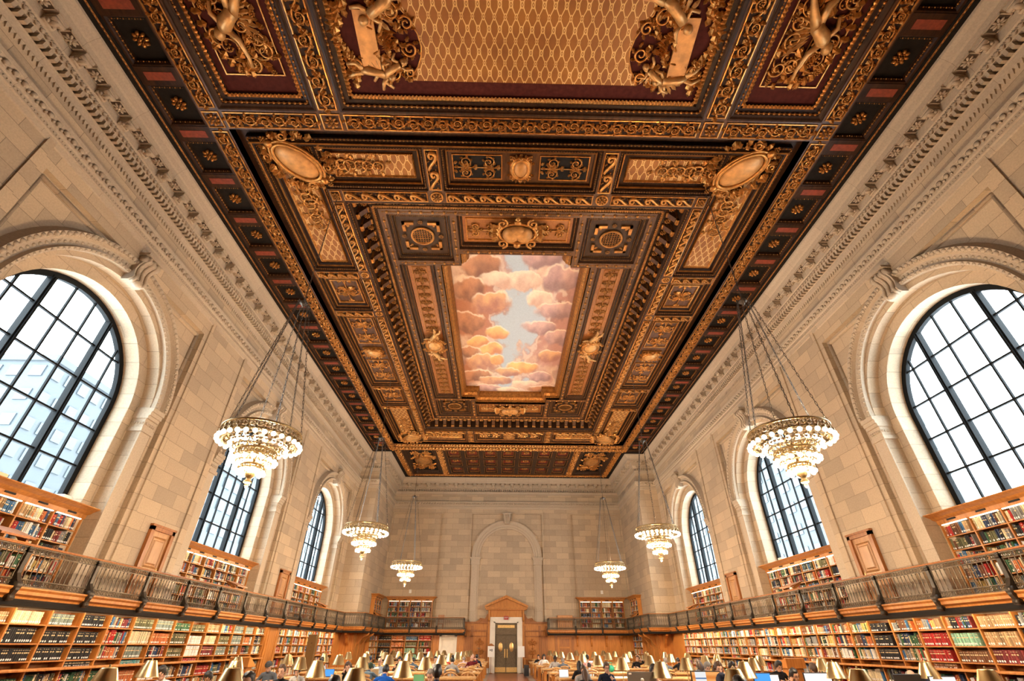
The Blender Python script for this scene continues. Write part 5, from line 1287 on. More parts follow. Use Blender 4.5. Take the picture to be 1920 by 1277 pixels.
LEFT_SETS = {6: ['tan', 'brown', 'black', None, 'maroon', 'green', 'brown'], 7: ['cream', 'black', 'black', None, 'green', 'olive', 'brown'], 8: ['slate', 'black', 'black', None, 'mix', 'green', 'brown'], 9: ['black', 'black', 'black', 'black', 'mix', 'green', 'brown'],
             10: ['mix', 'light', 'mix', None, 'green', 'red', 'brown'], 11: ['olive', 'cream', 'slate', 'teal', 'orange', 'mix', 'mix'], 12: ['slate', 'orange', 'mix', None, 'white', 'mix', 'mix'], 13: ['green', 'olive', 'olive', None, 'mix', 'mix', 'mix'], 14: ['olive', 'white', 'white', 'red', 'mix', 'mix', 'mix'],
             15: ['tan', 'cream', 'maroon', None, 'red', 'mix', 'mix'], 16: ['light', 'olive', 'slate', None, 'mix', 'mix', 'mix'], 17: ['slate', 'slate', 'mix', None, 'mix', 'mix', 'mix']}
RIGHT_SETS = {7: ['tan', 'tan', 'maroon', None, 'mix', 'mix', 'mix'], 8: ['mix', 'mint', 'brown', None, 'mix', 'mix', 'mix'], 9: ['light', 'red', 'red', 'brown', 'mix', 'mix', 'mix'], 10: ['mix', 'mix', 'light', None, 'dark', 'mix', 'mix'], 11: ['black', 'black', 'black', None, 'dark', 'mix', 'mix']}
def low_cols(sets, default, rev, n):
    def f(i, j, rn):
        k = n-1-i if rev else i
        if j == 3 and k not in sets: return None if rn.random() < .6 else 'mix'
        if k in sets: return sets[k][j]
        return rn.choice(default)
    return f
N1 = 20
bookcase('long oak bookcase under the left gallery, full of dark and coloured bound sets', (-10.85, 4.80, 0), PI/2, N1*.985, N1, ROW_LOW, 2.36, .32, ledge=1.25, colours=low_cols(LEFT_SETS, ['mix', 'mix', 'light', 'dark', 'slate'], False, N1), seed=3, where='left lower bookcase', base=.02)
bookcase('oak bookcase farther down the left wall, beyond the plain oak panel', (-10.85, 25.9, 0), PI/2, 8.8, 9, ROW_LOW, 2.36, .32, ledge=1.25, colours=low_cols({}, ['light', 'mix', 'light'], False, 9), seed=4, where='far left lower bookcase', base=.02)
N2 = 30
bookcase('long oak bookcase under the right gallery, full of pale and red books', (10.85, 4.95+N2*.96, 0), -PI/2, N2*.96, N2, ROW_LOW, 2.36, .32, ledge=1.25, colours=low_cols(RIGHT_SETS, ['light', 'light', 'mix', 'light'], True, N2), seed=5, where='right lower bookcase', base=.02, flip_order=True)
ROW_UP = [(4.27, .34), (3.92, .32), (3.57, .32), (3.22, .32), (2.87, .32)]
WN = {10.8: 'nearest', 21.05: 'middle', 31.3: 'farthest'}
for s in (-1, 1):
    for c in WINY:
        L = 5.64
        o = (s*12.02, c-L/2, 0) if s < 0 else (s*12.02, c+L/2, 0)
        bookcase(f'oak gallery bookcase below the {WN[c]} window of the {SIDE[s]} wall', o, PI/2 if s < 0 else -PI/2, L, 6, ROW_UP, 4.60, .30, cornice_h=.27, colours=lambda i, j, rn: rn.choice(['mix', 'mix', 'dark', 'light']), seed=int(c)+s+20, lamp=True, where=f'{WN[c]} {SIDE[s]} gallery bookcase', base=ZF, flip_order=s > 0)
    o = (-9.35, YEND-.32, 0) if s < 0 else (5.85, YEND-.32, 0)
    bookcase(f'oak gallery bookcase on the far wall, {SIDE[s]} of the arch', o, 0, 3.5, 4, ROW_UP, 4.66, .30, cornice_h=.30, colours=lambda i, j, rn: rn.choice(['mix', 'dark', 'mix']) if s < 0 or i in (0, 3) else rn.choice(['light', 'light', 'cream']), seed=50+s, lamp=True, where=f'{SIDE[s]} far-wall gallery bookcase', base=ZF)
    o = (-(NX-.30), 39.45, 0) if s < 0 else (NX-.30, 41.6, 0)
    bookcase(f'small oak gallery bookcase in the far {SIDE[s]} corner', o, PI/2 if s < 0 else -PI/2, 2.15, 3, ROW_UP, 4.62, .28, cornice_h=.30, colours=lambda i, j, rn: rn.choice(['dark', 'dark', 'mix']), seed=60+s, where=f'far {SIDE[s]} corner gallery bookcase', base=ZF, flip_order=s > 0)
END_SETS = [['black', 'black', 'black', 'black', 'dark', 'dark'], ['orange', 'orange', 'orange', 'tan', 'mix', 'mix'], ['blue', 'olive', 'mint', 'mint', 'mix', 'mix'], ['red', 'mix', 'mix', 'mix', 'mix', 'mix']]
bookcase('oak bookcase against the far wall below the left gallery', (-9.75, YEND-.38, 0), 0, 4.1, 4, [(2.02, .32), (1.62, .34), (1.22, .34), (.84, .34), (.47, .34), (.10, .34)], 2.4, .32, colours=lambda i, j, rn: END_SETS[i][j], seed=70, where='far-wall lower bookcase', base=.02)
for s in (-1, 1):
    bookcase(f'oak bookcase on the lower {SIDE[s]} wall of the last bay', (-(NX-.34), 39.3, 0) if s < 0 else (NX-.34, 42.0, 0), PI/2 if s < 0 else -PI/2, 2.7, 3, [(2.02, .32), (1.62, .34), (1.22, .34), (.84, .34), (.47, .34)], 2.4, .26, seed=80+s, where=f'last-bay {SIDE[s]} lower bookcase', base=.02, flip_order=s > 0)
# light strips under the gallery, over the lower bookcases
for s, a, b in ((-1, 4.8, 24.5), (-1, 25.9, 34.6), (1, 5.0, 33.7)):
    x0_, x1_ = sorted((s*10.70, s*10.76)); o = obj('strip_light', box(x0_, a, 2.405, x1_, b, 2.43), M['strip_bright'])
    tag(o, {(-1, 4.8): 'light strip above the long left lower bookcase', (-1, 25.9): 'light strip above the farther left lower bookcase', (1, 5.0): 'light strip above the long right lower bookcase'}[(s, a)], 'light')

BANDM = flat('spine_lettering', (.62, .48, .26), .5, .2)
KL = list(BM)
for s in (-1, 1):
    x0_, x1_ = sorted((s*3.5, s*9.1)); o = obj('strip_light', box(x0_, YR1+.14, 2.44, x1_, YR1+.20, 2.47), M['strip_bright']); tag(o, f'light strip under the far gallery, {SIDE[s]} of the doorway', 'light')
def place_books():
    vis = []
    for idx, b in enumerate(BOOKS):
        M4, x, y, z, w, d, h, col, tl, k, lab = b
        c = M4 @ Vector((x, y, z+h/2)); v = in_view(c); area = 0
        if v and -5 < v[0] < 1925 and 5 < v[1] < 1272:
            a = in_view(M4 @ Vector((x-w/2, y, z))); e = in_view(M4 @ Vector((x+w/2, y, z))); t_ = in_view(M4 @ Vector((x, y, z+h)))
            if a and e and t_:
                area = math.hypot(a[0]-e[0], a[1]-e[1])*math.hypot(t_[0]-(a[0]+e[0])/2, t_[1]-(a[1]+e[1])/2)
                where, cn, nr, j = tl
                if 'lower' in where:                       # hidden by the fascia above or by tables and the frame below
                    if j >= 4 or j == 3: area *= .2
                elif j >= 2: area *= .35                     # behind the balustrade
        vis.append((area, idx))
    chosen = {i for a, i in sorted(vis, reverse=True)[:300]}
    meshes = {}
    rest = []
    for idx, b in enumerate(BOOKS):
        M4, x, y, z, w, d, h, col, tl, k, lab = b
        if idx in chosen:
            key = (col, lab)
            if key not in meshes:
                c = cat([BU]+([LABEL.mat(1)] if lab & 1 else [])+([BANDS.mat(2)] if lab & 2 else []))
                meshes[key] = mesh_of('book', c, [BM[col], M['white'], BANDM])
            o = bpy.data.objects.new('book', meshes[key]); COL.objects.link(o)
            o.matrix_world = M4 @ Matrix.Translation((x, y, z)) @ Matrix.Diagonal((w, d, h, 1))
            where, cn, nr, j = tl
            n = BN.get(col[0], col[0])
            shelf = ['top', 'second', 'third', 'fourth', 'fifth', 'sixth', 'lowest'][j]
            tag(o, f'{n} book, {ORD[k-1]} on {shelf} shelf, {ORD[cn]} bay of the {where}', 'book', f'books on the {where}')
        else:
            c = BU.t(sx=w, sy=d, sz=h).t(x, y, z).mat(KL.index(col)); cs = [c]
            if lab & 1: cs.append(LABEL.t(sx=w, sy=d, sz=h).t(x, y, z).mat(len(KL)))
            if lab & 2 and M4.translation.y > 0: cs.append(BANDS.t(sx=w, sy=d, sz=h).t(x, y, z).mat(len(KL)+1))
            rest.append(cat(cs).x(M4))
    o = obj('shelved_books', rest, [BM[k] for k in KL]+[M['white'], BANDM], kind='stuff')
    tag(o, 'the remaining books on all the shelves of the hall', 'books')
    print('books', len(BOOKS), 'individual', len(chosen))
place_books()
# ------------------------------------------------------------------ chandeliers
def link_chain(p0, p1, pitch=.105, r=.026, th=.0075):
    p0, p1 = Vector(p0), Vector(p1); d = p1-p0; L = d.length; n = max(2, round(L/pitch)); d.normalize()
    up = Vector((0, 0, 1)) if abs(d.z) < .99 else Vector((1, 0, 0)); a = d.cross(up).normalized(); b = a.cross(d)
    out = []
    base = [(math.cos(t)*r*.72, math.sin(t)*pitch*.62) for t in np.linspace(0, 2*PI, 9)[:-1]]
    for i in range(n):
        c = p0+d*((i+.5)*L/n); u = a if i % 2 else b
        out.append(tube([tuple(c+u*x+d*y) for x, y in base], th, 4, True, flat=tuple(a+b*.7)))
    return cat(out)
BZ = 5.95
def chandelier_parts():
    """modelled about the axis x=y=0 at true heights"""
    P = {}
    def gal(r, z0, z1, n):
        q = [lathe([(r, z1), (r+.02, z1+.015), (r+.035, z1-.01), (r+.02, z1-.03), (r, z1-.03)], 48), lathe([(r-.005, z0), (r+.02, z0+.01), (r+.02, z0+.03), (r-.005, z0+.03)], 48)]
        for k in range(n):
            a = 2*PI*k/n; q.append(box(-.008, -.008, z0, .012, .008, z1).t(r*math.cos(a), r*math.sin(a), 0, a))
            a += PI/n; h = (z1-z0)
            q.append(tube([(.0, .085*math.cos(t), (z0+z1)/2+h*.33*math.sin(t)) for t in np.linspace(0, 2*PI, 9)[:-1]], .009, 4, True, flat=(1, 0, 0)).t(r*math.cos(a), r*math.sin(a), 0, a))
            q.append(leaf_unit(.10, .07, .02).x(((0, 0, -1, .012), (0, 1, 0, 0), (1, 0, 0, (z0+z1)/2-.05), (0, 0, 0, 1))).t(r*math.cos(a), r*math.sin(a), 0, a))
        return cat(q)
    def drops(r, z, n, s=.028):
        m_ = 4*n; an = np.linspace(0, 2*PI, m_+1)[:-1]                     # a string of cut beads
        return tube([(r*math.cos(a), r*math.sin(a), z-(.012 if k % 4 == 2 else 0)) for k, a in enumerate(an)], [(.005, s*.8, s, s*.8)[k % 4] for k in range(m_)], 4, True)
    P['upper_ring'] = gal(.86, 5.73, 5.95, 34); P['middle_ring'] = gal(.42, 5.33, 5.47, 20); P['lower_ring'] = gal(.22, 5.06, 5.15, 12)
    P['crystal_fringe'] = cat([drops(.87, 5.70, 60), drops(.80, 5.66, 52), drops(.66, 5.60, 44), drops(.52, 5.54, 36), drops(.44, 5.29, 34), drops(.36, 5.22, 26), drops(.24, 5.02, 18)]+[drops(.87, 5.84, 48, .022), drops(.43, 5.40, 28, .02)])
    fr = []
    for k in range(8):
        a = k*PI/4; fr += [tube([(.86*math.cos(a), .86*math.sin(a), 5.74), (.42*math.cos(a), .42*math.sin(a), 5.47)], .012, 5), tube([(.42*math.cos(a), .42*math.sin(a), 5.34), (.22*math.cos(a), .22*math.sin(a), 5.14)], .010, 5), tube([(.86*math.cos(a), .86*math.sin(a), 5.93), (.10*math.cos(a), .10*math.sin(a), 5.75)], .012, 5)]
    P['arms'] = cat(fr)
    P['finial'] = lathe([(.001, 5.75), (.03, 5.75), (.03, 5.02), (.10, 4.98), (.12, 4.92), (.06, 4.86), (.05, 4.82), (.085, 4.79), (.085, 4.75), (.035, 4.72), (.045, 4.69), (.03, 4.65), (.001, 4.63)], 14)
    P['hub'] = cat([lathe([(.001, 9.98), (.03, 9.98), (.04, 9.93), (.10, 9.90), (.12, 9.85), (.06, 9.80), (.02, 9.74), (.001, 9.72)], 12)]+[tube([(.08*math.cos(a), .08*math.sin(a), 9.86), (.17*math.cos(a), .17*math.sin(a), 9.90), (.18*math.cos(a), .18*math.sin(a), 9.82)], .014, 5) for a in np.linspace(0, 2*PI, 7)[:-1]])
    return P
CP = {k: mesh_of(k, c, [M['chand_gold'] if k not in ('crystal_fringe', 'hub') else (M['crystal'] if k == 'crystal_fringe' else M['chain'])]) for k, c in chandelier_parts().items()}
BULB = mesh_of('bulb', cat([ball(.055, 10, 7), lathe([(.03, .05), (.035, .10), (.02, .11)], 8, 1)]), [M['bulb'], M['chand_gold']])
CH_CHAIN = [mesh_of('chain', link_chain((.86*math.cos(a), .86*math.sin(a), 5.95), (.17*math.cos(a), .17*math.sin(a), 9.84)), M['chain']) for a in np.linspace(.2, 2*PI+.2, 7)[:-1]]
CH_TOP = mesh_of('hanging_chain', link_chain((0, 0, 9.97), (0, 0, 14.40)), M['chain'])
def chandelier(label, x, y):
    t = thing('chandelier', label, 'chandelier', (x, y, 0), 0, 'brass and crystal ring chandeliers')
    for k, me in CP.items(): obj(k, me, None, t)
    for me in CH_CHAIN: obj('chain', me, None, t)
    obj('hanging_chain', CH_TOP, None, t)
    for r, z, n in ((.90, 5.66, 30), (.62, 5.60, 20), (.46, 5.24, 16), (.27, 4.98, 10)):
        for k in range(n):
            a = 2*PI*k/n; obj('bulb', BULB, None, t, (r*math.cos(a), r*math.sin(a), z))
    for z, r, f in ((5.50, .5, .62), (4.90, .25, .38)):
        l_ = bpy.data.lights.new('chandelier_light', 'POINT'); l_.energy = BULB_POWER*f*2.2; l_.color = BULB_COL; l_.shadow_soft_size = r*.4
        lo = bpy.data.objects.new('chandelier_light', l_); COL.objects.link(lo); lo.parent = t; lo.location = (0, 0, z-.28 if z > 5 else z-.35)
    return t
NM = {10.6: 'nearest', 20.95: 'middle', 31.2: 'farthest'}
for s in (-1, 1):
    for y in (10.6, 20.95, 31.2):
        x = 6.2*s
        if s > 0 and y == 10.6: x, y = 6.28, 10.2
        key = 10.6 if y == 10.2 else y
        nm = f'{NM[key]} crystal ring chandelier of the {SIDE[s]} row, its bulbs lit'
        chandelier(nm, x, y)

# ------------------------------------------------------------------ reading tables, lamps, chairs
ROWS = [8.55+3.93*k for k in range(9)]
LCOL = {-1: [-2.59, -4.44, -6.24, -8.05], 1: [3.10, 5.0, 7.0, 9.05]}
TX = {-1: (-8.85, -1.30), 1: (1.62, 9.65)}
TZ = .77
def table_mesh(x0, x1):
    L = x1-x0
    return mesh_of('tabletop', cat([bevbox(0, -.60, TZ-.06, L, .60, TZ, .02), box(.08, -.52, TZ-.17, L-.08, -.48, TZ-.06), box(.08, .48, TZ-.17, L-.08, .52, TZ-.06), box(.08, -.5, TZ-.17, .12, .5, TZ-.06), box(L-.12, -.5, TZ-.17, L-.08, .5, TZ-.06)]), M['oak_pale'])
LEGM = mesh_of('leg', cat([bevbox(-.06, -.06, 0, .06, .06, TZ-.06, .012), bevbox(-.075, -.075, 0, .075, .075, .10, .012), bevbox(-.075, -.075, TZ-.22, .075, .075, TZ-.1, .012)]), M['oak'])
SHADE = mesh_of('lamp_shade', cat([lathe([(.222, 0), (.228, .004), (.224, .012), (.106, .290), (.101, .297), (.097, .30)], 36), lathe([(.220, .002), (.099, .295)], 36).flip().mat(1), lathe([(.097, .30), (.03, .303), (.026, .298)], 20)]), [M['brass'], M['shade_in']])
STEM = mesh_of('stem', lathe([(.012, .03), (.02, .05), (.010, .07), (.010, .20), (.018, .22), (.010, .24), (.010, .34), (.022, .37), (.010, .39), (.006, .65)], 10), M['brass'])
BASE = mesh_of('base', lathe([(.001, 0), (.11, 0), (.112, .012), (.09, .02), (.05, .028), (.025, .05), (.012, .06)], 20), M['brass'])
FIN = mesh_of('finial', cat([lathe([(.001, .676), (.022, .676), (.022, .684), (.008, .69), (.014, .70), (.008, .712), (.001, .716)], 12)]+[box(-.088, -.003, .676, .088, .003, .681).t(rz=a) for a in (0, PI/3, 2*PI/3)]), M['brass'])
LB = mesh_of('bulb', ball(.03, 8, 6), M['lampbulb'])
TORD = ['nearest', 'second', 'third', 'fourth', 'fifth', 'sixth', 'seventh', 'eighth', 'farthest']
LORD = ['lamp nearest the aisle', 'second lamp from the aisle', 'third lamp from the aisle', 'lamp nearest the wall']
def lamp(label, x, y, rz):
    t = thing('table_lamp', label, 'lamp', (x, y, TZ), rz, 'brass reading lamps on the tables')
    obj('base', BASE, None, t); obj('stem', STEM, None, t)
    obj('lamp_shade', SHADE, None, t, (0, 0, .345)); obj('finial', FIN, None, t, (0, 0, -.03)); obj('bulb', LB, None, t, (0, 0, .45))
    return t
rl_ = random.Random(3)
for s in (-1, 1):
    me = table_mesh(*TX[s])
    for k, y in enumerate(ROWS):
        t = thing('reading_table', f'long pale oak reading table, {TORD[k]} of the {SIDE[s]} row', 'table', (TX[s][0], y, 0), 0, 'long reading tables')
        obj('tabletop', me, None, t); L = TX[s][1]-TX[s][0]
        for lx in (.16, L/2, L-.16):
            for ly in (-.46, .46): obj('leg', LEGM, None, t, (lx, ly, 0))
        for i, x in enumerate(LCOL[s]):
            lamp(f'brass table lamp, {LORD[i]} on the {TORD[k]} {SIDE[s]} table', x+rl_.uniform(-.03, .03), y+rl_.uniform(-.04, .04), rl_.uniform(0, 6))
# chairs
def chair_meshes():
    m_ = {}
    m_['seat'] = mesh_of('seat', bevbox(-.23, -.22, .42, .23, .22, .46, .03), M['oak_pale'])
    m_['leg'] = mesh_of('leg', cat([bevbox(-.022, -.022, 0, .022, .022, .42, .006)]), M['oak'])
    # bow-back: sloping arms run into the top rail
    arc = [(-.25, .16, .66), (-.26, .02, .67), (-.245, -.14, .69), (-.17, -.25, .76), (0, -.29, .80), (.17, -.25, .76), (.245, -.14, .69), (.26, .02, .67), (.25, .16, .66)]
    m_['backrest'] = mesh_of('backrest', cat([tube(arc, .032, 8, flat=(0, 0, 1)), tube([(-.19, -.235, .84), (0, -.285, .88), (.19, -.235, .84)], .04, 8), tube([(-.12, -.20, .46), (-.13, -.25, .78)], .016, 6), tube([(0, -.21, .46), (0, -.275, .80)], .03, 6), tube([(.12, -.20, .46), (.13, -.25, .78)], .016, 6)]), M['oak_pale'])
    m_['arm_post'] = mesh_of('arm_post', tube([(0, 0, .44), (0, .02, .66)], .018, 6), M['oak_pale'])
    return m_
CM = chair_meshes()
def chair(label, x, y, rz, group='bow-backed oak chairs'):
    t = thing('library_chair', label, 'chair', (x, y, 0), rz, group)
    obj('seat', CM['seat'], None, t); obj('backrest', CM['backrest'], None, t)
    for a in (-.19, .19):
        for b in (-.18, .18): obj('leg', CM['leg'], None, t, (a, b, 0))
        obj('arm_post', CM['arm_post'], None, t, (a*1.28, .13, 0))
    return t

# ------------------------------------------------------------------ readers
def rcap(p0, p1, r0, r1, n=10):
    """tapered limb with round ends, one closed surface"""
    p0, p1 = Vector(p0), Vector(p1); d = p1-p0; L = d.length; d = d/L
    pr = [(r0*math.sin(a), -r0*math.cos(a)) for a in (.02, .5, 1.0, 1.5)]+[(r1*math.sin(a), L-r1*math.cos(a)) for a in (1.6, 2.1, 2.6, 3.12)]
    q = d.to_track_quat('Z', 'Y').to_matrix().to_4x4(); q.translation = p0
    return lathe(pr, n).x(q)
def ell(c, rx, ry, rz_, n=16, m_=10, rot=None):
    e = ball(1, n, m_).t(sx=rx, sy=ry, sz=rz_)
    return e.x(Matrix.Translation(Vector(c)) @ (rot.to_4x4() if rot else Matrix.Identity(4)))
def hand(w, d, up, curl_=.5, side=1):
    """palm and five fingers from wrist w pointing along d, back of the hand towards up"""
    w, d, up = Vector(w), Vector(d).normalized(), Vector(up).normalized(); a = d.cross(up).normalized()*side; up = a.cross(d)*side
    P = [ell(w+d*.045, .040, .050, .019, 10, 7, Matrix((a, d, up)).transposed())]
    for k, (o, l) in enumerate(((-.030, .062), (-.010, .074), (.011, .070), (.031, .054))):
        b = w+d*(.085-.004*abs(k-1.2))+a*o; m_ = b+d*l*.5+up*-.004+a*o*.18; e = m_+(d*(1-curl_*.5)-up*curl_).normalized()*l*.5
        P += [rcap(b-d*.02, m_, .0092, .0088, 7), rcap(m_, e, .0088, .0072, 7)]
    b = w+d*.02-a*.032; m_ = b+(d*.6-a*.75).normalized()*.038; e = m_+(d*.9-a*.25-up*.2).normalized()*.032
    P += [rcap(b+a*.012, m_, .012, .0105, 7), rcap(m_, e, .0105, .0085, 7)]
    return P
POSES = {}
def make_pose(name, lean, head_pitch, arms, head_yaw=0.0, head_roll=0.0):
    """seated figure facing +y, seat at z .46; returns mesh and head matrix"""
    hip = Vector((0, 0, .54)); T = Matrix.Rotation(-lean, 4, 'X')
    def tp(x, y, z): return hip+(T @ Vector((x, y, z)))
    sk, sh_, tr = [], [], []
    neck = tp(0, .0, .50)
    for c, r in (((0, .0, .02), (.165, .125, .12)), ((0, .005, .16), (.145, .105, .14)), ((0, .01, .30), (.165, .115, .16)), ((0, 0, .41), (.155, .095, .09))):
        sh_.append(ell(tp(*c), *r, 18, 12, T.to_3x3()))
    sh_ += [rcap(tp(-.05, 0, .44), tp(-.175, -.005, .415), .07, .06), rcap(tp(.05, 0, .44), tp(.175, -.005, .415), .07, .06)]
    HM = Matrix.Translation(neck) @ Matrix.Rotation(head_yaw, 4, 'Z') @ Matrix.Rotation(-head_pitch, 4, 'X') @ Matrix.Rotation(head_roll, 4, 'Y')
    hp = lambda x, y, z: HM @ Vector((x, y, z))
    sk += [rcap(tp(0, -.005, .44), hp(0, .01, .10), .056, .052), ell(hp(0, .035, .175), .074, .093, .105, 18, 14, HM.to_3x3()), ell(hp(0, .075, .105), .052, .058, .058, 14, 10, HM.to_3x3()),
           rcap(hp(0, .122, .175), hp(0, .142, .142), .009, .014, 8), ell(hp(0, .128, .105), .022, .010, .008, 8, 6, HM.to_3x3())]
    for q in (-1, 1): sk.append(ell(hp(q*.077, .02, .155), .010, .020, .032, 8, 6, HM.to_3x3()))
    for q in (-1, 1):
        h = Vector((q*.09, .02, .53)); kn = Vector((q*.13, .45, .50)); an = Vector((q*.13, .40, .10))
        tr += [rcap(h, kn, .088, .060), rcap(kn, an, .058, .040)]; tr.append(ell((q*.09, -.05, .53), .10, .11, .08))
        sk_foot = rcap(an+Vector((0, -.03, -.055)), an+Vector((0, .14, -.06)), .042, .036); tr.append(sk_foot)
        e, w, hd, up, cu = arms[q]
        s0 = tp(q*.185, -.005, .405); e, w = Vector((q*e[0], e[1], e[2])), Vector((q*w[0], w[1], w[2]))
        sh_ += [rcap(s0, e, .055, .044), rcap(e, w.lerp(e, .18), .044, .034)]; sk.append(rcap(w.lerp(e, .3), w, .031, .025))
        sk += hand(w, (q*hd[0], hd[1], hd[2]), up, cu, q)
    groups = [(sk, 0), (sh_, 1), (tr, 2)]
    pts = [(c.V, g) for cs, g in groups for c in cs]
    me = mesh_of('body_tmp', cat([c for cs, g in groups for c in cs]), M['white'])
    o = bpy.data.objects.new('tmp', me); COL.objects.link(o)
    md = o.modifiers.new('r', 'REMESH'); md.mode = 'VOXEL'; md.voxel_size = .0085; md.use_smooth_shade = True
    ms = o.modifiers.new('s', 'SMOOTH'); ms.factor = .4; ms.iterations = 2
    bpy.context.view_layer.update(); dg = bpy.context.evaluated_depsgraph_get()
    out = bpy.data.meshes.new_from_object(o.evaluated_get(dg)); bpy.data.objects.remove(o); bpy.data.meshes.remove(me)
    out.name = 'body'
    # dress each face by the limb it came from
    from mathutils.kdtree import KDTree
    n = sum(len(v) for v, g in pts); kd = KDTree(n); gi = []; i = 0
    for v, g in pts:
        for p in v: kd.insert(p, i); gi.append(g); i += 1
    kd.balance()
    out.materials.clear()
    for _ in range(3): out.materials.append(M['white'])
    mi = [gi[kd.find(p.center)[1]] for p in out.polygons]
    out.polygons.foreach_set('material_index', mi); out.polygons.foreach_set('use_smooth', [True]*len(mi))
    POSES[name] = (out, HM)
REST = {q: ((.27, .17, .77), (.12, .40, .805), (-.15, 1, -.02), (0, 0, 1), .25) for q in (-1, 1)}
def arms_of(l, r): return {-1: l, 1: r}
READ = ((.28, .16, .78), (.10, .40, .81), (-.2, 1, -.02), (0, 0, 1), .3)
CHIN = ((.20, .34, .80), (.05, .27, 1.00), (-.3, .1, 1), (0, 1, .1), .9)
TYPE = ((.26, .14, .77), (.16, .38, .82), (-.1, 1, -.05), (0, 0, 1), .45)
CHEEK = ((.24, .32, .80), (.12, .25, 1.02), (-.25, -.05, 1), (.6, .6, 0), .4)
TOP = ((.30, .26, .98), (.11, .16, 1.22), (-.5, -.3, .8), (.4, .8, .3), .5)
make_pose('read', .30, .55, arms_of(READ, READ)); make_pose('bent', .62, .50, arms_of(((.30, .36, .79), (.14, .58, .81), (-.3, 1, 0), (0, 0, 1), .3), ((.30, .36, .79), (.12, .60, .81), (-.3, 1, 0), (0, 0, 1), .3)))
make_pose('chin', .28, .28, arms_of(CHIN, READ)); make_pose('type', .10, .25, arms_of(TYPE, TYPE)); make_pose('cheek', .32, .42, arms_of(READ, CHEEK), .15, .18); make_pose('crown', .22, .30, arms_of(TOP, READ), -.2, -.25)
def hair_chunk(kind):
    """in head space (face towards +y)"""
    def cap(sc, front=.30, drop=0.0, low=-.35):
        c = ball(1, 22, 14); V = c.V.copy(); out = []
        for x, y, z in V:
            k = 1.0
            if y > front and z < .46+.2*abs(x): k = .80
            if z < low and y > -.2: k = .80
            w = 1+.035*math.sin(9*x+4*z)+.03*math.sin(11*y+7*z)
            out.append((x*k*w, y*k*w, z*k*w))
        return Ck(np.array(out), c.L, c.C, c.M, c.S).t(0, .025, .185, 0, .084*sc, .106*sc, .115*sc)
    if kind == 'short': return cap(1.04)
    if kind == 'full': return cat([cap(1.14), ell((0, .04, .28), .075, .085, .045)])
    if kind == 'long':
        P = [cap(1.1)]
        for q in (-1, 1): P.append(tube([(q*.072, .0, .22), (q*.085, -.01, .12), (q*.082, -.02, .0), (q*.070, -.02, -.12)], [.03, .036, .036, .02], 8))
        P.append(ell((0, -.06, .05), .088, .05, .17)); return cat(P)
    if kind == 'bun': return cat([cap(1.05), ell((0, -.075, .29), .05, .05, .045), ell((0, -.08, .17), .03, .03, .05)])
    if kind == 'tail': return cat([cap(1.05), tube([(0, -.09, .24), (0, -.14, .20), (0, -.14, .05), (0, -.12, -.08)], [.03, .036, .032, .012], 8)])
    if kind == 'fringe':
        c = ball(1, 20, 12); return c.t(0, .0, .165, 0, .082, .088, .06)
    if kind == 'beanie':
        c = cap(1.10, .55, 0, .02); return cat([c, lathe([(.088, .205), (.094, .215), (.094, .245), (.088, .255)], 22).t(0, .025, 0, 0, 1, 1.22, 1)])
    if kind == 'cap': return cat([cap(1.09, .6, 0, .05), prism([(-.06, .10), (.06, .10), (.05, .19), (0, .205), (-.05, .19)], .232, .240)])
HAIR = {k: hair_chunk(k) for k in ('short', 'full', 'long', 'bun', 'tail', 'fringe', 'beanie', 'cap')}
HMESH = {}
EYES = cat([ball(.0085, 8, 6).t(q*.030, .121, .178) for q in (-1, 1)]+[tube([(q*.018, .128, .196), (q*.032, .127, .200), (q*.046, .118, .196)], .004, 4) for q in (-1, 1)])
GLASSES = cat([tube([(q*.032+.024*math.cos(a), .134, .175+.019*math.sin(a)) for a in np.linspace(0, 2*PI, 13)[:-1]], .0025, 4, True, flat=(0, 1, 0)) for q in (-1, 1)]+[tube([(-.008, .136, .178), (.008, .136, .178)], .0025, 4), tube([(.056, .13, .178), (.078, .03, .175)], .0025, 4), tube([(-.056, .13, .178), (-.078, .03, .175)], .0025, 4)])
HPHONE = cat([tube([(.092*math.cos(a), .01, .19+.125*math.sin(a)) for a in np.linspace(.1, PI-.1, 13)], .009, 6), ell((.088, .015, .165), .016, .03, .036), ell((-.088, .015, .165), .016, .03, .036)])
SKIN = {'fair': flat('skin_fair', (.62, .37, .26), .5), 'light': flat('skin_light', (.55, .31, .20), .5), 'tan': flat('skin_tan', (.40, .21, .125), .5), 'dark': flat('skin_dark', (.10, .05, .032), .5)}
HCOL = {'black': flat('hair_black', (.010, .009, .009), .45), 'brown': flat('hair_brown', (.06, .030, .015), .5), 'grey': flat('hair_grey', (.22, .20, .18), .6), 'light': flat('hair_fair', (.32, .22, .12), .6), 'green': flat('knit_green', (.02, .05, .03), .8), 'beanie': flat('knit_grey', (.07, .075, .08), .85), 'blue': flat('cap_navy', (.02, .03, .07), .8), 'cream': flat('knit_cream', (.6, .52, .42), .85)}
CLOTH = {}
def cloth(name, c):
    if name not in CLOTH: CLOTH[name] = flat('cloth_'+name.replace(' ', '_'), c, .85, noise=.12, scale=25, spec=.2)
    return CLOTH[name]
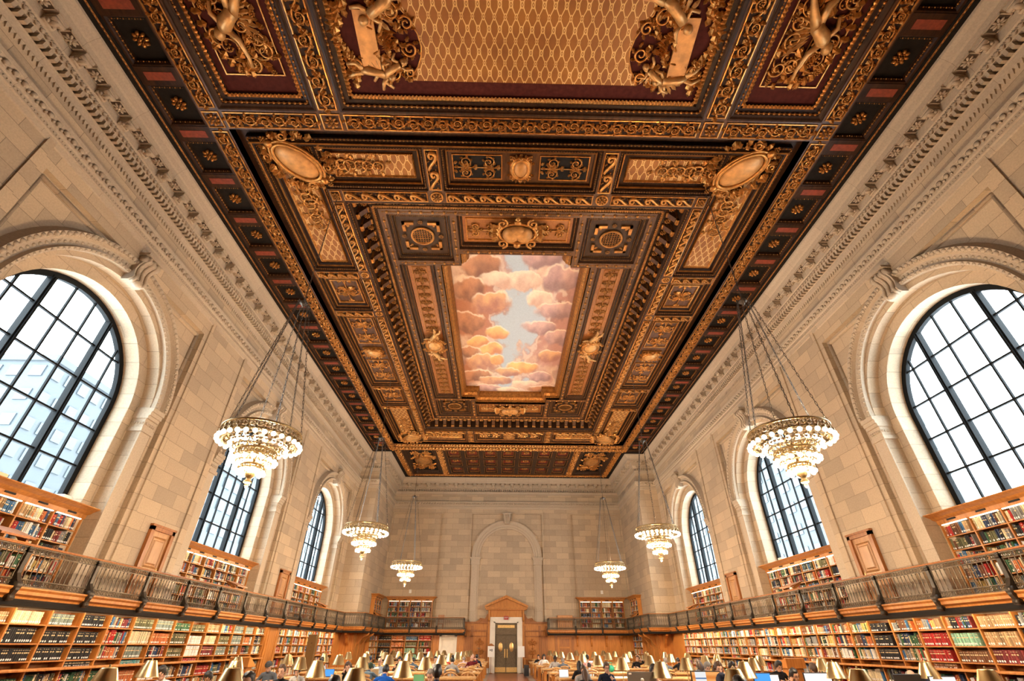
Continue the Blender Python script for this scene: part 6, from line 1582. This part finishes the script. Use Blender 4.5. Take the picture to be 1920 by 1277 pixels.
def plaid():
    mt, t, b = nt('cloth_grey_check'); g = nd(t, 'ShaderNodeTexCoord'); p = nd(t, 'ShaderNodeSeparateXYZ'); ln(t, g, p.inputs[0], 'Object')
    def stripes(ax): return mth(t, 'GREATER_THAN', mth(t, 'SINE', mth(t, 'MULTIPLY', p.outputs[ax], 150.0)), .55)
    f = mth(t, 'MULTIPLY', mth(t, 'ADD', stripes(0), stripes(2)), .4); t.links.new(mixc(t, f, (.34, .34, .33), (.10, .10, .11)), b.inputs['Base Color']); b.inputs['Roughness'].default_value = .85
    return mt
CLOTH['grey check'] = plaid()
CC = {'black': (.012, .012, .014), 'navy': (.018, .025, .05), 'white': (.75, .74, .72), 'pale blue': (.42, .52, .62), 'royal blue': (.01, .10, .48), 'grey': (.22, .22, .23), 'blue-grey': (.13, .16, .20), 'lilac': (.52, .42, .50), 'maroon': (.15, .018, .025), 'red': (.45, .02, .03), 'plum': (.10, .03, .06), 'pink': (.72, .40, .38), 'olive': (.10, .09, .05), 'light grey': (.48, .46, .44), 'teal': (.03, .16, .18), 'slate blue': (.09, .14, .19)}
ROUSERS = cloth('dark trousers', (.02, .022, .03))
PEOPLE = []
def person(label, x, row, facing, pose, hair, hcol, shirt, skin='light', sc=1.0, extra=None):
    """facing +1 looks down the hall, from the near side of its table; -1 looks back from the far side"""
    y = ROWS[row]-facing*.86; rz = 0 if facing > 0 else PI
    me, HM = POSES[pose]
    p = thing('person', label, 'person', (x, y, 0), rz)
    p.scale = (sc, sc, sc)
    b = obj('body', me, None, p)
    for i, mt in enumerate((SKIN[skin], cloth(shirt, CC.get(shirt, (.3, .3, .3))), ROUSERS)):
        b.material_slots[i].link = 'OBJECT'; b.material_slots[i].material = mt
    def head_part(nm, c, mt, key):
        if key not in HMESH: HMESH[key] = mesh_of(nm, c, mt)
        o = obj(nm, HMESH[key], None, p); o.matrix_local = HM; return o
    if hair: head_part({'beanie': 'knit_hat', 'cap': 'cap'}.get(hair, 'hair'), HAIR[hair], HCOL[hcol], (hair, hcol))
    head_part('eyes', EYES, M['black_soft'], 'eyes')
    if extra == 'glasses' or extra == 'glasses+phones': head_part('glasses', GLASSES, M['black_soft'], 'glasses')
    if extra in ('phones', 'glasses+phones'): head_part('headphones', HPHONE, M['black_soft'], 'phones')
    chair('oak chair of the '+' '.join(label.replace('person', 'reader').replace(',', '').split()[:12]), x, y-facing*.06, rz)
    PEOPLE.append(p); return p
# label, place across the hall, table row, facing, pose, hair, hair colour, top, skin, size
PL = [
 ('person with short black hair at the left shelves side, head lowered', -8.11, 1, -1, 'read', 'full', 'black', 'white', 'fair', 1.02),
 ('person with curly black hair behind the stacked lamps on the left', -7.05, 1, -1, 'read', 'full', 'black', 'black', 'tan', 0.94),
 ('person with black ponytail and red jacket seen from behind', -4.49, 0, -1, 'type', 'tail', 'black', 'red', 'light', 1.02),
 ('person in grey knitted hat and dark jacket, looking down', -7.34, 2, -1, 'read', 'beanie', 'beanie', 'blue-grey', 'fair', 1.02),
 ('person in black top, face half hidden by a lamp shade', -5.48, 1, -1, 'type', 'short', 'brown', 'black', 'fair', 1.01),
 ('person with swept-up black hair facing the camera', -6.47, 2, -1, 'read', 'full', 'black', 'white', 'fair', 0.92),
 ('person in white T-shirt turned to a blue laptop screen', -7.84, 4, 1, 'type', 'short', 'black', 'pale blue', 'light', 0.98),
 ('person with long brown hair, hand pressed to the cheek', -4.97, 2, -1, 'cheek', 'long', 'brown', 'black', 'fair', 1.01),
 ('person whose black round head shows low before the lamps', -2.69, 0, 1, 'type', 'short', 'black', 'navy', 'light', 1.03),
 ('person in navy cap with bent head', -6.17, 4, -1, 'read', 'cap', 'blue', 'slate blue', 'light', 1.02),
 ('person in dark green knitted hat bent over the table', -4.98, 3, 1, 'bent', 'beanie', 'green', 'slate blue', 'light', 0.99),
 ('balding bearded person in a pale blue shirt', -4.92, 3, -1, 'type', 'fringe', 'brown', 'pale blue', 'fair', 1.01),
 ('person in royal blue sweater bent forward, seen from behind', -3.64, 2, 1, 'bent', 'short', 'black', 'royal blue', 'light', 1.04),
 ('person with black hair in a black jacket beside the bearded reader', -4.85, 4, -1, 'cheek', 'long', 'black', 'black', 'light', 1.01),
 ('person in slate blue top, partly behind a lamp', -4.7, 5, 1, 'bent', 'short', 'black', 'slate blue', 'light', 1.0),
 ('person with short grey hair facing the camera by a green laptop', -2.04, 1, -1, 'read', 'short', 'grey', 'blue-grey', 'fair', 0.99),
 ('person with bushy black hair in navy, back to the camera', -1.74, 1, 1, 'type', 'full', 'black', 'navy', 'dark', 1.03),
 ('person with pale face behind the aisle lamps', -3.31, 4, -1, 'type', 'short', 'black', 'light grey', 'fair', 0.99),
 ('person in grey check shirt with hair in a bun, seen from behind', -2.44, 4, 1, 'read', 'bun', 'black', 'grey check', 'light', 1.02),
 ('person in lilac shirt with grey hair, seen from behind', -2.48, 6, 1, 'bent', 'short', 'grey', 'lilac', 'fair', 0.98),
 ('person in maroon sweater raising a hand to the head', -1.91, 5, -1, 'crown', 'fringe', 'grey', 'maroon', 'fair', 1.0),
 ('person in red jacket behind the aisle lamp', -3.44, 6, 1, 'bent', 'short', 'black', 'red', 'light', 0.98),
 ('person in navy jacket at a far left table beside the aisle', -1.75, 6, 1, 'type', 'short', 'black', 'navy', 'light', 0.99),
 ('person in black jacket holding a white cup at the far right aisle', 2.07, 7, -1, 'chin', 'short', 'black', 'black', 'light', 0.94),
 ('person with black hair and white top by the far right aisle', 2.12, 6, -1, 'read', 'long', 'black', 'white', 'fair', 1.02),
 ('person in grey hooded top at the aisle end of a right table', 2.38, 5, -1, 'read', 'full', 'black', 'light grey', 'dark', 1.0),
 ('person in blue-grey sweater bent low, seen from behind', 2.65, 5, 1, 'bent', 'short', 'grey', 'blue-grey', 'tan', 1.01),
 ('person with black shoulder-length hair behind the right aisle seats', 2.34, 3, 1, 'read', 'long', 'black', 'black', 'light', 0.99),
 ('person with long dark hair low in front of the right tables', 1.92, 2, 1, 'read', 'long', 'brown', 'black', 'light', 0.92),
 ('person with brown hair next to the pale blue shirt', 2.06, 2, -1, 'read', 'short', 'brown', 'tan', 'light', 0.96),
 ('person in pale blue shirt with cropped black hair, seen from behind', 3.31, 4, 1, 'bent', 'short', 'black', 'pale blue', 'tan', 0.92),
 ('person with glasses and headphones in navy, hand on the chin', 2.77, 2, -1, 'chin', 'full', 'brown', 'navy', 'fair', 0.99, 'glasses+phones'),
 ('person in pink shirt at a far right table', 3.83, 5, 1, 'type', 'short', 'black', 'pink', 'light', 1.02),
 ('person in black T-shirt leaning with a hand on the head', 6.62, 5, -1, 'crown', 'short', 'brown', 'black', 'fair', 1.0),
 ('person with grey hair half hidden behind a near right lamp', 6.5, 4, 1, 'type', 'short', 'grey', 'blue-grey', 'fair', 0.99),
 ('person resting the chin on both hands behind the grey monitor', 3.12, 1, -1, 'chin', 'full', 'black', 'white', 'light', 1.03),
 ('person in black jacket beside the right lamp row', 8.38, 5, 1, 'bent', 'short', 'black', 'black', 'light', 1.02),
 ('person with fair grey hair in a black hairband', 5.82, 2, -1, 'read', 'full', 'grey', 'light grey', 'fair', 1.02),
 ('person with long dark curls behind a right lamp', 6.55, 3, 1, 'read', 'long', 'brown', 'blue-grey', 'light', 1.02),
 ('person in red top below a small lamp on the right', 4.68, 1, -1, 'type', 'long', 'brown', 'red', 'fair', 1.06),
 ('person with black hair and headphones in a pale grey sweater', 6.57, 2, -1, 'read', 'full', 'black', 'light grey', 'light', 1.03, 'phones'),
 ('person whose black cap shows beside the orange monitor', 3.12, 0, -1, 'read', 'cap', 'blue', 'black', 'light', 1.05),
 ('person with black hair low in front of a brass shade', 2.91, 0, 1, 'read', 'full', 'black', 'black', 'light', 1.06),
 ('person with black hair looking down beside the oak lectern on the right', 8.01, 2, -1, 'read', 'full', 'black', 'black', 'light', 1.05),
 ('person in black resting sideways with head on an arm', 6.39, 1, -1, 'cheek', 'long', 'black', 'black', 'light', 1.0, 'glasses'),
 ('person with brown hair turned to the right shelves', 8.31, 2, 1, 'type', 'full', 'brown', 'navy', 'light', 0.99),
 ('person with bald grey head near the right shelves', 9.11, 1, -1, 'read', 'fringe', 'grey', 'blue-grey', 'fair', 1.0),
]
for a in PL: person(*a)
# empty chairs that the far rows show
k = 0
for s in (-1, 1):
    for row in (4, 5, 6, 7, 8):
        for i in range(2):
            for f in (1, -1):
                x = (-1.75-1.5*i) if s < 0 else (2.1+1.6*i); y = ROWS[row]+(-.86 if f > 0 else .86)
                if any(abs(p.location.x-x) < .62 and abs(p.location.y-y) < .5 for p in PEOPLE): continue
                chair(f'empty oak chair, {["aisle seat", "second seat"][i]}, {["near", "far"][f < 0]} side of the {TORD[row]} {SIDE[s]} table', x, y, 0 if f > 0 else PI)

# ------------------------------------------------------------------ things on the tables
def screen_mat(kind):
    if kind == 'blue': return flat('blue_screen', (.02, .1, .4), .3, emit=(.05, .32, .85, 1.0))
    if kind == 'white': return flat('white_screen', (.6, .6, .6), .3, emit=(.85, .9, .95, .95))
def laptop(label, x, y, facing, col, screen='white', w=.33):
    """facing: the way its user looks; the lid stands on the far side of the keyboard"""
    t = thing('laptop', label, 'laptop', (x, y, TZ), 0 if facing > 0 else PI)
    obj('keyboard_base', cat([bevbox(-w/2, -.11, 0, w/2, .11, .016, .006), box(-w/2+.02, -.03, .016, w/2-.02, .09, .018, 0)]), col, t)
    ld = obj('lid', bevbox(-w/2, -.006, 0, w/2, .006, .225, .004), col, t, (0, .12, .012)); ld.rotation_euler = (-.25, 0, 0)
    sc_ = obj('screen', box(-w/2+.012, -.009, .012, w/2-.012, -.006, .213), screen_mat(screen) if screen not in M else M[screen], ld)
    return t
M['blue'] = screen_mat('blue'); M['white_screen'] = screen_mat('white')
LC = {'silver': flat('laptop_silver', (.55, .54, .52), .35, .5), 'cream': flat('laptop_cream', (.72, .62, .42), .5), 'green': flat('laptop_green', (.16, .50, .30), .5), 'dark': flat('laptop_dark', (.04, .04, .045), .4)}
laptop('mint green laptop lid in front of the grey-haired reader', -2.77, 16.71, -1, LC['green'], 'white_screen')
laptop('cream laptop lid before the reader with a hand on the cheek', -5.15, 16.71, -1, LC['cream'], 'white_screen')
laptop('open laptop with bright blue screen beside the white T-shirt', -6.45, 20.04, 1, LC['dark'], 'blue')
laptop('silver laptop behind the royal blue sweater', -4.95, 20.64, -1, LC['cream'], 'white_screen')
laptop('white laptop beside the blue-grey sweater', 1.82, 20.04, 1, LC['silver'], 'white_screen')
laptop('dark laptop in front of the reader in pink', 4.71, 31.83, 1, LC['dark'], 'white_screen')
laptop('silver laptop beside the reader with fair grey hair', 5.45, 16.71, -1, LC['silver'], 'white_screen')
def orange_wall():
    mt, t, b = nt('monitor_picture'); g = nd(t, 'ShaderNodeTexCoord'); p = nd(t, 'ShaderNodeSeparateXYZ'); ln(t, g, p.inputs[0], 'Object')
    n = nd(t, 'ShaderNodeTexWave', wave_type='RINGS', i_Scale=2.2, i_Distortion=1.0); ln(t, g, n.inputs['Vector'], 'Object')
    org = ramp(t, n.outputs[0], [(0, (.75, .22, .03)), (1, (.95, .42, .12))])
    doc = mth(t, 'MULTIPLY', mth(t, 'LESS_THAN', p.outputs[0], .0), mth(t, 'GREATER_THAN', p.outputs[0], -.24))
    bar = mth(t, 'MULTIPLY', doc, mth(t, 'MULTIPLY', mth(t, 'LESS_THAN', p.outputs[2], .28), mth(t, 'GREATER_THAN', p.outputs[2], .255)))
    c = mixc(t, doc, org.outputs[0], (.85, .88, .92)); c = mixc(t, bar, c, (.06, .18, .40))
    t.links.new(c, b.inputs['Emission Color']); b.inputs['Emission Strength'].default_value = .95; b.inputs['Base Color'].default_value = (.02, .02, .02, 1)
    return mt
M['orange_screen'] = orange_wall()
def monitor(label, x, y, z0, facing, screen, w=.62, h=.37, extra=None):
    """z0: height of the screen's lower edge over the table; facing -1 turns the screen to the near end of the hall"""
    t = thing('computer_monitor', label, 'monitor', (x, y, TZ), 0 if facing < 0 else PI)
    obj('stand', cat([bevbox(-.12, -.08, 0, .12, .08, .015, .02), box(-.03, .02, .015, .03, .05, z0+.1)]), M['black_soft'], t)
    c = obj('casing', cat([bevbox(-w/2, -.012, 0, w/2, .022, h, .008)]), M['black_soft'] if extra != 'grey' else M['grey_metal'], t, (0, 0, z0))
    obj('screen', box(-w/2+.02, -.015, .02, w/2-.02, -.012, h-.018), screen, c)
    if extra == 'grey':
        obj('round_mark', cat([lathe([(.001, 0), (.036, 0), (.036, .002), (.001, .002)], 24).x(((1, 0, 0, 0), (0, 0, 1, .022), (0, 1, 0, h*.60), (0, 0, 0, 1)))]), M['white'], c)
        text_mesh('hp', .046, M['grey_metal'], 'lettering', c, (0, .0245, h*.605), (PI/2, 0, PI), .001)
        obj('sticker', box(w/2-.09, .022, h-.05, w/2-.03, .0235, h-.02), M['white'], c)
    return t
monitor('grey monitor with a round white emblem, its back to the camera', 2.66, 12.48, 0.090, 1, M['blue'], .63, .37, extra='grey')
monitor('monitor showing an orange picture beside a white page', 4.08, 12.48, 0.077, -1, M['orange_screen'], .66, .40)
monitor('monitor with a plain blue screen', 5.32, 12.48, 0.110, -1, M['blue'], .40, .34)
monitor('small monitor with a pale screen beside the blue one', 5.59, 12.48, 0.172, -1, M['white_screen'], .22, .25)
monitor('wide monitor with a white page near the right lectern', 6.56, 12.48, 0.072, -1, M['white_screen'], .62, .38)
monitor('black monitor back low on the right', 8.56, 12.48, 0.056, 1, M['black_soft'], .63, .37)
monitor('white-topped monitor at the right-hand end of the near table', 9.18, 12.28, 0.100, -1, M['white_screen'], .6, .30)
def paper(label, x, y, rz, w=.21, h=.29, col='paper', th=.006):
    o = obj('paper_sheet', box(-w/2, -h/2, 0, w/2, h/2, th), M[col], loc=(x, y, TZ)); o.rotation_euler = (0, 0, rz); return tag(o, label, 'paper')
pr_ = random.Random(9)
for s in (-1, 1):
    for row in (4, 5, 6, 7, 8):
        x = (-1.62 if s < 0 else 1.95)
        paper(f'white sheets at the aisle end of the {TORD[row]} {SIDE[s]} table', x+pr_.uniform(-.08, .08), ROWS[row]+pr_.uniform(-.3, .3), pr_.uniform(-.5, .5))
for i, p in enumerate(PEOPLE):
    f = 1 if abs(p.rotation_euler.z) < 1 else -1
    x, y = p.location.x, p.location.y+f*.50
    nm = ' '.join(p['label'].replace('person', 'reader').replace(',', '').split()[:11])
    if i % 3 == 0: paper('white sheets before the '+nm, x+pr_.uniform(-.06, .06), y, pr_.uniform(-.3, .3))
    else:
        ob = thing('open_book', 'open book before the '+nm, 'book', (x+pr_.uniform(-.06, .06), y, TZ), pr_.uniform(-.25, .25), 'open books on the tables')
        pg = prism([(-.20, .008), (-.19, .028), (-.10, .036), (0, .012), (.10, .036), (.19, .028), (.20, .008)], -.13, .13, 'y')
        obj('pages', pg, M['paper'], ob); obj('cover', bevbox(-.21, -.14, 0, .21, .14, .009, .003), BM[(pr_.choice(KEYS), 1)], ob)
# cup, small white stand-up card, green bag, dark waste bin
c = obj('paper_cup', lathe([(.001, 0), (.03, 0), (.042, .11), (.045, .112), (.038, .11), (.001, .012)], 14), M['white'], loc=(2.4, ROWS[7]-.2, TZ)); tag(c, 'white paper cup on a far right table beside the black jacket', 'cup')
gb = obj('green_bag', cat([ell((0, 0, .12), .17, .13, .13), tube([(-.08, 0, .2), (-.06, 0, .33), (.06, 0, .33), (.08, 0, .2)], .012, 6)]), flat('bag_green', (.02, .42, .26), .6), loc=(4.3, ROWS[4], TZ)); tag(gb, 'bright green bag lying on a right table behind the lamps', 'bag')
bn = obj('waste_bin', cat([bevbox(-.16, -.16, 0, .16, .16, .6, .02), bevbox(-.17, -.17, .57, .17, .17, .62, .02)]), M['black_soft'], loc=(1.35, 38.4, 0)); tag(bn, 'black waste bin on the floor right of the aisle', 'bin')
for s in (-1, 1):
    t = thing('sign_stand', ('framed notice stand with a red top, left' if s < 0 else 'plain white notice stand, right')+' of the far doorway', 'sign stand', (s*1.12, YEND-1.0, 0))
    obj('base', lathe([(.001, 0), (.16, 0), (.16, .02), (.03, .05), (.02, .06)], 16), M['oak_dark'] if s < 0 else M['grey_metal'], t); obj('post', box(-.02, -.015, .05, .02, .015, 1.0), M['oak_dark'] if s < 0 else M['grey_metal'], t)
    obj('notice_board', cat([box(-.25, -.03, 1.0, .25, .0, 1.68)]), M['white'], t)
    if s < 0:
        obj('board_top', prism([(-.28, 1.68), (.28, 1.68), (.05, 1.84), (-.05, 1.84)], -.04, .01, 'y'), M['oak_dark'], t); obj('printed_marks', cat([box(-.10, -.033, 1.38, -.03, -.03, 1.48), box(.03, -.033, 1.34, .09, -.03, 1.50)]), M['black_soft'], t)
tb = thing('side_table', 'small oak side table against the panelling left of the door', 'table', (-2.05, YEND-.75, 0)); obj('tabletop', bevbox(-.35, -.3, .86, .35, .3, .90, .01), M['oak_pale'], tb)
for a in (-.3, .3):
    for b_ in (-.25, .25): obj('leg', box(a-.02, b_-.02, 0, a+.02, b_+.02, .86), M['oak'], tb)
sl = obj('standing_lamp', cat([lathe([(.001, 0), (.13, 0), (.12, .03), (.02, .05), (.012, .06), (.012, .62), (.20, .64), (.20, .655), (.001, .66)], 16)]), M['grey_metal'], loc=(-2.05, YEND-.75, .90)); tag(sl, 'slim metal lamp on the small side table by the far door', 'lamp')
bt = thing('side_table', 'narrow oak console against the panelling right of the door', 'table', (2.0, YEND-.70, 0)); obj('tabletop', bevbox(-.65, -.25, .86, .65, .25, .91, .01), M['oak'], bt)
for a in (-.58, .58):
    for b_ in (-.2, .2): obj('leg', box(a-.03, b_-.03, 0, a+.03, b_+.03, .86), M['oak'], bt)
for s in (-1, 1):
    o = obj('wall_box', bevbox(-.10, -.03, -.13, .10, .0, .13, .008).x(((1, 0, 0, 0), (0, 1, 0, 0), (0, 0, 1, 0), (0, 0, 0, 1))), M['white'], loc=(s*7.8, YEND+.155, 5.37)); tag(o, f'small white box on the {SIDE[s]} end wall above the gallery bookcase', 'wall box')
# bronze kiosk column by the left shelves
kp = obj('bronze_column', cat([box(-.19, -.12, 0, .19, .12, 2.1), bevbox(-.22, -.15, 0, .22, .15, .25, .02), bevbox(-.21, -.14, 2.05, .21, .14, 2.14, .02)]+[ball(.03, 6, 4).t(0, -.12, z) for z in (1.5, 1.65, 1.8)]), flat('column_bronze', (.26, .17, .07), .4, .7), loc=(-9.55, 27.0, 0)); tag(kp, 'tall bronze post standing before the left bookshelves', 'post')
# lecterns on the floor
for s, x in ((-1, -9.57), (1, 10.096)):
    t = thing('lectern', f'oak lectern with a sloping top before the {SIDE[s]} bookshelves', 'lectern', (x, 20.2, 0)); obj('body', cat([bevbox(-.28, -.22, 0, .28, .22, 1.05, .02), box(-.2, -.235, .3, .2, -.22, .9)]), M['oak'], t)
    obj('sloping_top', prism([(-.30, 1.05), (.30, 1.05), (.30, 1.10), (-.24, 1.36), (-.30, 1.34)], -.34, .34, 'x'), M['oak'], t)
# reading stands clamped to the gallery rail
def stand(label, s, y):
    t = thing('reading_stand', label, 'reading stand', (s*(RX+.05 if y < 35 else RXN+.05), y, 3.50), 0)
    b = obj('sloping_board', prism([(-.12, .08), (.40, .26), (.40, .30), (-.12, .12)], -.42, .42, 'y').x(((s, 0, 0, 0), (0, 1, 0, 0), (0, 0, 1, 0), (0, 0, 0, 1))), M['oak_dark'], t)
    for q in (-.34, .34): obj('bracket', prism([(-.02, -.02), (.04, -.02), (.36, .22), (.36, .27), (.30, .25), (.02, .08), (-.02, .10)], q-.03, q+.03, 'y').x(((s, 0, 0, 0), (0, 1, 0, 0), (0, 0, 1, 0), (0, 0, 0, 1))), M['oak'], t)
    obj('cross_bar', box(-.03, -.40, -.02, .03, .40, .03), M['oak'], t)
for s, ys in ((-1, (10.55, 20.6, 31.0)), (1, (20.0, 31.0))):
    for j, y in enumerate(ys): stand(f'oak reading stand on the {SIDE[s]} gallery rail, ' + {10.55: 'nearest', 20.6: 'second along', 31.0: 'farthest', 20.0: 'nearest'}[y], s, y)
for s in (-1, 1): stand(f'oak reading stand on the gallery rail in the far {SIDE[s]} corner', s, 39.8)
gc = thing('gallery_chair', 'dark wooden chair standing on the far gallery left of the arch', 'chair', (-5.05, 41.75, ZF), PI); obj('seat', bevbox(-.22, -.22, .42, .22, .22, .46, .02), M['oak_dark'], gc); obj('backrest', cat([box(-.22, -.24, .46, -.18, -.20, 1.0), box(.18, -.24, .46, .22, -.20, 1.0), box(-.24, -.25, .72, .24, -.19, 1.04)]), M['oak_dark'], gc)
for a in (-.19, .19):
    for b_ in (-.19, .19): obj('leg', box(a-.02, b_-.02, 0, a+.02, b_+.02, .42), M['oak_dark'], gc)
gd = obj('card_cabinet', cat([bevbox(-.6, -.2, 0, .6, .2, 1.05, .02), box(-.55, -.215, .1, -.02, -.2, .95), box(.02, -.215, .1, .55, -.2, .95)]), M['oak'], loc=(4.6, 42.3, ZF)); tag(gd, 'low oak cabinet on the far gallery right of the arch', 'cabinet')
# papers left on the window ledges
for s, c, dy in ((-1, 10.8, .2), (-1, 10.8, 2.2), (1, 21.05, 1.6), (-1, 31.3, 1.9)):
    o = obj('cardboard_box', bevbox(-.12, -.16, 0, .12, .16, .24, .01), M['paper'] if dy > 1 else LC['cream'], loc=(s*12.25, c+dy, ZSILL)); tag(o, f'small pale box on the sill of the {WN[c]} {SIDE[s]} window' + (', by its far jamb' if dy > 2 else ''), 'box')

# ------------------------------------------------------------------ what stands outside the windows
def tower(name_, label, x, y, w, d, h, floors, cols, m_wall, m_glass):
    t = thing('building', label, 'building', (x, y, -20))
    obj('wall', box(-w/2, -d/2, 0, w/2, d/2, h), m_wall, t)
    fw = h/floors
    sgn = 1 if x < 0 else -1
    for j in range(floors):
        q = []
        for i in range(cols):
            yy = -d/2+(i+.5)*d/cols; q.append(box(min(sgn*w/2, sgn*(w/2+.15)), yy-d/cols*.32, j*fw+fw*.35, max(sgn*w/2, sgn*(w/2+.15)), yy+d/cols*.32, j*fw+fw*.8))
        for i in range(max(2, cols//2)):
            xx = -w/2+(i+.5)*w/max(2, cols//2); q.append(box(xx-.8, -d/2-.15, j*fw+fw*.35, xx+.8, -d/2, j*fw+fw*.8))
        obj('window_row', q, m_glass, t)
    obj('roof_parapet', box(-w/2-.3, -d/2-.3, h, w/2+.3, d/2+.3, h+.8), m_wall, t)
MW1, MG1 = flat('pale_facade', (.061, .069, .075), .8), flat('facade_windows', (.047, .057, .065), .3)
MW2, MG2 = flat('light_facade', (.064, .072, .077), .8), flat('grey_facade_windows', (.053, .063, .069), .3)
tower('a', 'pale office tower with rows of windows outside the nearest left window', -60, 57, 8, 13, 51, 16, 6, MW1, MG1)
tower('b', 'lower pale block outside the left windows', -52, 85, 10, 28, 46, 13, 8, MW2, MG2)
tower('c', 'pale facade with small windows outside the middle right window', 56, 98, 10, 72, 62, 17, 18, MW2, MG2)
tower('d', 'distant pale block outside the farthest left window', -62, 150, 10, 60, 58, 15, 12, MW1, MG2)
